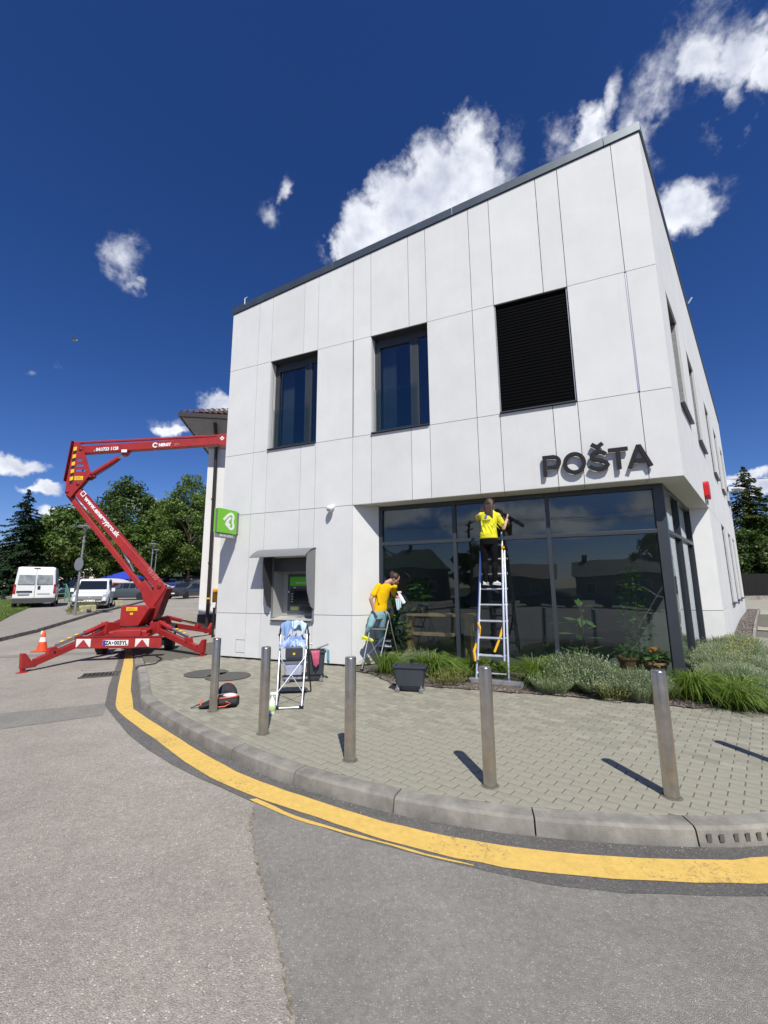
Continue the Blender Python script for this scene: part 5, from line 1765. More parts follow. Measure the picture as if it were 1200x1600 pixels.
# upper boom, its levelling rod and the basket mount
beam_px('upper_boom', (131, 704), (341, 690.2), .235, .20)
beam_px('levelling_rod', (118, 692.5), (352, 680.5), .065, .08)
plate('boom_head', [(338, 679), (358, 677), (358, 700), (352, 697), (339, 694)], YB, .26)
sticker((347, 684.7), .001, .001, M['whiteprint'], YB - .132)
m = MB(); a = bp(347, 684.7, YB - .134); m.prism([a + V((.07, 0, 0)), a + V((0, 0, .07)), a + V((-.07, 0, 0)), a + V((0, 0, -.07))], V((0, .002, 0))); m.build('diamond_sticker', M['whiteprint'], CR)
m = MB(); m.prism([a + V((.025, -.002, 0)), a + V((0, -.002, .025)), a + V((-.025, -.002, 0)), a + V((0, -.002, -.025))], V((0, .002, 0))); m.build('sticker_print', M['red'], CR)
plate('cylinder_lug', [(188, 700), (206.5, 699), (205, 703), (197, 712), (191, 712.5), (188, 708)], YB, .10)
sticker((194, 704.5), .165, .085, M['whiteprint'], YB - .103)
ub = (bp(341, 690.2) - bp(131, 704)).normalized(); un_ = V((0, -1, 0)); uup = un_.cross(ub); uup = uup if uup.z > 0 else -uup
put_text('. 041/723 1128', .135, bp(166, 701.7, YB - .104), ub, uup, M['whiteprint'], CR, bold=.006, width=.72)
put_text('NERGY', .125, bp(257.5, 695, YB - .104), ub, uup, M['whiteprint'], CR, bold=.008, width=.37)
put_text('pro', .12, bp(276.5, 693.6, YB - .104), ub, uup, mat('grey_print', (.45, .30, .30), .5), CR, width=.13)
em = MB(); c_ = bp(242.5, 695.4, YB - .106)
stroke(em, [c_ + ub * (math.cos(R(t)) * .062) + uup * (math.sin(R(t)) * .062) for t in range(20, 345, 25)], .036, .002, V((0, -1, 0)))
em.build('boom_emblem', M['whiteprint'], CR, fix=False)
# upper cylinder
def cyl(p, q, r, Y=YB, mt='red', name='cylinder'):
    MB().tube([bp(*p, Y), bp(*q, Y)], r, 12).build(name, M[mt], CR, sm=50)
cyl((138.5, 745), (186, 715.5), .07); cyl((186, 715.5), (196, 708), .035, mt='chrome', name='cylinder_rod')
plate('cylinder_lug', [(133, 741), (146, 742), (149, 745), (141, 750), (134, 750)], YB, .08, M['reddark'])
# lower boom and its parallel link
beam_px('lower_boom', (122, 767), (250, 916), .225, .20)
beam_px('parallel_link', (107.5, 772), (230, 929), .135, .12)
lb = (bp(250, 916) - bp(122, 767)).normalized(); lup = V((0, -1, 0)).cross(lb); lup = lup if lup.x > 0 else -lup
put_text('www.energypro.sk', .19, bp(158.5, 807.5, YB - .104) + lup * .01, lb, lup, M['whiteprint'], CR, bold=.007, width=1.58)
c_ = bp(130.2, 771.5, YB - .106)
em = MB(); stroke(em, [c_ + lb * x + lup * y for x, y in ((-.06, -.06), (.06, -.06), (.06, .06), (-.06, .06))], .035, .002, V((0, -1, 0)), closed=True); em.build('boom_emblem', M['whiteprint'], CR, fix=False)
put_text('TB150', .17, bp(238, 897, YB - .104), lb, lup, mat('pale_red_print', (.55, .16, .17), .5), CR, bold=.004, width=.42)
plate('cylinder_lug', [(180.5, 834), (197, 848), (199, 851), (193, 858), (186, 857), (181, 845)], YB, .09)
cyl((190, 855), (203, 880), .05, mt='greymetal'); cyl((203, 880), (209, 893), .03, mt='chrome', name='cylinder_rod')
plate('link_plate', [(217, 912), (226, 906), (240, 926), (229, 946), (224, 940)], YB, .16)
cyl((226, 934), (233, 906), .02, mt='chrome', name='cylinder_rod')
# turret
plate('turret_plate', [(244, 912), (254, 909), (259, 917), (257, 923), (236, 953), (229, 950), (229, 943)], YB - .13, .03)
plate('turret_plate', [(244, 912), (254, 909), (259, 917), (257, 923), (236, 953), (229, 950), (229, 943)], YB + .17, .03)
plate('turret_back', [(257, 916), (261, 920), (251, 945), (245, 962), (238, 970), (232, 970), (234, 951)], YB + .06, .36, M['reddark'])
a = bp(249, 916, YB - .15); MB().lathe([(.06, 0), (.06, .02), (.035, .03), (0, .03)], a, 12, V((0, -1, 0))).build('pivot_pin', M['reddark'], CR)
bx = MB(); bx.prism([bp(x, y, 11.75) for x, y in ((189, 947.5), (229.5, 946.5), (233, 951), (215.5, 978), (186, 979))], V((0, .62, 0))); bx.build('control_box', M['red'], CR, bevel=.015)
sticker((206, 951.5), .30, .095, M['yellow'], 11.745); lines((206, 951.5), .24, 2, 11.742, M['black'], .034)
sticker((205.5, 959), .08, .055, M['yellow'], 11.745)
MB().lathe([(.40, 0), (.42, .03), (.42, .10), (.36, .13)], bp(213, 984, 12.1), 24).build('slew_ring', M['blackplastic'], CR)
MB().tube([bp(247, 975, 12.4), bp(247.5, 962, 12.4), bp(249, 957, 12.4)], .018, 6).build('control_lever', M['blackplastic'], CR)
MB().box(bp(245, 972, 12.4), (.2, .1, .1)).build('valve_block', M['blackplastic'], CR)

# chassis
fL, fR_, fB = onz(34.5, 1052, -.115), onz(316, 1026, -.02), onz(331, 996, .03)
fB = V((-5.85, 14.75, .05))
fD = V((-9.2, 13.9, .0))
zc = .52
ta = V((-.30, .954, 0)); tl = V((.954, .30, 0))           # trailer axis and its side
ctr = V((-6.62, 11.75, 0))
def tp(a, b, z): return ctr + ta * a + tl * b + UP * z
ch = MB(); ch.obox(tp(-1.0, -.42, .40), tl * .84, ta * 2.6, UP * .20); ch.build('chassis', M['red'], CR, bevel=.02)
MB().obox(tp(-1.06, -.30, .36), tl * .60, ta * .05, UP * .26).build('chassis_end', M['red'], CR, bevel=.01)
dbm = MB(); dbm.beam(tp(1.6, 0, .48), tp(3.3, 0, .42), .10, .12); dbm.build('drawbar', M['red'], CR)
# light bar
LBc = (at(116, 1005, 10.35) + at(252, 1004, 10.75)) / 2
LBd = (at(252, 1004, 10.75) - at(116, 1005, 10.35)); LBw = LBd.length; LBd.normalize()
LBn = V((LBd.y, -LBd.x, 0)).normalized(); LBn = LBn if LBn.y < 0 else -LBn
lbm = MB(); lbm.obox(LBc - LBd * LBw / 2 - UP * .125 , LBd * LBw, -LBn * .05, UP * .25); lbm.build('light_bar', M['red'], CR, bevel=.008)
MB().obox(LBc - LBd * LBw / 2 + UP * .125 - LBn * .06, LBd * LBw, LBn * .07, UP * .03).build('bar_flange', M['reddark'], CR)
for s in (-.45, .45):
    MB().beam(LBc + LBd * s - LBn * .05, tp(-.9, s, .48), .08, .10).build('bar_arm', M['red'], CR)
def lamp(c):
    l = bpy.data.objects.new('tail_light', None); COL.objects.link(l); reg(l, CR)
    MB().obox(c - LBd * .155 - UP * .095, LBd * .31, LBn * .03, UP * .19).build('lens', mat('pale_lens', (.72, .70, .68), .25), l, bevel=.01)
    m = MB(); m.prism([c + LBn * .033 + LBd * x + UP * z for x, z in ((-.13, -.085), (.13, -.085), (0, .085))], LBn * .006); m.build('reflector_triangle', mat('triangle_red', (.38, .03, .04), .3), l)
pL = LBc - LBd * (LBw / 2 - .20); pR = LBc + LBd * (LBw / 2 - .42)
lamp(pL); lamp(pR)
np_ = LBc - LBd * (LBw / 2) + LBd * (LBw * (179.5 - 116) / 136)
MB().obox(np_ - LBd * .275 - UP * .06, LBd * .55, LBn * .012, UP * .125).build('number_plate', M['whiteprint'], CR)
MB().obox(np_ - LBd * .272 - UP * .058, LBd * .055, LBn * .0145, UP * .12).build('plate_band', mat('eu_blue', (.02, .05, .35), .4), CR)
put_text('ZA', .125, np_ - LBd * .155 + LBn * .014, LBd, UP, M['black'], CR, 'plate_lettering', bold=.004, width=.14)
put_text('003YL', .125, np_ + LBd * .115 + LBn * .014, LBd, UP, M['black'], CR, 'plate_lettering', bold=.004, width=.29)
m = MB(); m.prism([np_ - LBd * .063 + LBn * .0135 + LBd * x + UP * z for x, z in ((-.018, .025), (.018, .025), (.018, -.005), (0, -.027), (-.018, -.005))], LBn * .002); m.build('plate_shield', mat('shield_blue', (.12, .14, .4), .5), CR)
# wheels
for s in (-1, 1):
    w = bpy.data.objects.new('wheel', None); COL.objects.link(w); reg(w, CR)
    c = tp(.05, s * .80, .0); c.z = zroad(c.x, c.y) + .31
    MB().lathe([(.19, -.10), (.28, -.105), (.312, -.08), (.318, 0), (.312, .08), (.28, .105), (.19, .10)], c, 26, tl).build('tyre', M['rubber'], w, sm=40)
    MB().lathe([(0, -.07), (.12, -.075), (.195, -.09), (.195, .09), (.12, .075), (0, .07)], c, 20, tl).build('rim', M['greymetal'], w, sm=40)
    gd = MB(); rings = []
    for k in range(9):
        a = R(20 + 140 * k / 8)
        q = c + ta * (math.cos(a) * .37) + UP * (math.sin(a) * .37)
        rings.append([q - tl * .13, q + tl * .13, q + tl * .13 + UP * .012, q - tl * .13 + UP * .012])
    gd.loft(rings); gd.build('mudguard', M['blackplastic'], CR)
MB().beam(tp(.05, -.75, .31 + zroad(-6.6, 11.8)), tp(.05, .75, .31 + zroad(-6.6, 11.8)), .08, .08).build('axle', M['blackplastic'], CR)
# outriggers
def outrigger(root, foot, flip=1):
    o = bpy.data.objects.new('outrigger', None); COL.objects.link(o); reg(o, CR)
    f = V(foot)
    top = V((f.x, f.y, f.z + .17))
    d = (V((top.x, top.y, 0)) - V((root.x, root.y, 0))); hd = d.normalized()
    knee = top - hd * .20 + UP * .015
    m = MB(); m.beam(root, knee, .12, .145); m.build('leg', M['red'], o, bevel=.012)
    sd = hd.cross(UP)
    m = MB(); m.prism([top + sd * .05 + hd * x + UP * z for x, z in ((-.30, .0), (-.22, -.08), (.05, -.08), (.07, .24), (.0, .235), (-.03, .20), (-.13, .06))], -sd * .10); m.build('foot_bracket', M['red'], o, bevel=.008)
    m = MB(); m.beam(V((f.x, f.y, f.z + .02)), V((f.x, f.y, f.z + .12)), .07, .07, sd); m.build('foot_post', M['red'], o)
    MB().lathe([(.0, 0), (.13, 0), (.13, .012), (.05, .03), (.0, .03)], f, 16).build('foot_pad', M['red'], o)
    # cylinder above the leg
    rt_ = root + UP * .22 - hd * .05
    ct = root.lerp(knee, .74) + UP * .15
    mid = rt_.lerp(ct, .46)
    MB().tube([rt_, mid], .058, 10).build('leg_cylinder', M['red'], o, sm=50)
    MB().tube([mid, ct], .032, 10).build('leg_rod', M['chrome'], o, sm=50)
    g2 = MB(); g2.beam(mid + UP * .052 - hd * .1, ct + UP * .045, .085, .012); g2.build('hose_cover', M['greymetal'], o)
    hs = MB()
    for k in range(3):
        a = mid.lerp(ct, .25 + k * .25) + UP * .061; b = mid.lerp(ct, .35 + k * .25) + UP * .061
        hs.beam(a, b, .087, .012)
    hs.build('hazard_stripe', M['yellow'], o)
    m = MB(); q = root.lerp(knee, .76); m.prism([q + sd * .055 + hd * x + UP * z for x, z in ((-.16, 0), (.16, -.03), (.10, .15), (-.03, .17))], -sd * .11); m.build('cylinder_bracket', M['red'], o, bevel=.006)
    MB().lathe([(.028, 0), (.028, .13)], q + UP * .05 + sd * .065, 12, -sd).build('bracket_pin', M['blackplastic'], o)
    MB().beam(root - hd * .30 + UP * .07, root + UP * .10 + hd * .05, .22, .30).build('leg_housing', M['red'], CR, bevel=.012)
outrigger(tp(-.55, -.62, .55), fL)
outrigger(tp(-.40, .62, .52), fR_)
outrigger(tp(1.35, .50, .55), fB)
outrigger(tp(1.20, -.62, .55), fD)
# hydraulic hoses along the booms and over the elbow
def hose(pix, Y, r=.014):
    MB().tube([bp(x, y, Y) for x, y in pix], r, 6).build('hose', M['blackplastic'], CR, sm=60)
hose([(236, 935), (243, 921), (246, 908), (205, 862), (150, 797), (127, 770), (121, 757), (126, 742)], YB + .125)
hose([(126, 742), (133, 728), (131, 712), (140, 700.5), (240, 694), (330, 688)], YB + .12)
hose([(139, 742), (146, 746), (160, 737.5), (176, 727), (188, 718)], YB - .06, .010)
hose([(232, 958), (241, 952), (250, 962), (246, 973)], YB - .06, .012)
hose([(228, 976), (236, 981), (243, 976), (255, 980), (262, 984)], 11.7, .012)
hose([(196, 981), (186, 985), (172, 984), (160, 989)], 11.5, .012)
# basket arm hidden behind the building edge
bkm = MB(); pb = at(352, 690, YB)
bkm.beam(pb, pb + V((1.2, .9, -.5)), .12, .12); bkm.build('basket_arm', M['red'], CR)
bas = MB()
c = pb + V((1.5, 1.2, -.6))
for z in (0, .5, 1.05):
    for a, b in (((-.6, -.35), (.6, -.35)), ((.6, -.35), (.6, .35)), ((.6, .35), (-.6, .35)), ((-.6, .35), (-.6, -.35))):
        bas.tube([c + V((*a, z)), c + V((*b, z))], .02, 6)
for a in ((-.6, -.35), (.6, -.35), (.6, .35), (-.6, .35)): bas.tube([c + V((*a, 0)), c + V((*a, 1.05))], .02, 6)
bas.box(c, (1.2, .7, .04)); bas.build('basket', M['greymetal'], CR)
# ---------------------------------------------------------------- people
M['skin'] = mat('skin', (.50, .27, .18), .55, var=.06, vscale=12)
M['skin2'] = mat('skin_light', (.56, .33, .24), .55, var=.06, vscale=12)
def fabric(n, c, v=.07): return mat(n, c, .9, var=v, vscale=9, bump=.35, bscale=34, spec=.15)
M['tee_lemon'] = fabric('lemon_tshirt', (.70, .66, .035)); M['tee_gold'] = fabric('golden_tshirt', (.78, .47, .006))
M['legging'] = fabric('black_legging', (.006, .006, .008)); M['trouser'] = fabric('mint_trouser', (.26, .44, .47))
M['hair'] = mat('brown_hair', (.028, .013, .009), .5, vcol=(.07, .032, .02), vscale=30, bump=.6, bscale=90)
M['shoewhite'] = mat('white_shoe', (.76, .74, .74), .6); M['sole'] = mat('shoe_sole', (.55, .53, .52), .7)

def limb(mb, pts, rs, n=12, sq=1.0):
    """rounded limb through the points: rings with interpolated radius plus end balls"""
    P, Q = [], []
    for i in range(len(pts) - 1):
        for k in range(4):
            t = k / 4; P.append(V(pts[i]).lerp(V(pts[i + 1]), t)); Q.append(rs[i] + (rs[i + 1] - rs[i]) * t)
    P.append(V(pts[-1])); Q.append(rs[-1])
    mb.tube(P, Q, n, True, sq)
    for p, r in ((pts[0], rs[0]), (pts[-1], rs[-1])): mb.ball(p, r, n, 8)
    for p, r in list(zip(pts, rs))[1:-1]: mb.ball(p, r, n, 8)

def trunk(mb, secs, n=18):
    """secs: (centre, side vector half width, front vector half depth)"""
    rings = []
    for c, a, b in secs:
        rings.append([V(c) + a * math.cos(2 * math.pi * k / n) + b * math.sin(2 * math.pi * k / n) for k in range(n)])
    mb.loft(rings)

def fingers(mb, wrist, d, side, palm_n, curl=.8, sc=1.0):
    """palm and five bent fingers; d = along the hand, side = towards the thumb, palm_n = out of the palm"""
    d, side, palm_n = d.normalized(), side.normalized(), palm_n.normalized()
    m = V(wrist) + d * .05 * sc
    rot = Matrix((d, side, palm_n)).transposed()
    mb.ball(m, V((.052, .040, .017)) * sc, 10, 7, rot)
    for i, (o, L) in enumerate(((.030, .068), (.011, .076), (-.009, .070), (-.027, .056))):
        p = V(wrist) + d * .088 * sc + side * o * sc
        pts = [p - d * .03 * sc, p]
        a = 0
        for k, f in enumerate((.45, .32, .23)):
            a += curl * (.55 if k == 0 else .75)
            p = p + (d * math.cos(a) + palm_n * math.sin(a)) * L * f * sc
            pts.append(p)
        mb.tube(pts, [.0095 * sc, .0095 * sc, .009 * sc, .0085 * sc, .0075 * sc], 7)
    p = V(wrist) + d * .025 * sc + side * .03 * sc
    mb.tube([p - side * .015 * sc, p + side * .018 * sc + d * .012 * sc, p + side * .024 * sc + d * .036 * sc + palm_n * .016 * sc, p + side * .018 * sc + d * .058 * sc + palm_n * .03 * sc], [.012 * sc, .012 * sc, .0105 * sc, .009 * sc], 7)

def head(mb, c, f, u, sc=1.0):
    """skull, jaw, nose, ears; f = facing direction, u = up of the head"""
    f = V(f).normalized(); u = V(u); u = (u - f * u.dot(f)).normalized(); r = u.cross(f)
    rot = Matrix((r, f, u)).transposed()
    mb.ball(V(c) + u * .025 * sc, V((.074, .094, .098)) * sc, 16, 12, rot)
    mb.ball(V(c) - u * .050 * sc + f * .022 * sc, V((.055, .066, .062)) * sc, 14, 10, rot)
    mb.ball(V(c) - u * .088 * sc + f * .062 * sc, V((.026, .024, .024)) * sc, 10, 8, rot)
    mb.tube([V(c) + u * .02 * sc + f * .088 * sc, V(c) - u * .028 * sc + f * .112 * sc], [.009 * sc, .016 * sc], 8)
    mb.ball(V(c) - u * .032 * sc + f * .104 * sc, V((.018, .014, .011)) * sc, 8, 6, rot)
    for s in (-1, 1):
        mb.ball(V(c) + r * s * .074 * sc - f * .004 * sc - u * .01 * sc, V((.010, .020, .032)) * sc, 8, 6, rot)
        mb.ball(V(c) + r * s * .034 * sc + f * .074 * sc + u * .036 * sc, V((.026, .016, .010)) * sc, 8, 6, rot)
        mb.ball(V(c) + r * s * .042 * sc + f * .060 * sc - u * .02 * sc, V((.024, .022, .022)) * sc, 8, 6, rot)
    return f, u, r
def features(par, c, f, u, r, sc=1.0):
    m = MB()
    for s in (-1, 1): m.ball(V(c) + r * s * .034 * sc + f * .084 * sc + u * .012 * sc, .0115 * sc, 8, 6)
    m.build('eyes', mat('eye', (.18, .14, .12), .2), par)
    MB().ball(V(c) - u * .056 * sc + f * .088 * sc, V((.022, .012, .008)) * sc, 10, 6, Matrix((r, f, u)).transposed()).build('mouth', mat('lips', (.42, .14, .12), .5), par)

def person_obj(lab, group=None):
    pass

# ---- woman on the ladder, seen from behind, face to the glass
def wA(x, y, o): return fpix(x, y, o)
PA = {}
fo = lambda z: lo(z)                              # ladder depth at a height
footz = 1.615
L_an, R_an = F(3.30, 1.725, .13), F(3.135, 1.73, .13)
L_kn, R_kn = F(3.315, 2.07, .115), F(3.12, 2.07, .12)
L_hp, R_hp = F(3.285, 2.47, .155), F(3.125, 2.47, .155)
pelv = F(3.205, 2.50, .16)
waist = F(3.195, 2.68, .13); chest = F(3.195, 2.86, .115); shl = F(3.185, 2.985, .10); neck = F(3.175, 3.06, .085)
L_sh, R_sh = F(3.355, 2.965, .09), F(3.015, 2.935, .10)
L_el, L_wr = F(3.46, 2.93, -.16), F(3.40, 3.10, -.34)
R_el, R_wr = F(2.945, 2.70, .02), F(2.895, 2.885, -.17)
hdA = F(3.165, 3.155, .065)
fA, uA = (-NF * .98 - DF * .12 + UP * .12), UP
body = MB()
fA, uA, rA = head(body, hdA, fA, uA)
limb(body, [neck + UP * .06 - NF * .0, neck - UP * .04], [.052, .058])
trunk(body, [(pelv - UP * .05, DF * .13, NF * .10), (pelv + UP * .08, DF * .145, NF * .105), (waist, DF * .115, NF * .085), (chest, DF * .14, NF * .10), (shl, DF * .145, NF * .075), (neck, DF * .055, NF * .05)])
limb(body, [L_sh, L_el, L_wr], [.052, .040, .027]); limb(body, [R_sh, R_el, R_wr], [.052, .042, .027])
limb(body, [L_hp, L_kn, L_an], [.078, .054, .036]); limb(body, [R_hp, R_kn, R_an], [.078, .054, .036])
fingers(body, R_wr, (UP * .8 - NF * .5), DF * -.2 + UP * .4, -NF, 1.0)
fingers(body, L_wr, (UP * .8 - NF * .6), -DF, -NF - UP * .2, .25)
me = remeshed(body, 'person', M['skin2'], None, .010, 3)
WA = bpy.data.objects.new('person', me); COL.objects.link(WA)
base = F(3.21, footz, .08)
me.transform(Matrix.Translation(-base)) if False else None
def as_thing(o, base, lab):
    # vertices were made relative to the temporary object's own origin
    reg(o, None, base)
    tag(o, lab, 'person')
# remeshed() leaves coordinates relative to the raw object's origin; build with explicit origins instead
bpy.data.objects.remove(WA)
def skin_thing(mb, name, mt, base, lab, voxel=.010, it=3):
    mb2 = MB(); mb2.v = [p - base for p in mb.v]; mb2.f = mb.f
    tmp = bpy.data.objects.new('tmp_anchor', None); COL.objects.link(tmp); reg(tmp, None, (0, 0, 0))
    me = remeshed(mb2, name, mt, tmp, voxel, it)
    bpy.data.objects.remove(tmp)
    o = bpy.data.objects.new(name, me); COL.objects.link(o); reg(o, None, base); tag(o, lab, 'person')
    return o
def skin_part(mb, name, mt, par, voxel=.012, it=5):
    mb2 = MB(); mi = MWI[par.name][0]; mb2.v = [mi @ p for p in mb.v]; mb2.f = mb.f
    tmp = bpy.data.objects.new('tmp_anchor', None); COL.objects.link(tmp); reg(tmp, None, (0, 0, 0))
    me = remeshed(mb2, name, mt, tmp, voxel, it)
    bpy.data.objects.remove(tmp)
    o = bpy.data.objects.new(name, me); COL.objects.link(o); reg(o, par)
    return o
bpy.data.meshes.remove(me)
WA = skin_thing(body, 'person', M['skin2'], base, 'woman in lemon yellow T-shirt and black leggings wiping glass from ladder')
features(WA, hdA, fA, uA, rA)
tee = MB()
trunk(tee, [(pelv + UP * .0 - NF * .0, DF * .168, NF * .128), (pelv + UP * .10, DF * .160, NF * .122), (waist + UP * .02, DF * .138, NF * .108), (chest, DF * .156, NF * .118), (shl + UP * .0, DF * .165, NF * .092), (shl + UP * .045, DF * .10, NF * .07), (neck + UP * .005, DF * .066, NF * .06)])
limb(tee, [L_sh - DF * .02, L_sh.lerp(L_el, .55)], [.062, .064]); limb(tee, [R_sh + DF * .02, R_sh.lerp(R_el, .58)], [.062, .066])
# folds running from the raised shoulder to the hip
for k in range(6):
    a = L_sh.lerp(R_sh, .05 + .16 * k) + NF * .09 - UP * .12; b = pelv + DF * (.16 - .075 * k - .10) + NF * .125 + UP * (.06 + .02 * k)
    tee.tube([a, a.lerp(b, .5) + NF * .010, b], [.004, .012, .006], 6)
skin_part(tee, 't_shirt', M['tee_lemon'], WA, .011, 3)
leg = MB()
trunk(leg, [(pelv - UP * .12, DF * .150, NF * .115), (pelv - UP * .02, DF * .160, NF * .122), (pelv + UP * .08, DF * .150, NF * .112)])
limb(leg, [L_hp, L_kn.lerp(L_hp, .5) + NF * .01, L_kn, L_kn.lerp(L_an, .35) + NF * .018, L_an], [.088, .078, .057, .060, .039])
limb(leg, [R_hp, R_kn.lerp(R_hp, .5) + NF * .01, R_kn, R_kn.lerp(R_an, .35) + NF * .018, R_an], [.088, .078, .057, .060, .039])
skin_part(leg, 'leggings', M['legging'], WA, .011, 3)
def shoe(par, heel, toe, w=.042, h=.062, mt=None, sole=None):
    heel, toe = V(heel), V(toe)
    d = (toe - heel); L = d.length; d = d.normalized(); sd = d.cross(UP).normalized(); up = sd.cross(d)
    m = MB(); rings = []
    for t, ww, hh in ((0, .6, .75), (.08, .85, 1.25), (.25, .92, 1.3), (.45, .95, .95), (.7, 1.05, .72), (.9, .85, .55), (1.0, .45, .35)):
        c = heel + d * L * t
        rings.append([c + sd * math.cos(a) * w * ww + up * (h * hh * (.5 + .5 * math.sin(a)) + .012) for a in [2 * math.pi * k / 12 for k in range(12)]])
    m.loft(rings); o = m.build('shoe', mt or M['shoewhite'], par, sm=60)
    s = MB(); rings = []
    for t, ww in ((-.02, .65), (.1, .95), (.3, .95), (.5, .92), (.75, 1.1), (.95, .85), (1.03, .4)):
        c = heel + d * L * t
        rings.append([c + sd * w * ww, c + sd * w * ww + up * .022, c - sd * w * ww + up * .022, c - sd * w * ww])
    s.loft(rings); s.build('sole', sole or M['sole'], o)
rz_ = footz + .015
shoe(WA, F(3.325, rz_ + .02, .155), F(3.285, rz_, -.09)); shoe(WA, F(3.155, rz_ + .02, .15), F(3.04, rz_, -.06))
hr_ = MB()
rotA = Matrix((rA, fA, uA)).transposed()
hr_.ball(hdA + uA * .034 - fA * .018, V((.088, .098, .098)), 16, 12, rotA)
for k in range(9):
    x = -.055 + .11 * k / 8
    p = hdA - fA * .085 + rA * x + UP * .02
    hr_.tube([p + UP * .05 + fA * .03, p - UP * .06 - fA * .012, p - UP * .17 + rA * (rng.uniform(-.02, .02) + .1 * x * -1) - fA * .035, p - UP * (.27 + rng.uniform(0, .05)) + rA * (rng.uniform(-.03, .03) - .2 * x) - fA * .05], [.034, .030, .026, .012], 7)
skin_part(hr_, 'hair', M['hair'], WA, .010, 2)
# print on the back of the shirt: small blue emblem and two lines of writing, too small to read
pr = MB()
def back_pt(ds, z):
    w_, d_ = .160, .121
    c = chest.lerp(shl, max(-.6, min(1, (z - 2.86) / .125)))
    return c + DF * ds + NF * (d_ * math.sqrt(max(.05, 1 - (ds / w_) ** 2)) + .006) + UP * (z - c.z)
def patch(ds0, ds1, z0, z1, mt, name):
    m = MB(); n_ = 6
    vs = [back_pt(ds0 + (ds1 - ds0) * i / n_, z) for z in (z0, z1) for i in range(n_ + 1)]
    m.add(vs, [(i, i + 1, i + n_ + 2, i + n_ + 1) for i in range(n_)]); m.build(name, mt, WA, fix=False)
M['printblue'] = mat('print_blue', (.05, .25, .45), .7)
patch(.062, .012, 2.885, 2.94, M['printblue'], 'shirt_print')
patch(.10, -.05, 2.838, 2.850, M['black'], 'shirt_print'); patch(.085, -.04, 2.815, 2.825, M['black'], 'shirt_print'); patch(.05, -.02, 2.798, 2.803, M['black'], 'shirt_print')
sq = thing('squeegee', 'black window squeegee held by the woman on the ladder', 'squeegee', F(2.87, 2.95, -.3))
MB().beam(F(2.985, 3.045, -.40), F(2.62, 2.80, -.43), .022, .05).build('blade_holder', M['blackplastic'], sq)
MB().beam(F(2.985, 3.02, -.425), F(2.62, 2.775, -.455), .006, .03).build('rubber_blade', M['rubber'], sq)
MB().tube([F(2.80, 2.92, -.405), F(2.87, 2.95, -.30), F(2.885, 2.955, -.22)], .014, 8).build('handle', M['blackplastic'], sq)

# ---- woman at the left on the stepladder, bending to the glass
oB = -.06
b_ = lambda x, y, o=oB: fpix(x, y, o)
hB = b_(616.5, 904.5, oB - .10)
nkB = b_(604.5, 911, oB - .04); sdv = (NF * .5 + DF * .86).normalized(); shN = nkB + sdv * .175 - UP * .055; shF = nkB - sdv * .165 - UP * .075
elN, wrN = b_(579.3, 936, oB + .20), b_(584.0, 953.5, oB + .16)
elF, wrF = b_(614, 927.5, oB - .30), b_(620.5, 933.5, oB - .34)
plB = b_(592, 957, oB); hpN, hpF = plB + sdv * .085 - UP * .03, plB - sdv * .085 - UP * .03
knN, anN = b_(578.5, 977.5, oB + .14), b_(571.8, 991.5, oB + .10)
knF, anF = b_(596, 984, oB - .10), b_(596, 1003, oB - .10)
body = MB()
rightw = -DF * .85 - NF * .25 - UP * .0
fB_ = (rightw * .82 - UP * .62); uB_ = UP * .8 + rightw * .55
fB_, uB_, rB_ = head(body, hB, fB_, uB_, 1.0)
limb(body, [nkB, nkB.lerp(hB, .6)], [.058, .05])
spine = [plB, plB.lerp(nkB, .33) + DF * .015, plB.lerp(nkB, .68) + DF * .03, nkB.lerp(plB, .10)]
ax = (nkB - plB).normalized()
frv = ax.cross(sdv).normalized(); frv = frv if frv.dot(-NF) > 0 else -frv
trunk(body, [(spine[0] - ax * .06, sdv * .13, frv * .10), (spine[0] + ax * .06, sdv * .14, frv * .105), (spine[1], sdv * .115, frv * .09), (spine[2], sdv * .145, frv * .105), (spine[3] - ax * .02, sdv * .13, frv * .075), (nkB, sdv * .055, frv * .055)])
limb(body, [shN, elN, wrN], [.052, .042, .028]); limb(body, [shF, elF, wrF], [.050, .040, .027])
limb(body, [hpN, knN, anN], [.08, .054, .035]); limb(body, [hpF, knF, anF], [.08, .054, .036])
fingers(body, wrN, V((0, 0, -1)) - DF * .45, -DF * .3 + NF * .5, -NF * .8 - DF * .2, 1.1)
fingers(body, wrF, -DF * .8 - UP * .25, UP, -DF * .3 - NF, 1.0)
baseB = b_(598, 1008, oB)
WB = skin_thing(body, 'person', M['skin'], baseB, 'woman in golden yellow T-shirt and mint trousers bending from stepladder by white wall')
features(WB, hB, fB_, uB_, rB_)
tee = MB()
trunk(tee, [(spine[0] + ax * .00, sdv * .158, frv * .118), (spine[0] + ax * .09, sdv * .152, frv * .115), (spine[1], sdv * .134, frv * .106), (spine[2], sdv * .150, frv * .112), (spine[3] - ax * .03, sdv * .145, frv * .085), (nkB - ax * .01, sdv * .07, frv * .065)])
limb(tee, [shN, shN.lerp(elN, .66)], [.060, .066]); limb(tee, [shF, shF.lerp(elF, .6)], [.058, .062])
tee.tube([shN + frv * .05, shN.lerp(plB, .5) + frv * .10 + NF * .06, plB + frv * .08 + NF * .10], [.012, .020, .010], 6)
tee.tube([nkB + frv * .07, nkB.lerp(plB, .5) + frv * .128, plB + frv * .10], [.012, .022, .012], 6)
tee.tube([shN - ax * .08 + NF * .05, plB + ax * .20 + NF * .13, plB + ax * .08 + frv * .10 + NF * .07], [.010, .018, .008], 6)
skin_part(tee, 't_shirt', M['tee_gold'], WB, .011, 3)
tro = MB()
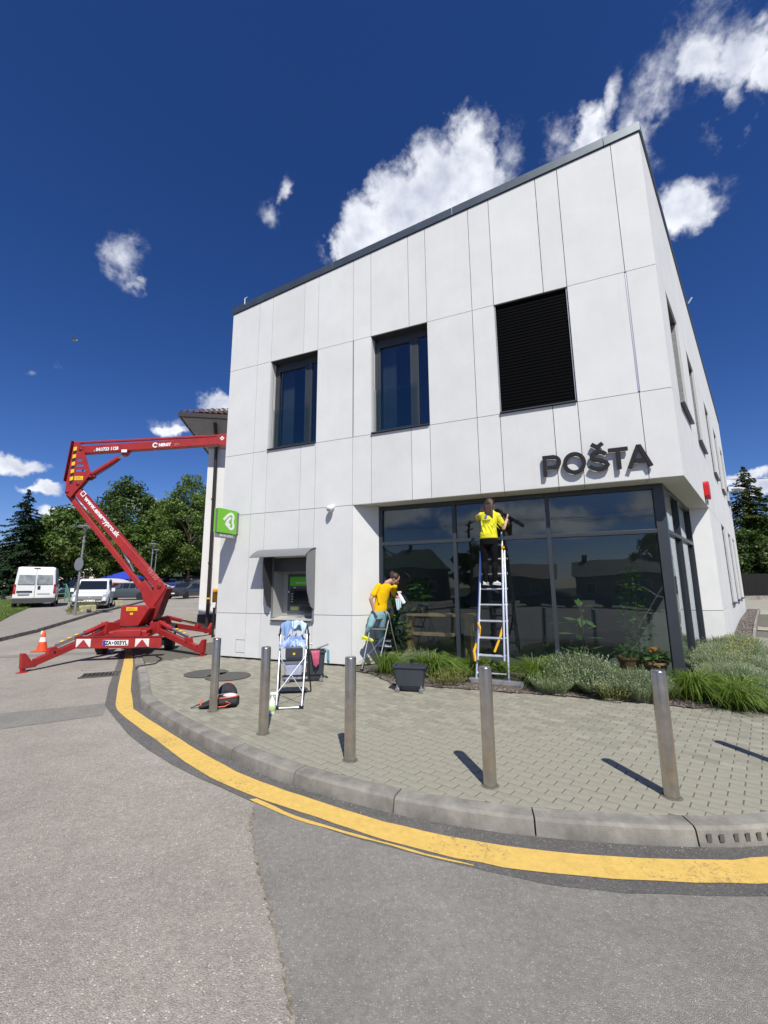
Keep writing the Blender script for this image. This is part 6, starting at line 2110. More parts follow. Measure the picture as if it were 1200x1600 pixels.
trunk(tro, [(plB - ax * .13, sdv * .15, frv * .115), (plB - ax * .02, sdv * .165, frv * .125), (plB + ax * .06, sdv * .15, frv * .115)])
limb(tro, [hpN, hpN.lerp(knN, .5), knN, knN.lerp(anN, .55)], [.096, .086, .066, .058]); limb(tro, [hpF, hpF.lerp(knF, .5), knF, anF + UP * .02], [.096, .084, .066, .056])
skin_part(tro, 'trousers', M['trouser'], WB, .011, 3)
shoe(WB, anF + V((0, 0, -.085)) + DF * .06, anF + V((0, 0, -.095)) - DF * .19 - NF * .05, mt=mat('blue_shoe', (.16, .30, .46), .6))
neon = mat('neon_yellow_shoe', (.62, .72, .02), .55)
shoe(WB, anN + V((0, 0, -.10)) + DF * .09, anN + V((0, 0, -.13)) - DF * .16, mt=neon, sole=neon)
hr_ = MB(); rotB = Matrix((rB_, fB_, uB_)).transposed()
hr_.ball(hB + uB_ * .038 - fB_ * .020, V((.090, .100, .092)), 16, 12, rotB)
bun = hB - fB_ * .105 + uB_ * .055
hr_.ball(bun, V((.045, .045, .042)), 10, 8, rotB)
for k in range(7):
    a = 2 * math.pi * k / 7
    hr_.tube([bun, bun + (rB_ * math.cos(a) + uB_ * math.sin(a)) * .045 - fB_ * .02, bun + (rB_ * math.cos(a + .5) + uB_ * math.sin(a + .5)) * .035 - fB_ * .05], [.02, .016, .008], 6)
skin_part(hr_, 'hair', M['hair'], WB, .010, 2)
# spray bottle and cloth in her far hand
sb_t = b_(622, 925.5, oB - .36); sb_b = b_(631.5, 943, oB - .36)
hb = thing('spray_bottle', 'white spray bottle held out by the bending woman', 'bottle', sb_b)
axb = (sb_t - sb_b).normalized()
MB().lathe([(.0, 0), (.040, 0), (.044, .02), (.042, .15), (.022, .21), (.015, .25), (.0, .25)], sb_b, 14, axb).build('body', M['bottlewhite'], hb, sm=45)
hd_ = MB(); hd_.beam(sb_b + axb * .27 + DF * .02, sb_b + axb * .275 - DF * .075, .03, .04, axb); hd_.build('spray_head', M['bottlewhite'], hb, bevel=.004)
MB().tube([sb_b + axb * .25 + DF * -.02, sb_b + axb * .21 - DF * .045], .006, 6).build('trigger', M['bottlewhite'], hb)
pc = b_(622.5, 937, oB - .345)
hang('cleaning_cloth', 'pale blue cleaning cloth in the hand of the bending woman', M['clothpale'], (pc.x, pc.y, pc.z + .03), .13, .24, AZF * -1, 9)
# ---------------------------------------------------------------- flower bed plants
M['sedge'] = leaf_mat('sedge_blade', (.05, .10, .012), (.20, .29, .06), .38, 3, .28)
M['sage'] = leaf_mat('grey_green_leaf', (.15, .205, .10), (.36, .42, .26), .28, 5, .22)
M['weed'] = leaf_mat('weed_leaf', (.10, .14, .03), (.30, .30, .10), .3, 5, .25)
def sedge_mesh(n, seed, h=.50, spread=.48):
    r = np.random.default_rng(seed)
    vs, fs = [], []
    for k in range(n):
        a = r.uniform(0, 2 * np.pi); L = h * r.uniform(.7, 1.25); sp = spread * r.uniform(.35, 1.15)
        x0, y0 = r.normal(0, .05), r.normal(0, .05)
        a0 = math.atan2(y0, x0) if r.random() < .6 else a
        a = a0 + r.normal(0, .6)
        w = r.uniform(.0035, .0065)
        dx, dy = math.cos(a), math.sin(a); b = len(vs)
        tw = r.uniform(-.25, .25)
        for i in range(6):
            t = i / 5
            rr = sp * t ** 1.35
            z = L * (1.55 * t - 1.12 * t * t * (.7 + sp))
            ww = w * (1 - t) ** .6 + .0006
            ox, oy = -dy * ww, dx * ww
            cx, cy = x0 + dx * rr - dy * tw * t * t * .3, y0 + dy * rr + dx * tw * t * t * .3
            vs.append((cx - ox, cy - oy, max(z, .0))); vs.append((cx + ox, cy + oy, max(z, .0) + .002))
        for i in range(5):
            q = b + i * 2; fs.append((q, q + 1, q + 3, q + 2))
    return raw_mesh('sedge', vs, fs, M['sedge'])
def sage_mesh(n, seed, h=.42, rad=.36, mt='sage', leaf=.022):
    r = np.random.default_rng(seed)
    vs, fs = [], []
    for k in range(n):
        a = r.uniform(0, 2 * np.pi); q = math.sqrt(r.random()) * rad * .55
        bx, by = math.cos(a) * q, math.sin(a) * q
        lean = q / rad * 1.5 + .1
        a2 = a + r.normal(0, .35)
        L = h * r.uniform(.7, 1.15) * (1.15 - .55 * (q / rad))
        tx, ty = bx + math.cos(a2) * L * lean * .75, by + math.sin(a2) * L * lean * .75
        tz = L * (1 - .22 * lean)
        b = len(vs); w = .0022
        vs += [(bx - w, by, 0), (bx + w, by, 0), (tx + w, ty, tz), (tx - w, ty, tz)]; fs.append((b, b + 1, b + 2, b + 3))
        for i in range(9):
            t = .35 + .65 * (i + r.random()) / 9
            px, py, pz = bx + (tx - bx) * t, by + (ty - by) * t, tz * t
            la, le = r.uniform(0, 2 * np.pi), r.uniform(.2, 1.2)
            l = leaf * r.uniform(.6, 1.3)
            ex, ey, ez = math.cos(la) * math.cos(le) * l, math.sin(la) * math.cos(le) * l, math.sin(le) * l
            sx, sy = -math.sin(la) * l * .17, math.cos(la) * l * .17
            b = len(vs)
            vs += [(px - sx * .5, py - sy * .5, pz), (px + ex * .5 - sx, py + ey * .5 - sy, pz + ez * .5), (px + ex, py + ey, pz + ez), (px + ex * .5 + sx, py + ey * .5 + sy, pz + ez * .5)]
            fs.append((b, b + 1, b + 2, b + 3))
    return raw_mesh('sage', vs, fs, M[mt])
sedges = [sedge_mesh(420, 5), sedge_mesh(380, 6, .46, .52)]
sages = [sage_mesh(900, 8, .34, .36, 'sage', .026), sage_mesh(820, 9, .30, .40, 'sage', .026)]
weedm = sage_mesh(90, 10, .26, .26, 'weed', .03)
def so_(px, py):           # ground point of a plant from its foot in the photograph
    q = onz(px, py, .03); return q
def put(me, name, x, y, sc, lab, grp, zs=1.0):
    o = share(name, me, None, (x, y, zwalk(x, y) + .008), rng.uniform(0, 6.28))
    o.scale = (sc, sc, sc * zs)
    return tag(o, lab, 'plant', grp)
gS, gL, gW = 'grass tufts in the bed along the glazing', 'grey green shrublets in the bed along the glazing', 'weeds in the bed along the glazing'
def so(s, o): p = F(s, 0, o); return p.x, p.y
SED = [(5.20, .36, .95, 'grass tuft at the feet of the bending woman'), (4.78, .55, .80, 'low grass tuft left behind the grey mop bucket'), (4.30, .42, 1.12, 'broad grass tuft just right of the grey mop bucket'), (3.95, .20, .85, 'grass tuft close to the glass left of the ladder'),
       (3.52, .10, .90, 'grass tuft growing behind the ladder rungs'), (3.10, -.05, .72, 'small grass tuft tucked between ladder and glass'), (2.46, .42, 1.15, 'broad grass tuft just right of the ladder foot'), (2.30, .12, .9, 'grass tuft behind the broad one right of the ladder'),
       (1.30, .30, .82, 'grass tuft between the two grey shrublets under the third pane'), (.82, .48, .85, 'grass tuft left of the bollard by the corner'), (.36, .62, 1.05, 'tall grass tuft behind the bollard by the corner'), (-.18, .52, 1.05, 'broad grass tuft at the outer corner of the bed'), (-.02, .95, .9, 'grass tuft spilling over the paving right of the corner bollard'), (-.50, .30, .66, 'grass tuft nearest the pavement at right end'), (1.85, .05, .8, 'grass tuft half hidden behind the largest grey shrublet')]
for i, (s, o, sc, lab) in enumerate(SED):
    x, y = so(s, o); put(sedges[i % 2], 'grass_tuft', x, y, sc * 1.14, lab, gS)
SAG = [(4.70, .02, 1.0, 'pale shrublet behind the grey mop bucket'), (2.25, .78, .85, 'low grey shrublet right of the ladder foot'), (1.86, .40, 1.35, 'largest grey shrublet, under the third glass pane'), (1.55, .75, .95, 'grey shrublet at the pavement edge left of the corner bollard'), (1.05, .78, 1.0, 'rounded grey shrublet just left of the corner bollard'), (2.05, .05, 1.0, 'grey shrublet against the glass under the third pane'),
       (-.45, .85, .85, 'small grey shrublet at the outermost corner of the bed')]
for i, (s, o, sc, lab) in enumerate(SAG):
    x, y = so(s, o); put(sages[i % 2], 'grey_shrublet', x, y, sc * 1.15, lab, gL)
k = 0
gR = 'grey green shrublets along the right hand wall'
for (t, o) in ((.5, .10), (.95, .30), (1.1, -.05), (1.55, .20), (1.75, -.15), (2.15, .34), (2.3, .02), (2.75, .26), (2.9, -.1), (3.25, .36), (3.45, .08), (3.9, .22), (.55, .32), (1.5, .38)):
    p = G(t, 0, o)
    put(sages[k % 2], 'grey_shrublet', p.x, p.y, rng.uniform(.9, 1.15), 'grey green shrublet in the dense cushion along the right wall', gR); k += 1
for s, o, lab in ((3.80, .85, 'yellowish weed before the broad grass tuft left of ladder'), (1.42, 1.0, 'small weed in slate chips between the two front shrublets'), (3.95, .95, 'small weed at the left foot of the ladder')):
    x, y = so(s, o); put(weedm, 'weed', x, y, 1.0, lab, gW)
# tiny yellow flowers over the cushion by the right wall
fl = MB()
for k in range(130):
    p = G(rng.uniform(.8, 3.6), 0, rng.uniform(.0, .5)); z = zwalk(p.x, p.y) + rng.uniform(.34, .46)
    s = rng.uniform(.006, .011); fl.ball((p.x, p.y, z), s, 5, 3)
tag(fl.build('yellow_flowers', mat('flower_yellow', (.60, .48, .08), .7), None, fix=False), kind='stuff')

# ---------------------------------------------------------------- behind the glass
tb = thing('wooden_counter', 'wooden counter with pale legs behind the left glass pane', 'counter', F(4.7, .07, -1.2))
MB().obox(F(5.36, .98, -.95), -DF * 1.55, UP * .05, -NF * .6).build('top', M['wood'], tb)
MB().obox(F(5.32, .07, -.98), -DF * .14, UP * .91, -NF * .5).build('leg', M['wood'], tb)
MB().obox(F(3.98, .07, -.98), -DF * .1, UP * .91, -NF * .5).build('leg', M['wood'], tb)
MB().obox(F(5.16, .56, -1.02), -DF * .95, UP * .06, -NF * .3).build('shelf', M['wood'], tb)
def blades(n, seed, c, h, rad, lw, ll, mt):
    r = np.random.default_rng(seed); vs, fs = [], []
    for k in range(n):
        a = r.uniform(0, 6.28); e = r.uniform(.1, 1.3); q = r.random() ** .5 * rad; zz = r.uniform(0, 1) * h
        p = np.array([math.cos(a) * q * (.4 + .6 * math.sin(min(1, zz / h) * 3)), math.sin(a) * q * (.4 + .6 * math.sin(min(1, zz / h) * 3)), zz])
        l = ll * r.uniform(.6, 1.3)
        d = np.array([math.cos(a + r.normal(0, .8)) * math.cos(e), math.sin(a) * math.cos(e), math.sin(e) - .5]) * l
        s = np.array([-math.sin(a), math.cos(a), r.normal(0, .3)]) * lw * l
        b = len(vs); vs += [tuple(p), tuple(p + d * .5 - s), tuple(p + d), tuple(p + d * .5 + s)]; fs.append((b, b + 1, b + 2, b + 3))
    return raw_mesh('leaves', vs, fs, mt)
M['pot'] = mat('terracotta', (.30, .13, .07), .8, var=.12, vscale=10)
M['indoor'] = leaf_mat('indoor_leaf', (.05, .13, .03), (.14, .27, .06), .35, 4, .2)
def potted(lab, loc, pot_r, pot_h, leaves, stem=None):
    t = thing('potted_plant', lab, 'plant', loc)
    MB().lathe([(0, 0), (pot_r * .75, 0), (pot_r, pot_h * .85), (pot_r * 1.12, pot_h * .85), (pot_r * 1.12, pot_h), (pot_r * .95, pot_h), (pot_r * .9, pot_h * .9), (0, pot_h * .9)], (0, 0, 0), 18).build('pot', M['pot'], t, local=True, sm=30)
    o = share('leaves', leaves, t, (0, 0, pot_h))
    if stem: MB().tube([(0, 0, pot_h * .8), (.02, 0, pot_h + stem * .5), (0, 0, pot_h + stem)], .012, 6).build('stem', M['bark'], t, local=True)
    return t
p = F(5.02, 1.03, -1.22); potted('bushy green plant on the wooden counter behind glass', p, .09, .14, blades(240, 2, 0, .62, .26, .20, .20, M['indoor']), .4)
p = F(5.46, .07, -.80); potted('dark leafy plant behind the glass beside the bending woman', p, .12, .2, blades(300, 3, 0, 1.1, .25, .2, .2, M['indoor']), .9)
p = F(1.72, .07, -.85); potted('tall plant with large drooping leaves behind third pane', p, .12, .2, blades(24, 4, 0, 1.05, .13, .17, .42, leaf_mat('broad_leaf', (.10, .22, .05), (.26, .40, .13), .35, 4, .2)), 1.0)
p = F(.80, .07, -.92); potted('climbing plant on a tall stake behind the corner pane', p, .13, .2, blades(420, 6, 0, 1.75, .27, .26, .12, M['indoor']), 1.7)
p = F(.62, .10, -.68)
t = potted('orange flowering plant in a wide terracotta bowl by the corner post', p, .19, .22, blades(90, 7, 0, .16, .16, .25, .16, M['indoor']))
m = MB()
for k in range(26):
    a = rng.uniform(0, 6.28); q = rng.uniform(0, .09); m.ball((math.cos(a) * q, math.sin(a) * q, .40 + rng.uniform(-.03, .04)), rng.uniform(.018, .03), 6, 4)
m.build('blossoms', mat('orange_blossom', (.80, .25, .04), .6), t, local=True)
p = F(1.02, .10, -.80); potted('small brown pot beside the orange flowering bowl', p, .15, .26, blades(60, 9, 0, .18, .14, .2, .16, M['indoor']))
# two pale boxes low on the floor seen through the second pane
pb_ = F(4.30, .07, -1.7)
tag(MB().obox(F(4.15, .07, -1.6), -DF * .25, UP * .55, -NF * .3).build('carton', mat('pale_box', (.42, .45, .44), .7), None), 'pale upright carton on the floor behind second pane', 'carton')
# ---------------------------------------------------------------- old building behind, at the left
OB = thing('old_building', 'old white rendered building with dark plinth and tiled eaves behind', 'building', (-6.4, 15.0, .1))
KO = 1.08                                          # pushed back along the sight line to where its shade fits
ox, oy = at(308, 985, 16.2).x, 16.2
wd = V((.985, .17, 0))                            # along its front, to the right
wn_ = V((wd.y, -wd.x, 0))
w0 = V((ox, oy, 0))
def ob(a, z, o=0): return w0 + wd * (a * KO) + wn_ * (o * KO) + UP * (1.65 + (z - 1.65) * KO)
MB().obox(ob(0, .72, 0), wd * (2.6 * KO), UP * (5.95 * KO), -wn_ * (9 * KO)).build('wall', M['plaster'], OB)
MB().obox(ob(-.02, .0, .03), wd * (2.64 * KO), UP * (.72 * KO), -wn_ * (9.05 * KO)).build('plinth', mat('dark_plinth', (.035, .035, .038), .8, var=.15), OB)
MB().obox(ob(-.75, 7.42, 1.05), wd * (3.6 * KO), UP * (.05 * KO), -wn_ * (10.6 * KO)).build('soffit', mat('grey_soffit', (.20, .20, .19), .8), OB)
sf = MB(); sf.prism([ob(-.70, 7.42, 1.0), ob(-.70, 7.42, -9.4), ob(0, 6.65, -9), ob(0, 6.65, .0)], wd * (.02 * KO))
cv_ = MB(); cv_.add([ob(-.72, 7.42, 1.02), ob(2.8, 7.42, 1.02), ob(2.6, 6.66, .01), ob(-.01, 6.66, .01)], [(0, 1, 2, 3)])
cv_.add([ob(-.72, 7.42, 1.02), ob(-.01, 6.66, .01), ob(-.01, 6.66, -9), ob(-.72, 7.42, -9.6)], [(0, 1, 2, 3)])
cv_.build('cove', mat('grey_cove', (.34, .34, .33), .85, var=.06), OB, fix=False)
MB().obox(ob(-.80, 7.42, 1.12), wd * (3.6 * KO), UP * (.15 * KO), -wn_ * (.10 * KO)).build('gutter', M['brown'], OB)
MB().obox(ob(-.80, 7.42, 1.0), wd * (.09 * KO), UP * (.15 * KO), -wn_ * (10.4 * KO)).build('gutter', M['brown'], OB)
tl_ = MB()
M['tile2'] = M['tile']
k = 0
tp_ = MB()
for r_ in range(9):
    for c_ in range(17):
        a = -.70 + c_ * .2 + (.1 if r_ % 2 else 0)
        p0 = ob(a, 7.60 + r_ * .155, .98 - r_ * .28)
        if c_ * .2 < r_ * .28 - .3: continue
        rings = []
        for q in range(2):
            b0 = p0 - wn_ * .32 * q + UP * (.17 * q + .0)
            rings.append([b0 + wd * (math.cos(R(180 - 180 * i / 6)) * .105) + UP * (math.sin(R(180 - 180 * i / 6)) * .06 + .03) for i in range(7)])
        m = MB()
        m.add(rings[0] + rings[1], [(i, i + 1, i + 8, i + 7) for i in range(6)])
        if r_ == 0:
            m.build('roof_tile', M['tile'], OB, fix=False)
        else:
            tp_.add(m.v, m.f)
o = tp_.build('roof_tiles', M['tile'], OB, fix=False); o['kind'] = 'stuff'
rb = MB(); rb.add([ob(-.75, 7.58, 1.0), ob(2.9, 7.58, 1.0), ob(2.9, 9.2, -2), ob(1.6, 9.2, -2)], [(0, 1, 2, 3)]); rb.add([ob(-.75, 7.58, 1.0), ob(1.6, 9.2, -2), ob(1.6, 9.2, -8), ob(-.75, 7.58, -9.5)], [(0, 1, 2, 3)])
rb.build('roof', M['tile'], OB, fix=False)
dp = [at(336, 661, 15.3), at(336.5, 672, 15.4), at(338.5, 688, 16.05), at(337.5, 705, 16.1), at(330, 850, 16.1), at(322.5, 985, 16.1)]
MB().tube(dp, .062, 10).build('downpipe', M['brown'], OB, sm=50)
for y in (780, 880, 935):
    q = at(336 - (y - 720) * .05, y, 16.08); MB().lathe([(.072, -.03), (.072, .03)], q, 10).build('pipe_clip', M['yellow'] if y == 935 else M['brown'], OB)
cx0, cx1 = at(328, 930, 15.8), at(344, 930, 15.8)
pbx = thing('post_box', 'orange post box hanging on the old white wall', 'post box', (cx0.x + .17, 15.9, 1.15))
m = MB(); m.box((cx0.x + .34, 15.86, 1.36), (.46, .26, .46)); m.build('box', mat('post_orange', (.72, .33, .015), .45), pbx, bevel=.02)
MB().box((cx0.x + .34, 15.86, 1.115), (.44, .24, .03)).build('base_plate', M['hood'], pbx)
MB().box((cx0.x + .34, 15.722, 1.47), (.26, .01, .02)).build('slot', M['black'], pbx)
MB().box((cx0.x + .32, 15.724, 1.40), (.22, .006, .015)).build('print_line', M['black'], pbx)
hp_ = thing('black_hoop_rail', 'black tubular hoop rail standing at the old building plinth', 'railing', (-5.3, 14.2, .05))
q0, q1 = at(334.5, 950, 14.2), at(352, 950, 14.2)
MB().tube([V((q0.x, 14.2, .03)), V((q0.x, 14.2, q0.z)), V((q1.x, 14.2, q0.z)), V((q1.x, 14.2, .03))], .04, 8).build('hoop', M['blackplastic'], hp_)

# ---------------------------------------------------------------- power cable lying on the road
cb = [(160, 1026), (139, 1037), (127, 1049), (160, 1048), (190, 1047.5), (211, 1045.8), (216, 1041), (242, 1037), (253, 1029), (244, 1025)]
pts = []
for i, (x, y) in enumerate(cb):
    z = -.105 if x < 214 else .012
    pts.append(onz(x, y, z))
cbl = MB(); cbl.tube(pts, .014, 6)
tag(cbl.build('power_cable', M['blackplastic'], None), 'black power cable looping over the road and kerb below crane', 'cable')

# ---------------------------------------------------------------- trees
M['leaf_dark'] = leaf_mat('dark_leaf', (.022, .046, .010), (.075, .125, .024), .22, .35, .22)
M['leaf_mid'] = leaf_mat('mid_leaf', (.034, .068, .012), (.115, .18, .036), .28, .35, .22)
M['leaf_light'] = leaf_mat('light_leaf', (.05, .09, .018), (.15, .22, .05), .32, .35, .22)
M['needle'] = leaf_mat('spruce_needle', (.010, .026, .014), (.032, .062, .026), .10, .5, .2)
M['needle_yellow'] = leaf_mat('yew_needle', (.020, .038, .010), (.085, .115, .022), .15, .5, .2)  # yellower needle green of the conifers beyond the fence
def crown_mesh(seed, rx, ry, rz, n_cl, per, leaf, mt, base=.15, shape=1.0, open_=.0):
    r = np.random.default_rng(seed)
    vs, fs = [], []
    for c in range(n_cl):
        u = r.normal(size=3); u /= np.linalg.norm(u)
        q = r.uniform(.55, 1.0) ** .6
        zz = u[2] * q
        k = (1 - .35 * shape * max(0, zz)) * (1 if zz > -.5 else .8)
        cen = np.array([u[0] * q * rx * k, u[1] * q * ry * k, zz * rz + rz])
        cr_ = r.uniform(.16, .34) * min(rx, rz) * (1 - .3 * abs(zz))
        n_ = int(per * (cr_ / (.25 * min(rx, rz))) ** 2)
        d = r.normal(size=(n_, 3)); d /= np.linalg.norm(d, axis=1)[:, None]
        rr = cr_ * r.random(n_) ** .45
        p = cen + d * rr[:, None] * np.array([1.15, 1.15, .8])
        nrm = d * .8 + r.normal(size=(n_, 3)) * .65 + np.array([0, 0, .35])
        nrm /= np.linalg.norm(nrm, axis=1)[:, None]
        t1 = np.cross(nrm, r.normal(size=(n_, 3))); t1 /= np.linalg.norm(t1, axis=1)[:, None]
        t2 = np.cross(nrm, t1)
        s = leaf * r.uniform(.6, 1.3, n_)[:, None]
        b = len(vs)
        quad = np.stack([p - t1 * s * .7, p - t2 * s * .4, p + t1 * s * .7, p + t2 * s * .4], 1).reshape(-1, 3)
        vs.extend(quad.tolist())
        fs.extend([(b + 4 * i, b + 4 * i + 1, b + 4 * i + 2, b + 4 * i + 3) for i in range(n_)])
    return raw_mesh('crown', vs, fs, mt)
def tree(lab, x, y, z, h, r, seed, mt, n_cl=70, per=95, leaf=.26, trunk_h=.22, tr=.22, grp=None, shape=1.0, cat='tree', ry=None):
    t = thing('broadleaf_tree', lab, cat, (x, y, z), 0, grp)
    rz = h * (1 - trunk_h) / 2
    share('crown', crown_mesh(seed, r, ry or r, rz, int(n_cl * 1.35), int(per * 1.25), leaf, M[mt], shape=shape), t, (0, 0, h * trunk_h))
    r_ = random.Random(seed)
    m = MB(); m.tube([(0, 0, -.2), (.05 * h * .05, 0, h * .25), (r_.uniform(-.3, .3), r_.uniform(-.3, .3), h * .55), (r_.uniform(-.4, .4), r_.uniform(-.4, .4), h * .85)], [tr, tr * .8, tr * .5, tr * .12], 8)
    for k in range(9):
        a = r_.uniform(0, 6.28); z0 = h * r_.uniform(.25, .6)
        m.tube([(0, 0, z0), (math.cos(a) * r * .35, math.sin(a) * r * .35, z0 + h * .12), (math.cos(a) * r * .75, math.sin(a) * r * .75, z0 + h * .2)], [tr * .45, tr * .28, tr * .06], 6)
    m.build('trunk', M['bark'], t, local=True)
    return t
def spruce(lab, x, y, z, h, r, seed, mt='needle', tiers=26, grp=None, droop=.35, cards=26):
    t = thing('conifer', lab, 'tree', (x, y, z), 0, grp)
    g = np.random.default_rng(seed); vs, fs = [], []
    for k in range(tiers):
        f = k / (tiers - 1)
        zz = h * (.06 + .92 * f)
        R_ = r * (1 - f) ** .85 * g.uniform(.75, 1.15) + .12
        nb = int(6 + 10 * (1 - f))
        for b_ in range(nb):
            a = g.uniform(0, 6.283); L = R_ * g.uniform(.65, 1.12)
            ca, sa = math.cos(a), math.sin(a)
            n_ = max(8, int(cards * L / max(r, .1) * 1.8))
            for q in range(n_):
                tt = g.random() ** .7
                d = L * tt
                sw = (1 - tt) * .26 * L + .10
                side = g.normal() * sw * .6
                px, py = ca * d - sa * side, sa * d + ca * side
                pz = zz - droop * d * tt + .12 * L * (tt > .75) * (tt - .75) * 4 + g.normal() * .05 - abs(side) * .25
                l = g.uniform(.14, .32) * (.7 + .03 * h)
                aa = a + g.normal() * .7
                dx, dy, dz = math.cos(aa) * l, math.sin(aa) * l, -l * g.uniform(.1, .7)
                ex, ey = -math.sin(aa) * l * .3, math.cos(aa) * l * .3
                i = len(vs)
                vs += [(px - dx * .5, py - dy * .5, pz - dz * .3), (px + ex, py + ey, pz), (px + dx * .5, py + dy * .5, pz + dz * .7), (px - ex, py - ey, pz + .03)]
                fs.append((i, i + 1, i + 2, i + 3))
    share('crown', raw_mesh('crown', vs, fs, M[mt]), t)
    MB().tube([(0, 0, -.2), (0, 0, h * .5), (0, 0, h * .98)], [.22, .13, .02], 8).build('trunk', M['bark'], t, local=True)
    return t
gT = 'trees along the far end of the street'
p = at(24, 925, 41); spruce('dark conical spruce at the left edge beside the white van', p.x, 41, .7, 10.7, 4.1, 3, grp=gT, tiers=34, cards=70)
p = at(-34, 925, 50); spruce('dark spruce cut by the left edge of the picture', p.x, 50, .8, 10.5, 4.4, 4, grp=gT)
p = at(79, 925, 44); tree('rounded dark green tree behind the white van', p.x + .6, 45, .7, 9.6, 3.7, 5, 'leaf_mid', 90, 120, .27, .2, grp=gT)
p = at(186, 925, 60); tree('tall open topped tree rising behind the red boom', p.x, 60, .95, 16.3, 5.2, 6, 'leaf_dark', 120, 100, .30, .16, .3, gT, 1.6)
p = at(214, 925, 56); tree('bushy tree behind the red control box', p.x, 56, .9, 9.0, 4.4, 7, 'leaf_mid', 85, 110, .29, .12, .22, gT)
p = at(258, 925, 60); tree('light green tree between the elbow of boom and birch', p.x, 60, .95, 13.2, 4.6, 8, 'leaf_light', 95, 110, .29, .1, .26, gT)
p = at(292, 925, 57); tree('tall pale birch next to the old white building', p.x, 57, .9, 16.2, 4.0, 9, 'leaf_light', 130, 90, .24, .14, .2, gT, 1.2)
p = at(318, 925, 62); tree('birch half hidden behind the old white building', p.x, 62, .95, 15.4, 4.4, 10, 'leaf_mid', 105, 100, .27, .12, .22, gT)
p = at(172, 925, 64); tree('low dark tree left of the grey car', p.x, 64, 1.0, 8.2, 3.6, 12, 'leaf_dark', 60, 100, .29, .08, .2, gT)
p = at(138, 925, 70); tree('dark tree between the lamp post and the orange roof', p.x, 84, 1.0, 13.5, 5.0, 13, 'leaf_dark', 80, 100, .34, .1, .2, gT)
p = at(242, 925, 50); tree('dark low bush canopy over the parked blue car', p.x, 66, .9, 7.5, 4.2, 14, 'leaf_dark', 60, 100, .3, .15, .2, gT)
p = at(-120, 925, 46); tree('broad tree out of frame at the left', p.x, 46, .7, 11, 5.2, 15, 'leaf_mid', 70, 100, .3, .15, .2, gT)

# right side: conifer, broad bushy tree, fence
gR = 'trees beyond the dark fence'
zF = .42
p = at(1186, 930, 38); spruce('tall yellowish conifer rising beyond the dark fence', p.x + .3, 38, zF, 11.9, 4.8, 21, 'needle_yellow', 46, gR, .30, 70)
p = at(1176, 930, 31); tree('dense broadleaf tree below the conifer behind the fence', p.x + 3.4, 36, zF, 5.9, 3.0, 22, 'leaf_dark', 90, 170, .20, .10, .15, gR)
p = at(1222, 930, 37); tree('dense dark tree at the right edge of the picture', p.x, 37, zF, 6.9, 3.2, 23, 'leaf_dark', 80, 140, .22, .1, .15, gR)
p = at(1245, 930, 36); spruce('conifer beyond the right edge of the picture', p.x, 36, zF, 9.5, 3.0, 24, 'needle_yellow', 24, gR)
fn = thing('board_fence', 'dark upright board fence closing the yard behind the building', 'fence', (27, 33, zF))
fa, fb = V((20.5, 30.8, 0)), V((40, 34.5, 0))
fd = (fb - fa).normalized(); nfn = V((fd.y, -fd.x, 0))
n_ = int((fb - fa).length / .13)
bm_ = MB().box((0, 0, .95), (.105, .022, 1.9)); pr_ = bm_.build('fence_board', M['darkwood'], fn, local=True)
bme = pr_.data; first = True
for k in range(n_):
    q = fa + fd * (k * .13)
    loc = q - V((27, 33, 0)) + UP * rng.uniform(-.01, .02)
    if first: pr_.location = loc; pr_.rotation_euler = (0, 0, math.atan2(fd.y, fd.x)); first = False
    else: share('fence_board', bme, fn, loc, math.atan2(fd.y, fd.x))
for z in (.45, 1.5): MB().beam(fa + nfn * -.04 + UP * (zF + z), fb + nfn * -.04 + UP * (zF + z), .05, .09).build('fence_rail', M['darkwood'], fn)
lk = MB(); lk.beam(fa + nfn * .9 + UP * zF, fb + nfn * .9 + UP * zF, .3, .62); lw = lk.build('low_wall', M['kerb'], None)
tag(lw, 'low grey concrete wall in front of the dark board fence', 'wall')
# yard paving beyond the building
yd = MB(); yv = []
M['slab'] = mat('pale_paving_slab', (.33, .31, .25), .9, var=.08, vscale=2, bump=.2, bscale=40)
P_ = [G(2.4, 0, 1.15), G(20, 0, 1.15), G(20, 0, -12), G(50, 0, -12), G(50, 0, 18), G(2.4, 0, 9)]
pth = poly_sheet('yard_paving', M['slab'], [(G(t, 0, o).x, G(t, 0, o).y) for t, o in ((7.5, .47), (17, .47), (17, -8), (40, -8), (40, 16), (7.5, 16))], lambda x, y: zwalk(x, y), .006, None, 'structure')
gl_ = MB()
for t in (8.6, 10.2, 11.8, 13.4): gl_.beam(G(t, .44, 1.05), G(t, .44, 6), .012, .012)
# wire across the sky
wr = MB(); a, b = at(1128, 748, 40), at(1260, 738, 30)
wr.tube([a.lerp(b, i / 12) - UP * (.25 * math.sin(math.pi * i / 12)) for i in range(13)], .022, 5)
tag(wr.build('overhead_wire', M['blackplastic'], None), 'thin overhead wire crossing the sky at the right', 'wire')
# bird
bd = thing('bird', 'small pale bird gliding high in the blue sky', 'bird', at(118, 532, 34))
q = at(118, 532, 34)
MB().ball(q, (.20, .08, .07), 10, 6).build('body', mat('bird_grey', (.45, .42, .38), .8), bd)
m = MB(); m.prism([q + V((.08, 0, .02)), q + V((.10, .45, .12)), q + V((-.06, .45, .13)), q + V((-.08, 0, .02))], V((0, 0, .012))); m.prism([q + V((.08, 0, .02)), q + V((.10, -.45, .12)), q + V((-.06, -.45, .13)), q + V((-.08, 0, .02))], V((0, 0, .012)))
m.build('wings', mat('bird_wing', (.25, .22, .2), .8), bd)

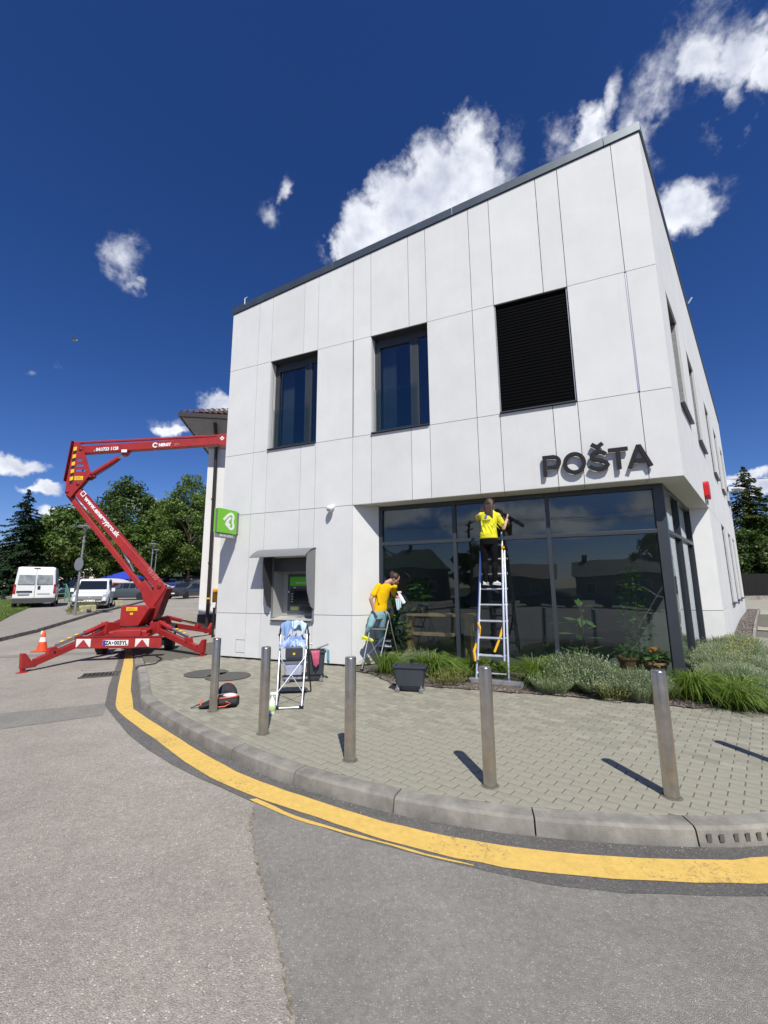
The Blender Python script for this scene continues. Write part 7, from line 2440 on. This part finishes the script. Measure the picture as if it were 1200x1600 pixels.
# ---------------------------------------------------------------- street lamps
def street_lamp(lab, x, y, z, h, sign=False, tilt=.012):
    t = thing('street_lamp', lab, 'street lamp', (x, y, z), 0, 'street lamps with disc heads')
    MB().tube([(0, 0, -.1), (tilt * h * .3, 0, h * .3), (tilt * h, 0, h * .93)], [.065, .055, .042], 10).build('pole', M['greymetal'], t, local=True, sm=50)
    o = (tilt * h, 0)
    MB().lathe([(.05, h * .80), (.075, h * .805), (.075, h * .83), (.05, h * .835)], (o[0], 0, 0), 12).build('collar', M['greymetal'], t, local=True)
    MB().lathe([(.05, h * .93), (.10, h * .965), (.06, h * .975), (.38, h * .980), (.39, h * .985), (.25, h * 1.0), (.05, h * 1.008), (0, h * 1.008)], (o[0], 0, 0), 22).build('disc_head', M['greymetal'], t, local=True, sm=35)
    MB().lathe([(0, h * .955), (.09, h * .958), (.10, h * .972), (.0, h * .975)], (o[0], 0, 0), 14).build('diffuser', M['white'], t, local=True)
    if sign:
        MB().lathe([(0, 0), (.31, 0), (.31, .015), (0, .015)], (-.02, -.08, h * .565), 26, V((.35, .94, 0))).build('round_sign', M['greymetal'], t, local=True)
        MB().box((0, -.06, h * .565), (.14, .05, .03)).build('sign_clamp', M['greymetal'], t, local=True)
    return t
p = onz(116, 964, .30); street_lamp('street lamp with round sign back beside the white hatchback van', p.x, p.y, .33, 4.35, True)
p = at(231, 938, 40); street_lamp('street lamp seen behind the red boom', p.x, 40, .6, 5.15)
p = at(237.5, 938, 50); street_lamp('farther street lamp just right of the other behind boom', p.x, 50, .75, 5.3)
# ---------------------------------------------------------------- vehicles (local: +y forward, z up)
M['carwhite'] = mat('car_white', (.78, .79, .80), .25, coat=.6); M['carblack'] = mat('car_trim', (.015, .015, .017), .5); M['carglass'] = mat('car_glass', (.012, .016, .02), .05, spec=.8)
M['carlamp'] = mat('head_lamp', (.55, .58, .62), .1, .3); M['cartail'] = mat('tail_lamp', (.35, .01, .015), .2); M['carrim'] = mat('alloy_rim', (.35, .36, .37), .3, .8)
def paint(n, c): return mat(n, c, .25, coat=.7)
def car(lab, loc, rz, body, prof, W, wheels, wr=.31, glass=(), rear_glass=None, front_glass=None, lamps=True, grp='parked vehicles', cat='car', name='parked_car'):
    """prof: stations (y, z_bottom, z_belt, z_top, half width at belt, half width at top)"""
    t = thing(name, lab, cat, loc, rz, grp)
    rings = []
    for y, zb, zl, zt, wb, wt_ in prof:
        zm = zb + (zl - zb) * .5
        half = [(wb * .90, zb), (wb * .99, zb + .10), (wb * 1.0, zm), (wb * .985, zl - .02), (wb * .965, zl + .01), (wt_, zt - .05 * min(1, (zt - zl) * 2 + .2)), (wt_ * .86, zt)]
        rings.append([V((x, y, z)) for x, z in half] + [V((-x, y, z)) for x, z in half[::-1]])
    m = MB(); m.loft(rings); m.build('body', body, t, local=True, sm=32)
    def surf(i, j, v, s):
        """point on the side of the cabin between belt (v=0) and top (v=1)"""
        def pt(k):
            y, zb, zl, zt, wb, wt_ = prof[k]
            a = V((wb * .965, y, zl + .01)); b = V((wt_, y, zt - .05 * min(1, (zt - zl) * 2 + .2)))
            q = a.lerp(b, v); q.x *= s; return q
        return pt(i), pt(j)
    for (i, j, a, b) in glass:
        for s in (-1, 1):
            p0, p1 = surf(i, j, .10, s); q0, q1 = surf(i, j, .92, s)
            vs = [p0.lerp(p1, a), p0.lerp(p1, b), q0.lerp(q1, b), q0.lerp(q1, a)]
            m = MB(); off_ = V((s * .012, 0, 0)); m.prism([p + off_ for p in vs], V((-s * .02, 0, 0))); m.build('side_window', M['carglass'], t, local=True)
    def screen(i, j, name, v0=.06, v1=.94):
        y0, _, zl0, zt0, wb0, wt0 = prof[i]; y1, _, zl1, zt1, wb1, wt1 = prof[j]
        a = V((wt0 * .88, y0, zt0)); b = V((wt1 * .88, y1, zt1))
        n = V((0, (b - a).z, -(b - a).y)); n.normalize(); n = n if n.z > 0 else -n
        vs = []
        for v, w in ((v0, 1), (v1, 1)):
            q = a.lerp(b, v); vs.append(q)
        pts = [vs[0], vs[1], V((-vs[1].x, vs[1].y, vs[1].z)), V((-vs[0].x, vs[0].y, vs[0].z))]
        m = MB(); m.prism([p + n * .012 for p in pts], -n * .02); m.build(name, M['carglass'], t, local=True)
    if front_glass: screen(*front_glass, 'windscreen')
    if rear_glass: screen(*rear_glass, 'rear_window')
    for y in wheels:
        for s in (-1, 1):
            w = bpy.data.objects.new('wheel', None); COL.objects.link(w); reg(w, t, (s * (W - .09), y, wr))
            MB().lathe([(wr * .62, -.09), (wr * .93, -.10), (wr, -.07), (wr, .07), (wr * .93, .10), (wr * .62, .09)], (0, 0, 0), 20, V((1, 0, 0))).build('tyre', M['rubber'], w, local=True, sm=40)
            rm = MB(); rm.lathe([(0, .07 * s), (wr * .2, .075 * s), (wr * .64, .085 * s), (wr * .64, 0)], (0, 0, 0), 18, V((1, 0, 0)))
            rm.build('rim', M['carrim'], w, local=True, sm=30)
            MB().lathe([(wr * 1.12, -.02), (wr * 1.14, .0), (wr * 1.12, .105)], (0, 0, 0), 20, V((s, 0, 0)), cap=True).build('arch', M['carblack'], w, local=True)
    return t
def quadp(t, name, mt, pts, d):
    m = MB(); m.prism([V(p) for p in pts], V(d)); return m.build(name, mt, t, local=True, bevel=.006)

# white high panel van seen from behind
zc_ = .45
q = at(57, 946, 28.5)
VAN = [(-2.72, .42, 1.28, 2.30, .97, .86), (-2.66, .30, 1.28, 2.47, 1.02, .90), (0, .28, 1.30, 2.50, 1.025, .91), (1.35, .28, 1.30, 2.45, 1.02, .89), (1.75, .28, 1.28, 2.28, 1.01, .84), (2.35, .28, 1.22, 1.50, .99, .88), (2.75, .32, .95, 1.12, .92, .80)]
van = car('white high panel van parked with its back to us', (q.x, 28.5, .48), R(35), M['carwhite'], VAN, 1.02, (-1.9, 1.75), .34, glass=((3, 4, .1, .95),), front_glass=(4, 5), name='panel_van', cat='van')
for s in (-1, 1):
    quadp(van, 'rear_window', mat('dusty_window', (.16, .18, .20), .12, vcol=(.38, .40, .42), vscale=3), [(s * .05, -2.775, 1.42), (s * .84, -2.765, 1.42), (s * .80, -2.755, 1.98), (s * .05, -2.765, 1.98)], (0, .07, 0))
    quadp(van, 'tail_light', M['cartail'], [(s * .90, -2.75, .85), (s * 1.02, -2.70, .85), (s * 1.01, -2.69, 1.42), (s * .90, -2.74, 1.42)], (0, .06, 0))
    quadp(van, 'mirror', M['carblack'], [(s * 1.03, 1.5, 1.25), (s * 1.25, 1.45, 1.25), (s * 1.25, 1.45, 1.55), (s * 1.03, 1.5, 1.55)], (0, .08, 0))
quadp(van, 'rear_bumper', mat('bumper_grey', (.06, .062, .066), .6), [(-1.0, -2.84, .30), (1.0, -2.84, .30), (1.0, -2.84, .60), (-1.0, -2.84, .60)], (0, .2, 0))
quadp(van, 'door_seam', M['carblack'], [(-.006, -2.745, .62), (.006, -2.745, .62), (.006, -2.725, 2.35), (-.006, -2.725, 2.35)], (0, .02, 0))
quadp(van, 'handle_recess', M['carblack'], [(.12, -2.76, 1.12), (.25, -2.76, 1.12), (.25, -2.75, 1.32), (.12, -2.75, 1.32)], (0, .02, 0))
quadp(van, 'plate_recess', M['carblack'], [(-.85, -2.755, .93), (-.12, -2.755, .93), (-.12, -2.75, 1.03), (-.85, -2.75, 1.03)], (0, .02, 0))
quadp(van, 'number_plate', mat('plate_pale', (.40, .43, .48), .4), [(-.78, -2.77, .80), (-.25, -2.77, .80), (-.25, -2.77, .91), (-.78, -2.77, .91)], (0, .02, 0))
quadp(van, 'brake_lamp', M['carblack'], [(-.16, -2.73, 2.36), (.16, -2.73, 2.36), (.14, -2.72, 2.41), (-.14, -2.72, 2.41)], (0, .02, 0))
quadp(van, 'plate_print', M['hood'], [(.12, -2.765, .84), (.75, -2.765, .84), (.75, -2.765, .87), (.12, -2.765, .87)], (0, .01, 0))

# white passenger van facing us
q = at(141, 952, 26.0)
BER = [(-2.15, .40, .98, 1.55, .84, .72), (-2.10, .30, 1.0, 1.76, .89, .74), (-1.2, .26, 1.0, 1.83, .905, .76), (.25, .26, 1.02, 1.80, .905, .76), (.55, .26, 1.02, 1.70, .905, .73), (1.20, .26, 1.0, 1.13, .90, .80), (1.95, .28, .88, .98, .86, .72), (2.17, .34, .62, .74, .76, .66)]
ber = car('white compact passenger van facing us beside lamp post', (q.x, 26.2, .39), R(180 + 29), M['carwhite'], BER, .90, (-1.35, 1.38), .31, glass=((1, 2, .15, .95), (2, 3, .04, .46), (2, 3, .52, .98), (3, 4, .05, .95)), front_glass=(4, 5), rear_glass=None, name='passenger_van', cat='van')
for s in (-1, 1):
    quadp(ber, 'headlight', M['carlamp'], [(s * .56, 2.16, .70), (s * .84, 2.00, .72), (s * .88, 1.86, .93), (s * .60, 2.08, .88)], (0, .05, .01))
    quadp(ber, 'fog_lamp', M['carblack'], [(s * .55, 2.22, .36), (s * .80, 2.12, .36), (s * .82, 2.10, .54), (s * .56, 2.22, .53)], (0, .04, 0))
    quadp(ber, 'mirror', M['carwhite'], [(s * .92, .78, 1.05), (s * 1.10, .74, 1.05), (s * 1.10, .74, 1.25), (s * .92, .78, 1.25)], (0, .08, 0))
quadp(ber, 'grille', M['carblack'], [(-.55, 2.21, .64), (.55, 2.21, .64), (.60, 2.12, .81), (-.60, 2.12, .81)], (0, .03, 0))
quadp(ber, 'emblem', M['carrim'], [(-.09, 2.19, .69), (.09, 2.19, .69), (0, 2.15, .84)], (0, .03, 0))
quadp(ber, 'bumper_grille', M['carblack'], [(-.62, 2.22, .36), (.62, 2.22, .36), (.60, 2.21, .50), (-.60, 2.21, .50)], (0, .03, 0))
quadp(ber, 'number_plate', M['whiteprint'], [(-.26, 2.23, .50), (.26, 2.23, .50), (.26, 2.22, .61), (-.26, 2.22, .61)], (0, .03, 0))

SALOON = [(-2.2, .36, .78, .95, .72, .60), (-2.05, .24, .88, 1.05, .84, .66), (-1.55, .22, .92, 1.08, .88, .70), (-.85, .22, .93, 1.42, .89, .58), (.15, .22, .93, 1.45, .89, .60), (1.05, .22, .92, 1.02, .88, .74), (1.85, .24, .80, .90, .85, .68), (2.18, .32, .58, .68, .72, .6)]
def saloon(lab, x, y, z, rz, pt, **k):
    c = car(lab, (x, y, z), rz, pt, SALOON, .88, (-1.3, 1.38), .31, glass=((2, 3, .45, .95), (3, 4, .04, .46), (3, 4, .54, .98), (4, 5, .04, .62)), front_glass=(4, 5), rear_glass=(2, 3), **k)
    for s in (-1, 1):
        quadp(c, 'headlight', M['carlamp'], [(s * .48, 2.08, .64), (s * .82, 1.86, .68), (s * .83, 1.80, .80), (s * .55, 2.0, .76)], (0, .05, .01))
        quadp(c, 'tail_light', M['cartail'], [(s * .50, -2.22, .72), (s * .82, -2.10, .74), (s * .82, -2.09, .88), (s * .50, -2.2, .88)], (0, -.02, 0))
    quadp(c, 'grille', M['carblack'], [(-.45, 2.16, .50), (.45, 2.16, .50), (.45, 2.12, .66), (-.45, 2.12, .66)], (0, .03, 0))
    quadp(c, 'lower_grille', M['carblack'], [(-.7, 2.2, .30), (.7, 2.2, .30), (.66, 2.2, .42), (-.66, 2.2, .42)], (0, .03, 0))
    quadp(c, 'number_plate', M['whiteprint'], [(-.26, 2.2, .44), (.26, 2.2, .44), (.26, 2.2, .54), (-.26, 2.2, .54)], (0, .03, 0))
    return c
q = at(199, 938, 36); saloon('grey blue saloon parked side on beyond the white passenger van', q.x, 36, .62, R(100), paint('car_grey_blue', (.055, .07, .08)))
q = at(291, 934, 41); saloon('dark grey car driving towards us past the old building', q.x, 41, .62, R(172), paint('car_dark_grey', (.04, .04, .04)))
q = at(268, 929, 47); saloon('bright blue car parked behind the red boom base', q.x, 47, .70, R(110), paint('car_blue', (.012, .05, .42)))
q = at(182, 926, 42); saloon('red car behind the grey blue saloon', q.x, 42, .70, R(105), paint('car_red', (.42, .012, .02)))
q = at(241, 928, 45); saloon('pale blue car half hidden by the boom pivot', q.x, 45, .70, R(110), paint('car_pale', (.35, .42, .55)))
q = at(106, 926, 44); c_ = car('dark blue minivan behind the white passenger van', (q.x, 44, .62), R(180), paint('car_navy', (.012, .018, .045)), [(y, a, b + .1, c + .12, d, e) for y, a, b, c, d, e in BER], .9, (-1.35, 1.38), .32, glass=((1, 2, .1, .9), (2, 3, .04, .46), (2, 3, .52, .98)), front_glass=(4, 5))
q = at(19, 926, 40); saloon('pale car half hidden between the spruce and the van', q.x, 46, .70, R(95), paint('car_silver', (.42, .43, .44)))

# ---------------------------------------------------------------- street things at the left
def concrete_block(lab, p, rz, s=(.42, .30, .34)):
    m = MB(); m.box((0, 0, s[2] / 2), s)
    t = thing('concrete_block', lab, 'block', p, rz, 'yellowed concrete blocks on the verge')
    m.build('block', mat('yellowed_concrete', (.46, .43, .26), .9, var=.2, vscale=5, bump=.3, bscale=40), t, local=True, bevel=.03)
    return t
for (x, y, d), lab in (((131, 957, 22.5), 'yellowed concrete block right beside the lamp post'), ((141, 955.5, 22.9), 'second yellowed concrete block from the lamp post'), ((185, 946, 27.5), 'lone yellowed concrete block near the red control box')):
    q = at(x, y, d); concrete_block(lab, (q.x, d, zv(q.x, d)), R(60))
o = share('bush', sage_mesh(120, 31, .55, .5, 'weed', .07), None, (at(139, 955, 23.4).x, 23.4, zv(-15, 23.4))); tag(o, 'low weedy bush growing behind the concrete blocks', 'bush')
o = share('bush', sage_mesh(70, 33, .35, .4, 'weed', .06), None, (at(113, 962, 21.6).x, 21.6, zv(-15, 21.6))); tag(o, 'weeds growing at the foot of the lamp post', 'bush')
rl = thing('green_handrail', 'green tubular handrail behind the white vans', 'railing', (at(98, 930, 34).x, 34, .6))
q0, q1, q2 = at(92, 914, 34), at(104, 913, 34), at(109, 930, 33)
for z in (0, -.35, -.7): MB().tube([q0 + UP * z, q1 + UP * z, q2 + UP * z * .6], .035, 6).build('rail', mat('rail_green', (.10, .24, .17), .5), rl)
for q in (q0, q1, q2): MB().tube([q, V((q.x, q.y, .5))], .04, 6).build('rail_post', mat('rail_green_post', (.10, .24, .17), .5), rl)
lw = MB(); a, b = at(-30, 927, 38), at(27, 926, 38); lw.beam(V((a.x, 38, .75)), V((b.x, 38, .75)), .3, .5)
tag(lw.build('garden_wall', M['kerb'], None), 'low grey garden wall along the far side of lawn', 'wall')
# pale building with orange roof
hx = at(119, 900, 74).x
HB = thing('orange_roof_house', 'cream house with steep orange tiled roof among the trees', 'house', (hx, 76, 1.1))
MB().obox((hx - 5.5, 74, 1.0), (9.2, 0, 0), (0, 8, 0), (0, 0, 5.0)).build('wall', M['cream'], HB)
rf_ = MB(); rf_.add([(hx - 6, 73.5, 5.9), (hx + 4.2, 73.5, 5.9), (hx + 4.2, 82.5, 5.9), (hx - 6, 82.5, 5.9), (hx - 3.5, 78, 10.3), (hx + 3.0, 78, 10.3)], [(0, 1, 5, 4), (1, 2, 5), (2, 3, 4, 5), (3, 0, 4)]); rf_.build('roof', M['orangetile'], HB)
for x in (-3.6, -1.2, 1.9):
    w = MB().box((hx + x, 73.97, 3.9), (1.1, .1, 1.6)).build('window', M['white'], HB); MB().box((hx + x, 73.93, 3.9), (.9, .1, 1.4)).build('pane', M['carglass'], w)
# tents
gz_ = thing('blue_gazebo', 'bright blue pop up gazebo beyond the parked cars', 'gazebo', (at(191, 915, 48).x, 48, .8))
gx = at(191, 915, 48).x
m = MB(); c8 = [(gx - 1.55, 46.6), (gx + 1.55, 46.6), (gx + 1.55, 49.6), (gx - 1.55, 49.6)]
m.add([(x, y, 2.55) for x, y in c8] + [(x, y, 2.78) for x, y in c8] + [(gx, 48.1, 3.45)], [(0, 1, 5, 4), (1, 2, 6, 5), (2, 3, 7, 6), (3, 0, 4, 7), (4, 5, 8), (5, 6, 8), (6, 7, 8), (7, 4, 8)]); m.build('canopy', M['tent'], gz_, fix=False)
for x, y in c8: MB().tube([(x * 1.0, y, .7), (x, y, 2.6)], .03, 6).build('leg', M['greymetal'], gz_)
wt_ = thing('white_tent', 'white rounded market tent beyond the passenger van', 'tent', (at(160, 915, 45).x, 46, .7))
wx = at(160, 915, 45).x; m = MB(); rings = []
for k in range(5): rings.append([V((wx + math.cos(R(180 - 180 * i / 10)) * 2.1, 45 + k * .8, 1.9 + math.sin(R(180 - 180 * i / 10)) * .75)) for i in range(11)] + [V((wx + 2.1, 45 + k * .8, .7)), V((wx - 2.1, 45 + k * .8, .7))])
m.loft(rings); m.build('canopy', M['white'], wt_)
MB().box((wx, 44.98, 1.3), (3.2, .02, 1.1)).build('front_panel', mat('tent_dirty', (.45, .44, .42), .8), wt_)
kk = thing('low_grey_shed', 'low shed with dark roof beyond the blue car', 'shed', (at(278, 915, 58).x, 58, .9))
kx = at(278, 915, 58).x
MB().obox((kx - 4, 57, .8), (7.5, 0, 0), (0, 3, 0), (0, 0, 1.5)).build('wall', mat('shed_wall', (.40, .40, .38), .8), kk)
m = MB(); m.prism([(kx - 4.2, 56.7, 2.3), (kx - 4.2, 58.5, 3.1), (kx - 4.2, 60.3, 2.3)], V((8, 0, 0))); m.build('roof', mat('slate_roof', (.07, .075, .085), .6), kk)
for x in (-2.6, -.4, 1.8): MB().box((kx + x, 57.3, 2.72), (.7, .5, .08), rot=Matrix.Rotation(R(24), 3, 'X')).build('roof_window', M['carlamp'], kk)

# ---------------------------------------------------------------- across the road behind the camera (seen mirrored in the glazing)
def house(lab, p0, p1, depth, eave, ridge, z0, roofm, wallm, chim=(), hip=.0, name='house'):
    a, b = V((*p0, 0)), V((*p1, 0)); d = (b - a).normalized(); n = V((d.y, -d.x, 0))
    if n.y > 0: n = -n
    L = (b - a).length
    h = thing(name, lab, 'house', (a + b) / 2)
    MB().obox(a + UP * z0, d * L, n * depth, UP * (eave - z0)).build('wall', wallm, h)
    m = MB()
    A = a - d * .4 - n * .5 + UP * (eave - .1); B = b + d * .4 - n * .5 + UP * (eave - .1); C_ = b + d * .4 + n * (depth + .5) + UP * (eave - .1); D_ = a - d * .4 + n * (depth + .5) + UP * (eave - .1)
    r0 = a + d * (hip * L) + n * depth / 2 + UP * ridge; r1 = b - d * (hip * L) + n * depth / 2 + UP * ridge
    if hip == 0: r0 -= d * .4; r1 += d * .4
    m.add([A, B, C_, D_, r0, r1], [(0, 1, 5, 4), (2, 3, 4, 5), (1, 2, 5), (3, 0, 4), (0, 3, 2, 1)]); rf_ = m.build('roof', roofm, h)
    for t in chim:
        q = a + d * (L * t) + n * depth * .45
        MB().obox(q + UP * (ridge - .7), d * .5, n * .5, UP * 1.3).build('chimney', M['tile'], rf_)
    k = 0
    x = 1.2
    while x < L - 1.5:
        w = MB().obox(a + d * x - n * .03 + UP * (z0 + 1.0), d * 1.1, -n * .04, UP * 1.2).build('window', M['white'], h)
        MB().obox(a + d * (x + .08) - n * .075 + UP * (z0 + 1.08), d * .94, -n * .01, UP * 1.04).build('pane', M['carglass'], w)
        x += 2.6
    return h
M['dkroof'] = mat('dark_roof', (.05, .05, .055), .7, var=.2, vscale=2); M['brroof'] = mat('brown_roof', (.24, .19, .17), .85, var=.25, vscale=5)
M['grroof'] = mat('green_grey_roof', (.05, .085, .06), .7)
M['greywall'] = mat('grey_house_wall', (.16, .15, .13), .9)
house('low long house with brown tiled roof across the road', (-23.5, -29), (-15.2, -32.8), 7, 2.6, 4.25, -.4, M['brroof'], M['greywall'])
house('long house with dark roof and two chimneys across the road', (-13.2, -33.8), (-3.8, -37), 8, 2.7, 4.4, -.4, M['dkroof'], M['greywall'], (.08, .62))
house('house with dark hipped roof left across the road', (-33.5, -22), (-26, -27.5), 7.5, 3.8, 6.4, -.3, M['grroof'], M['greywall'], (.4,), .3)
house('tall gabled house at the bend across the road', (-40, -12), (-34, -20), 8, 6.0, 10.8, -.3, M['dkroof'], M['greywall'])
house('dark roofed house behind the camera to the right', (2, -36), (14, -35), 8, 3.0, 5.5, -.4, M['dkroof'], M['greywall'], (.3,), .2)
house('brown roofed house far behind to the right', (20, -30), (32, -24), 8, 3.2, 5.8, -.4, M['brroof'], M['greywall'])
pl = thing('utility_pole', 'wooden utility pole with cross arms across the road', 'utility pole', (-17.6, -19.8, -.2))
MB().tube([(-17.6, -19.8, -.3), (-17.6, -19.8, 7.9)], [.17, .11], 10).build('pole', M['bark'], pl)
for z in (7.0, 7.6): MB().box((-17.6, -19.8, z), (1.9, .1, .1), .6).build('cross_arm', M['bark'], pl)
wm = MB()
for o in (-.8, 0, .8):
    a = V((-17.6 + o * .8, -19.8 + o * .55, 7.7))
    wm.tube([a, a + V((16, -2, -.9)), a + V((34, -2, .2))], .012, 5); wm.tube([a, a + V((-10, 12, -.9)), a + V((-20, 26, .2))], .012, 5)
wm.build('wires', M['blackplastic'], pl)
gc = 'cars parked across the road'
for k, (x, y, rz, cc, lab) in enumerate(((-13.5, -15.0, 70, (.02, .022, .025), 'black car parked across the road, leftmost'), (-8.2, -16.6, 72, (.05, .055, .06), 'charcoal car parked across the road'), (-3.0, -18.0, 74, (.015, .02, .06), 'navy car parked across the road'), (2.6, -19.0, 76, (.03, .03, .03), 'black car parked across the road, rightmost'))):
    saloon(lab, x, y, -.12, R(rz), paint('car_paint', cc), grp=gc)
gB = 'trees across the road'
for k, (x, y, h, r, mt_) in enumerate(((-6, -44, 8.5, 4, 'leaf_mid'), (-27, -36, 8, 4, 'leaf_dark'), (8, -46, 9, 4.5, 'leaf_dark'), (-44, -28, 11, 5, 'leaf_mid'), (30, -12, 8, 4, 'leaf_mid'), (38, 2, 9, 4.5, 'leaf_dark'), (40, 14, 8, 4, 'leaf_mid'))):
    tree(('broad mid green tree behind the brown roofed house', 'dark tree behind the hipped roof house', 'dark tree behind the chimney house at its right', 'big tree beside the tall gabled house', 'tree beyond the pavement, nearest the camera', 'dark tree beyond the pavement level with the bollards', 'tree beyond the pavement by the yard')[k], x, y, -.3, h, r, 60 + k, mt_, 60, 70, .36, .15, .2, gB)
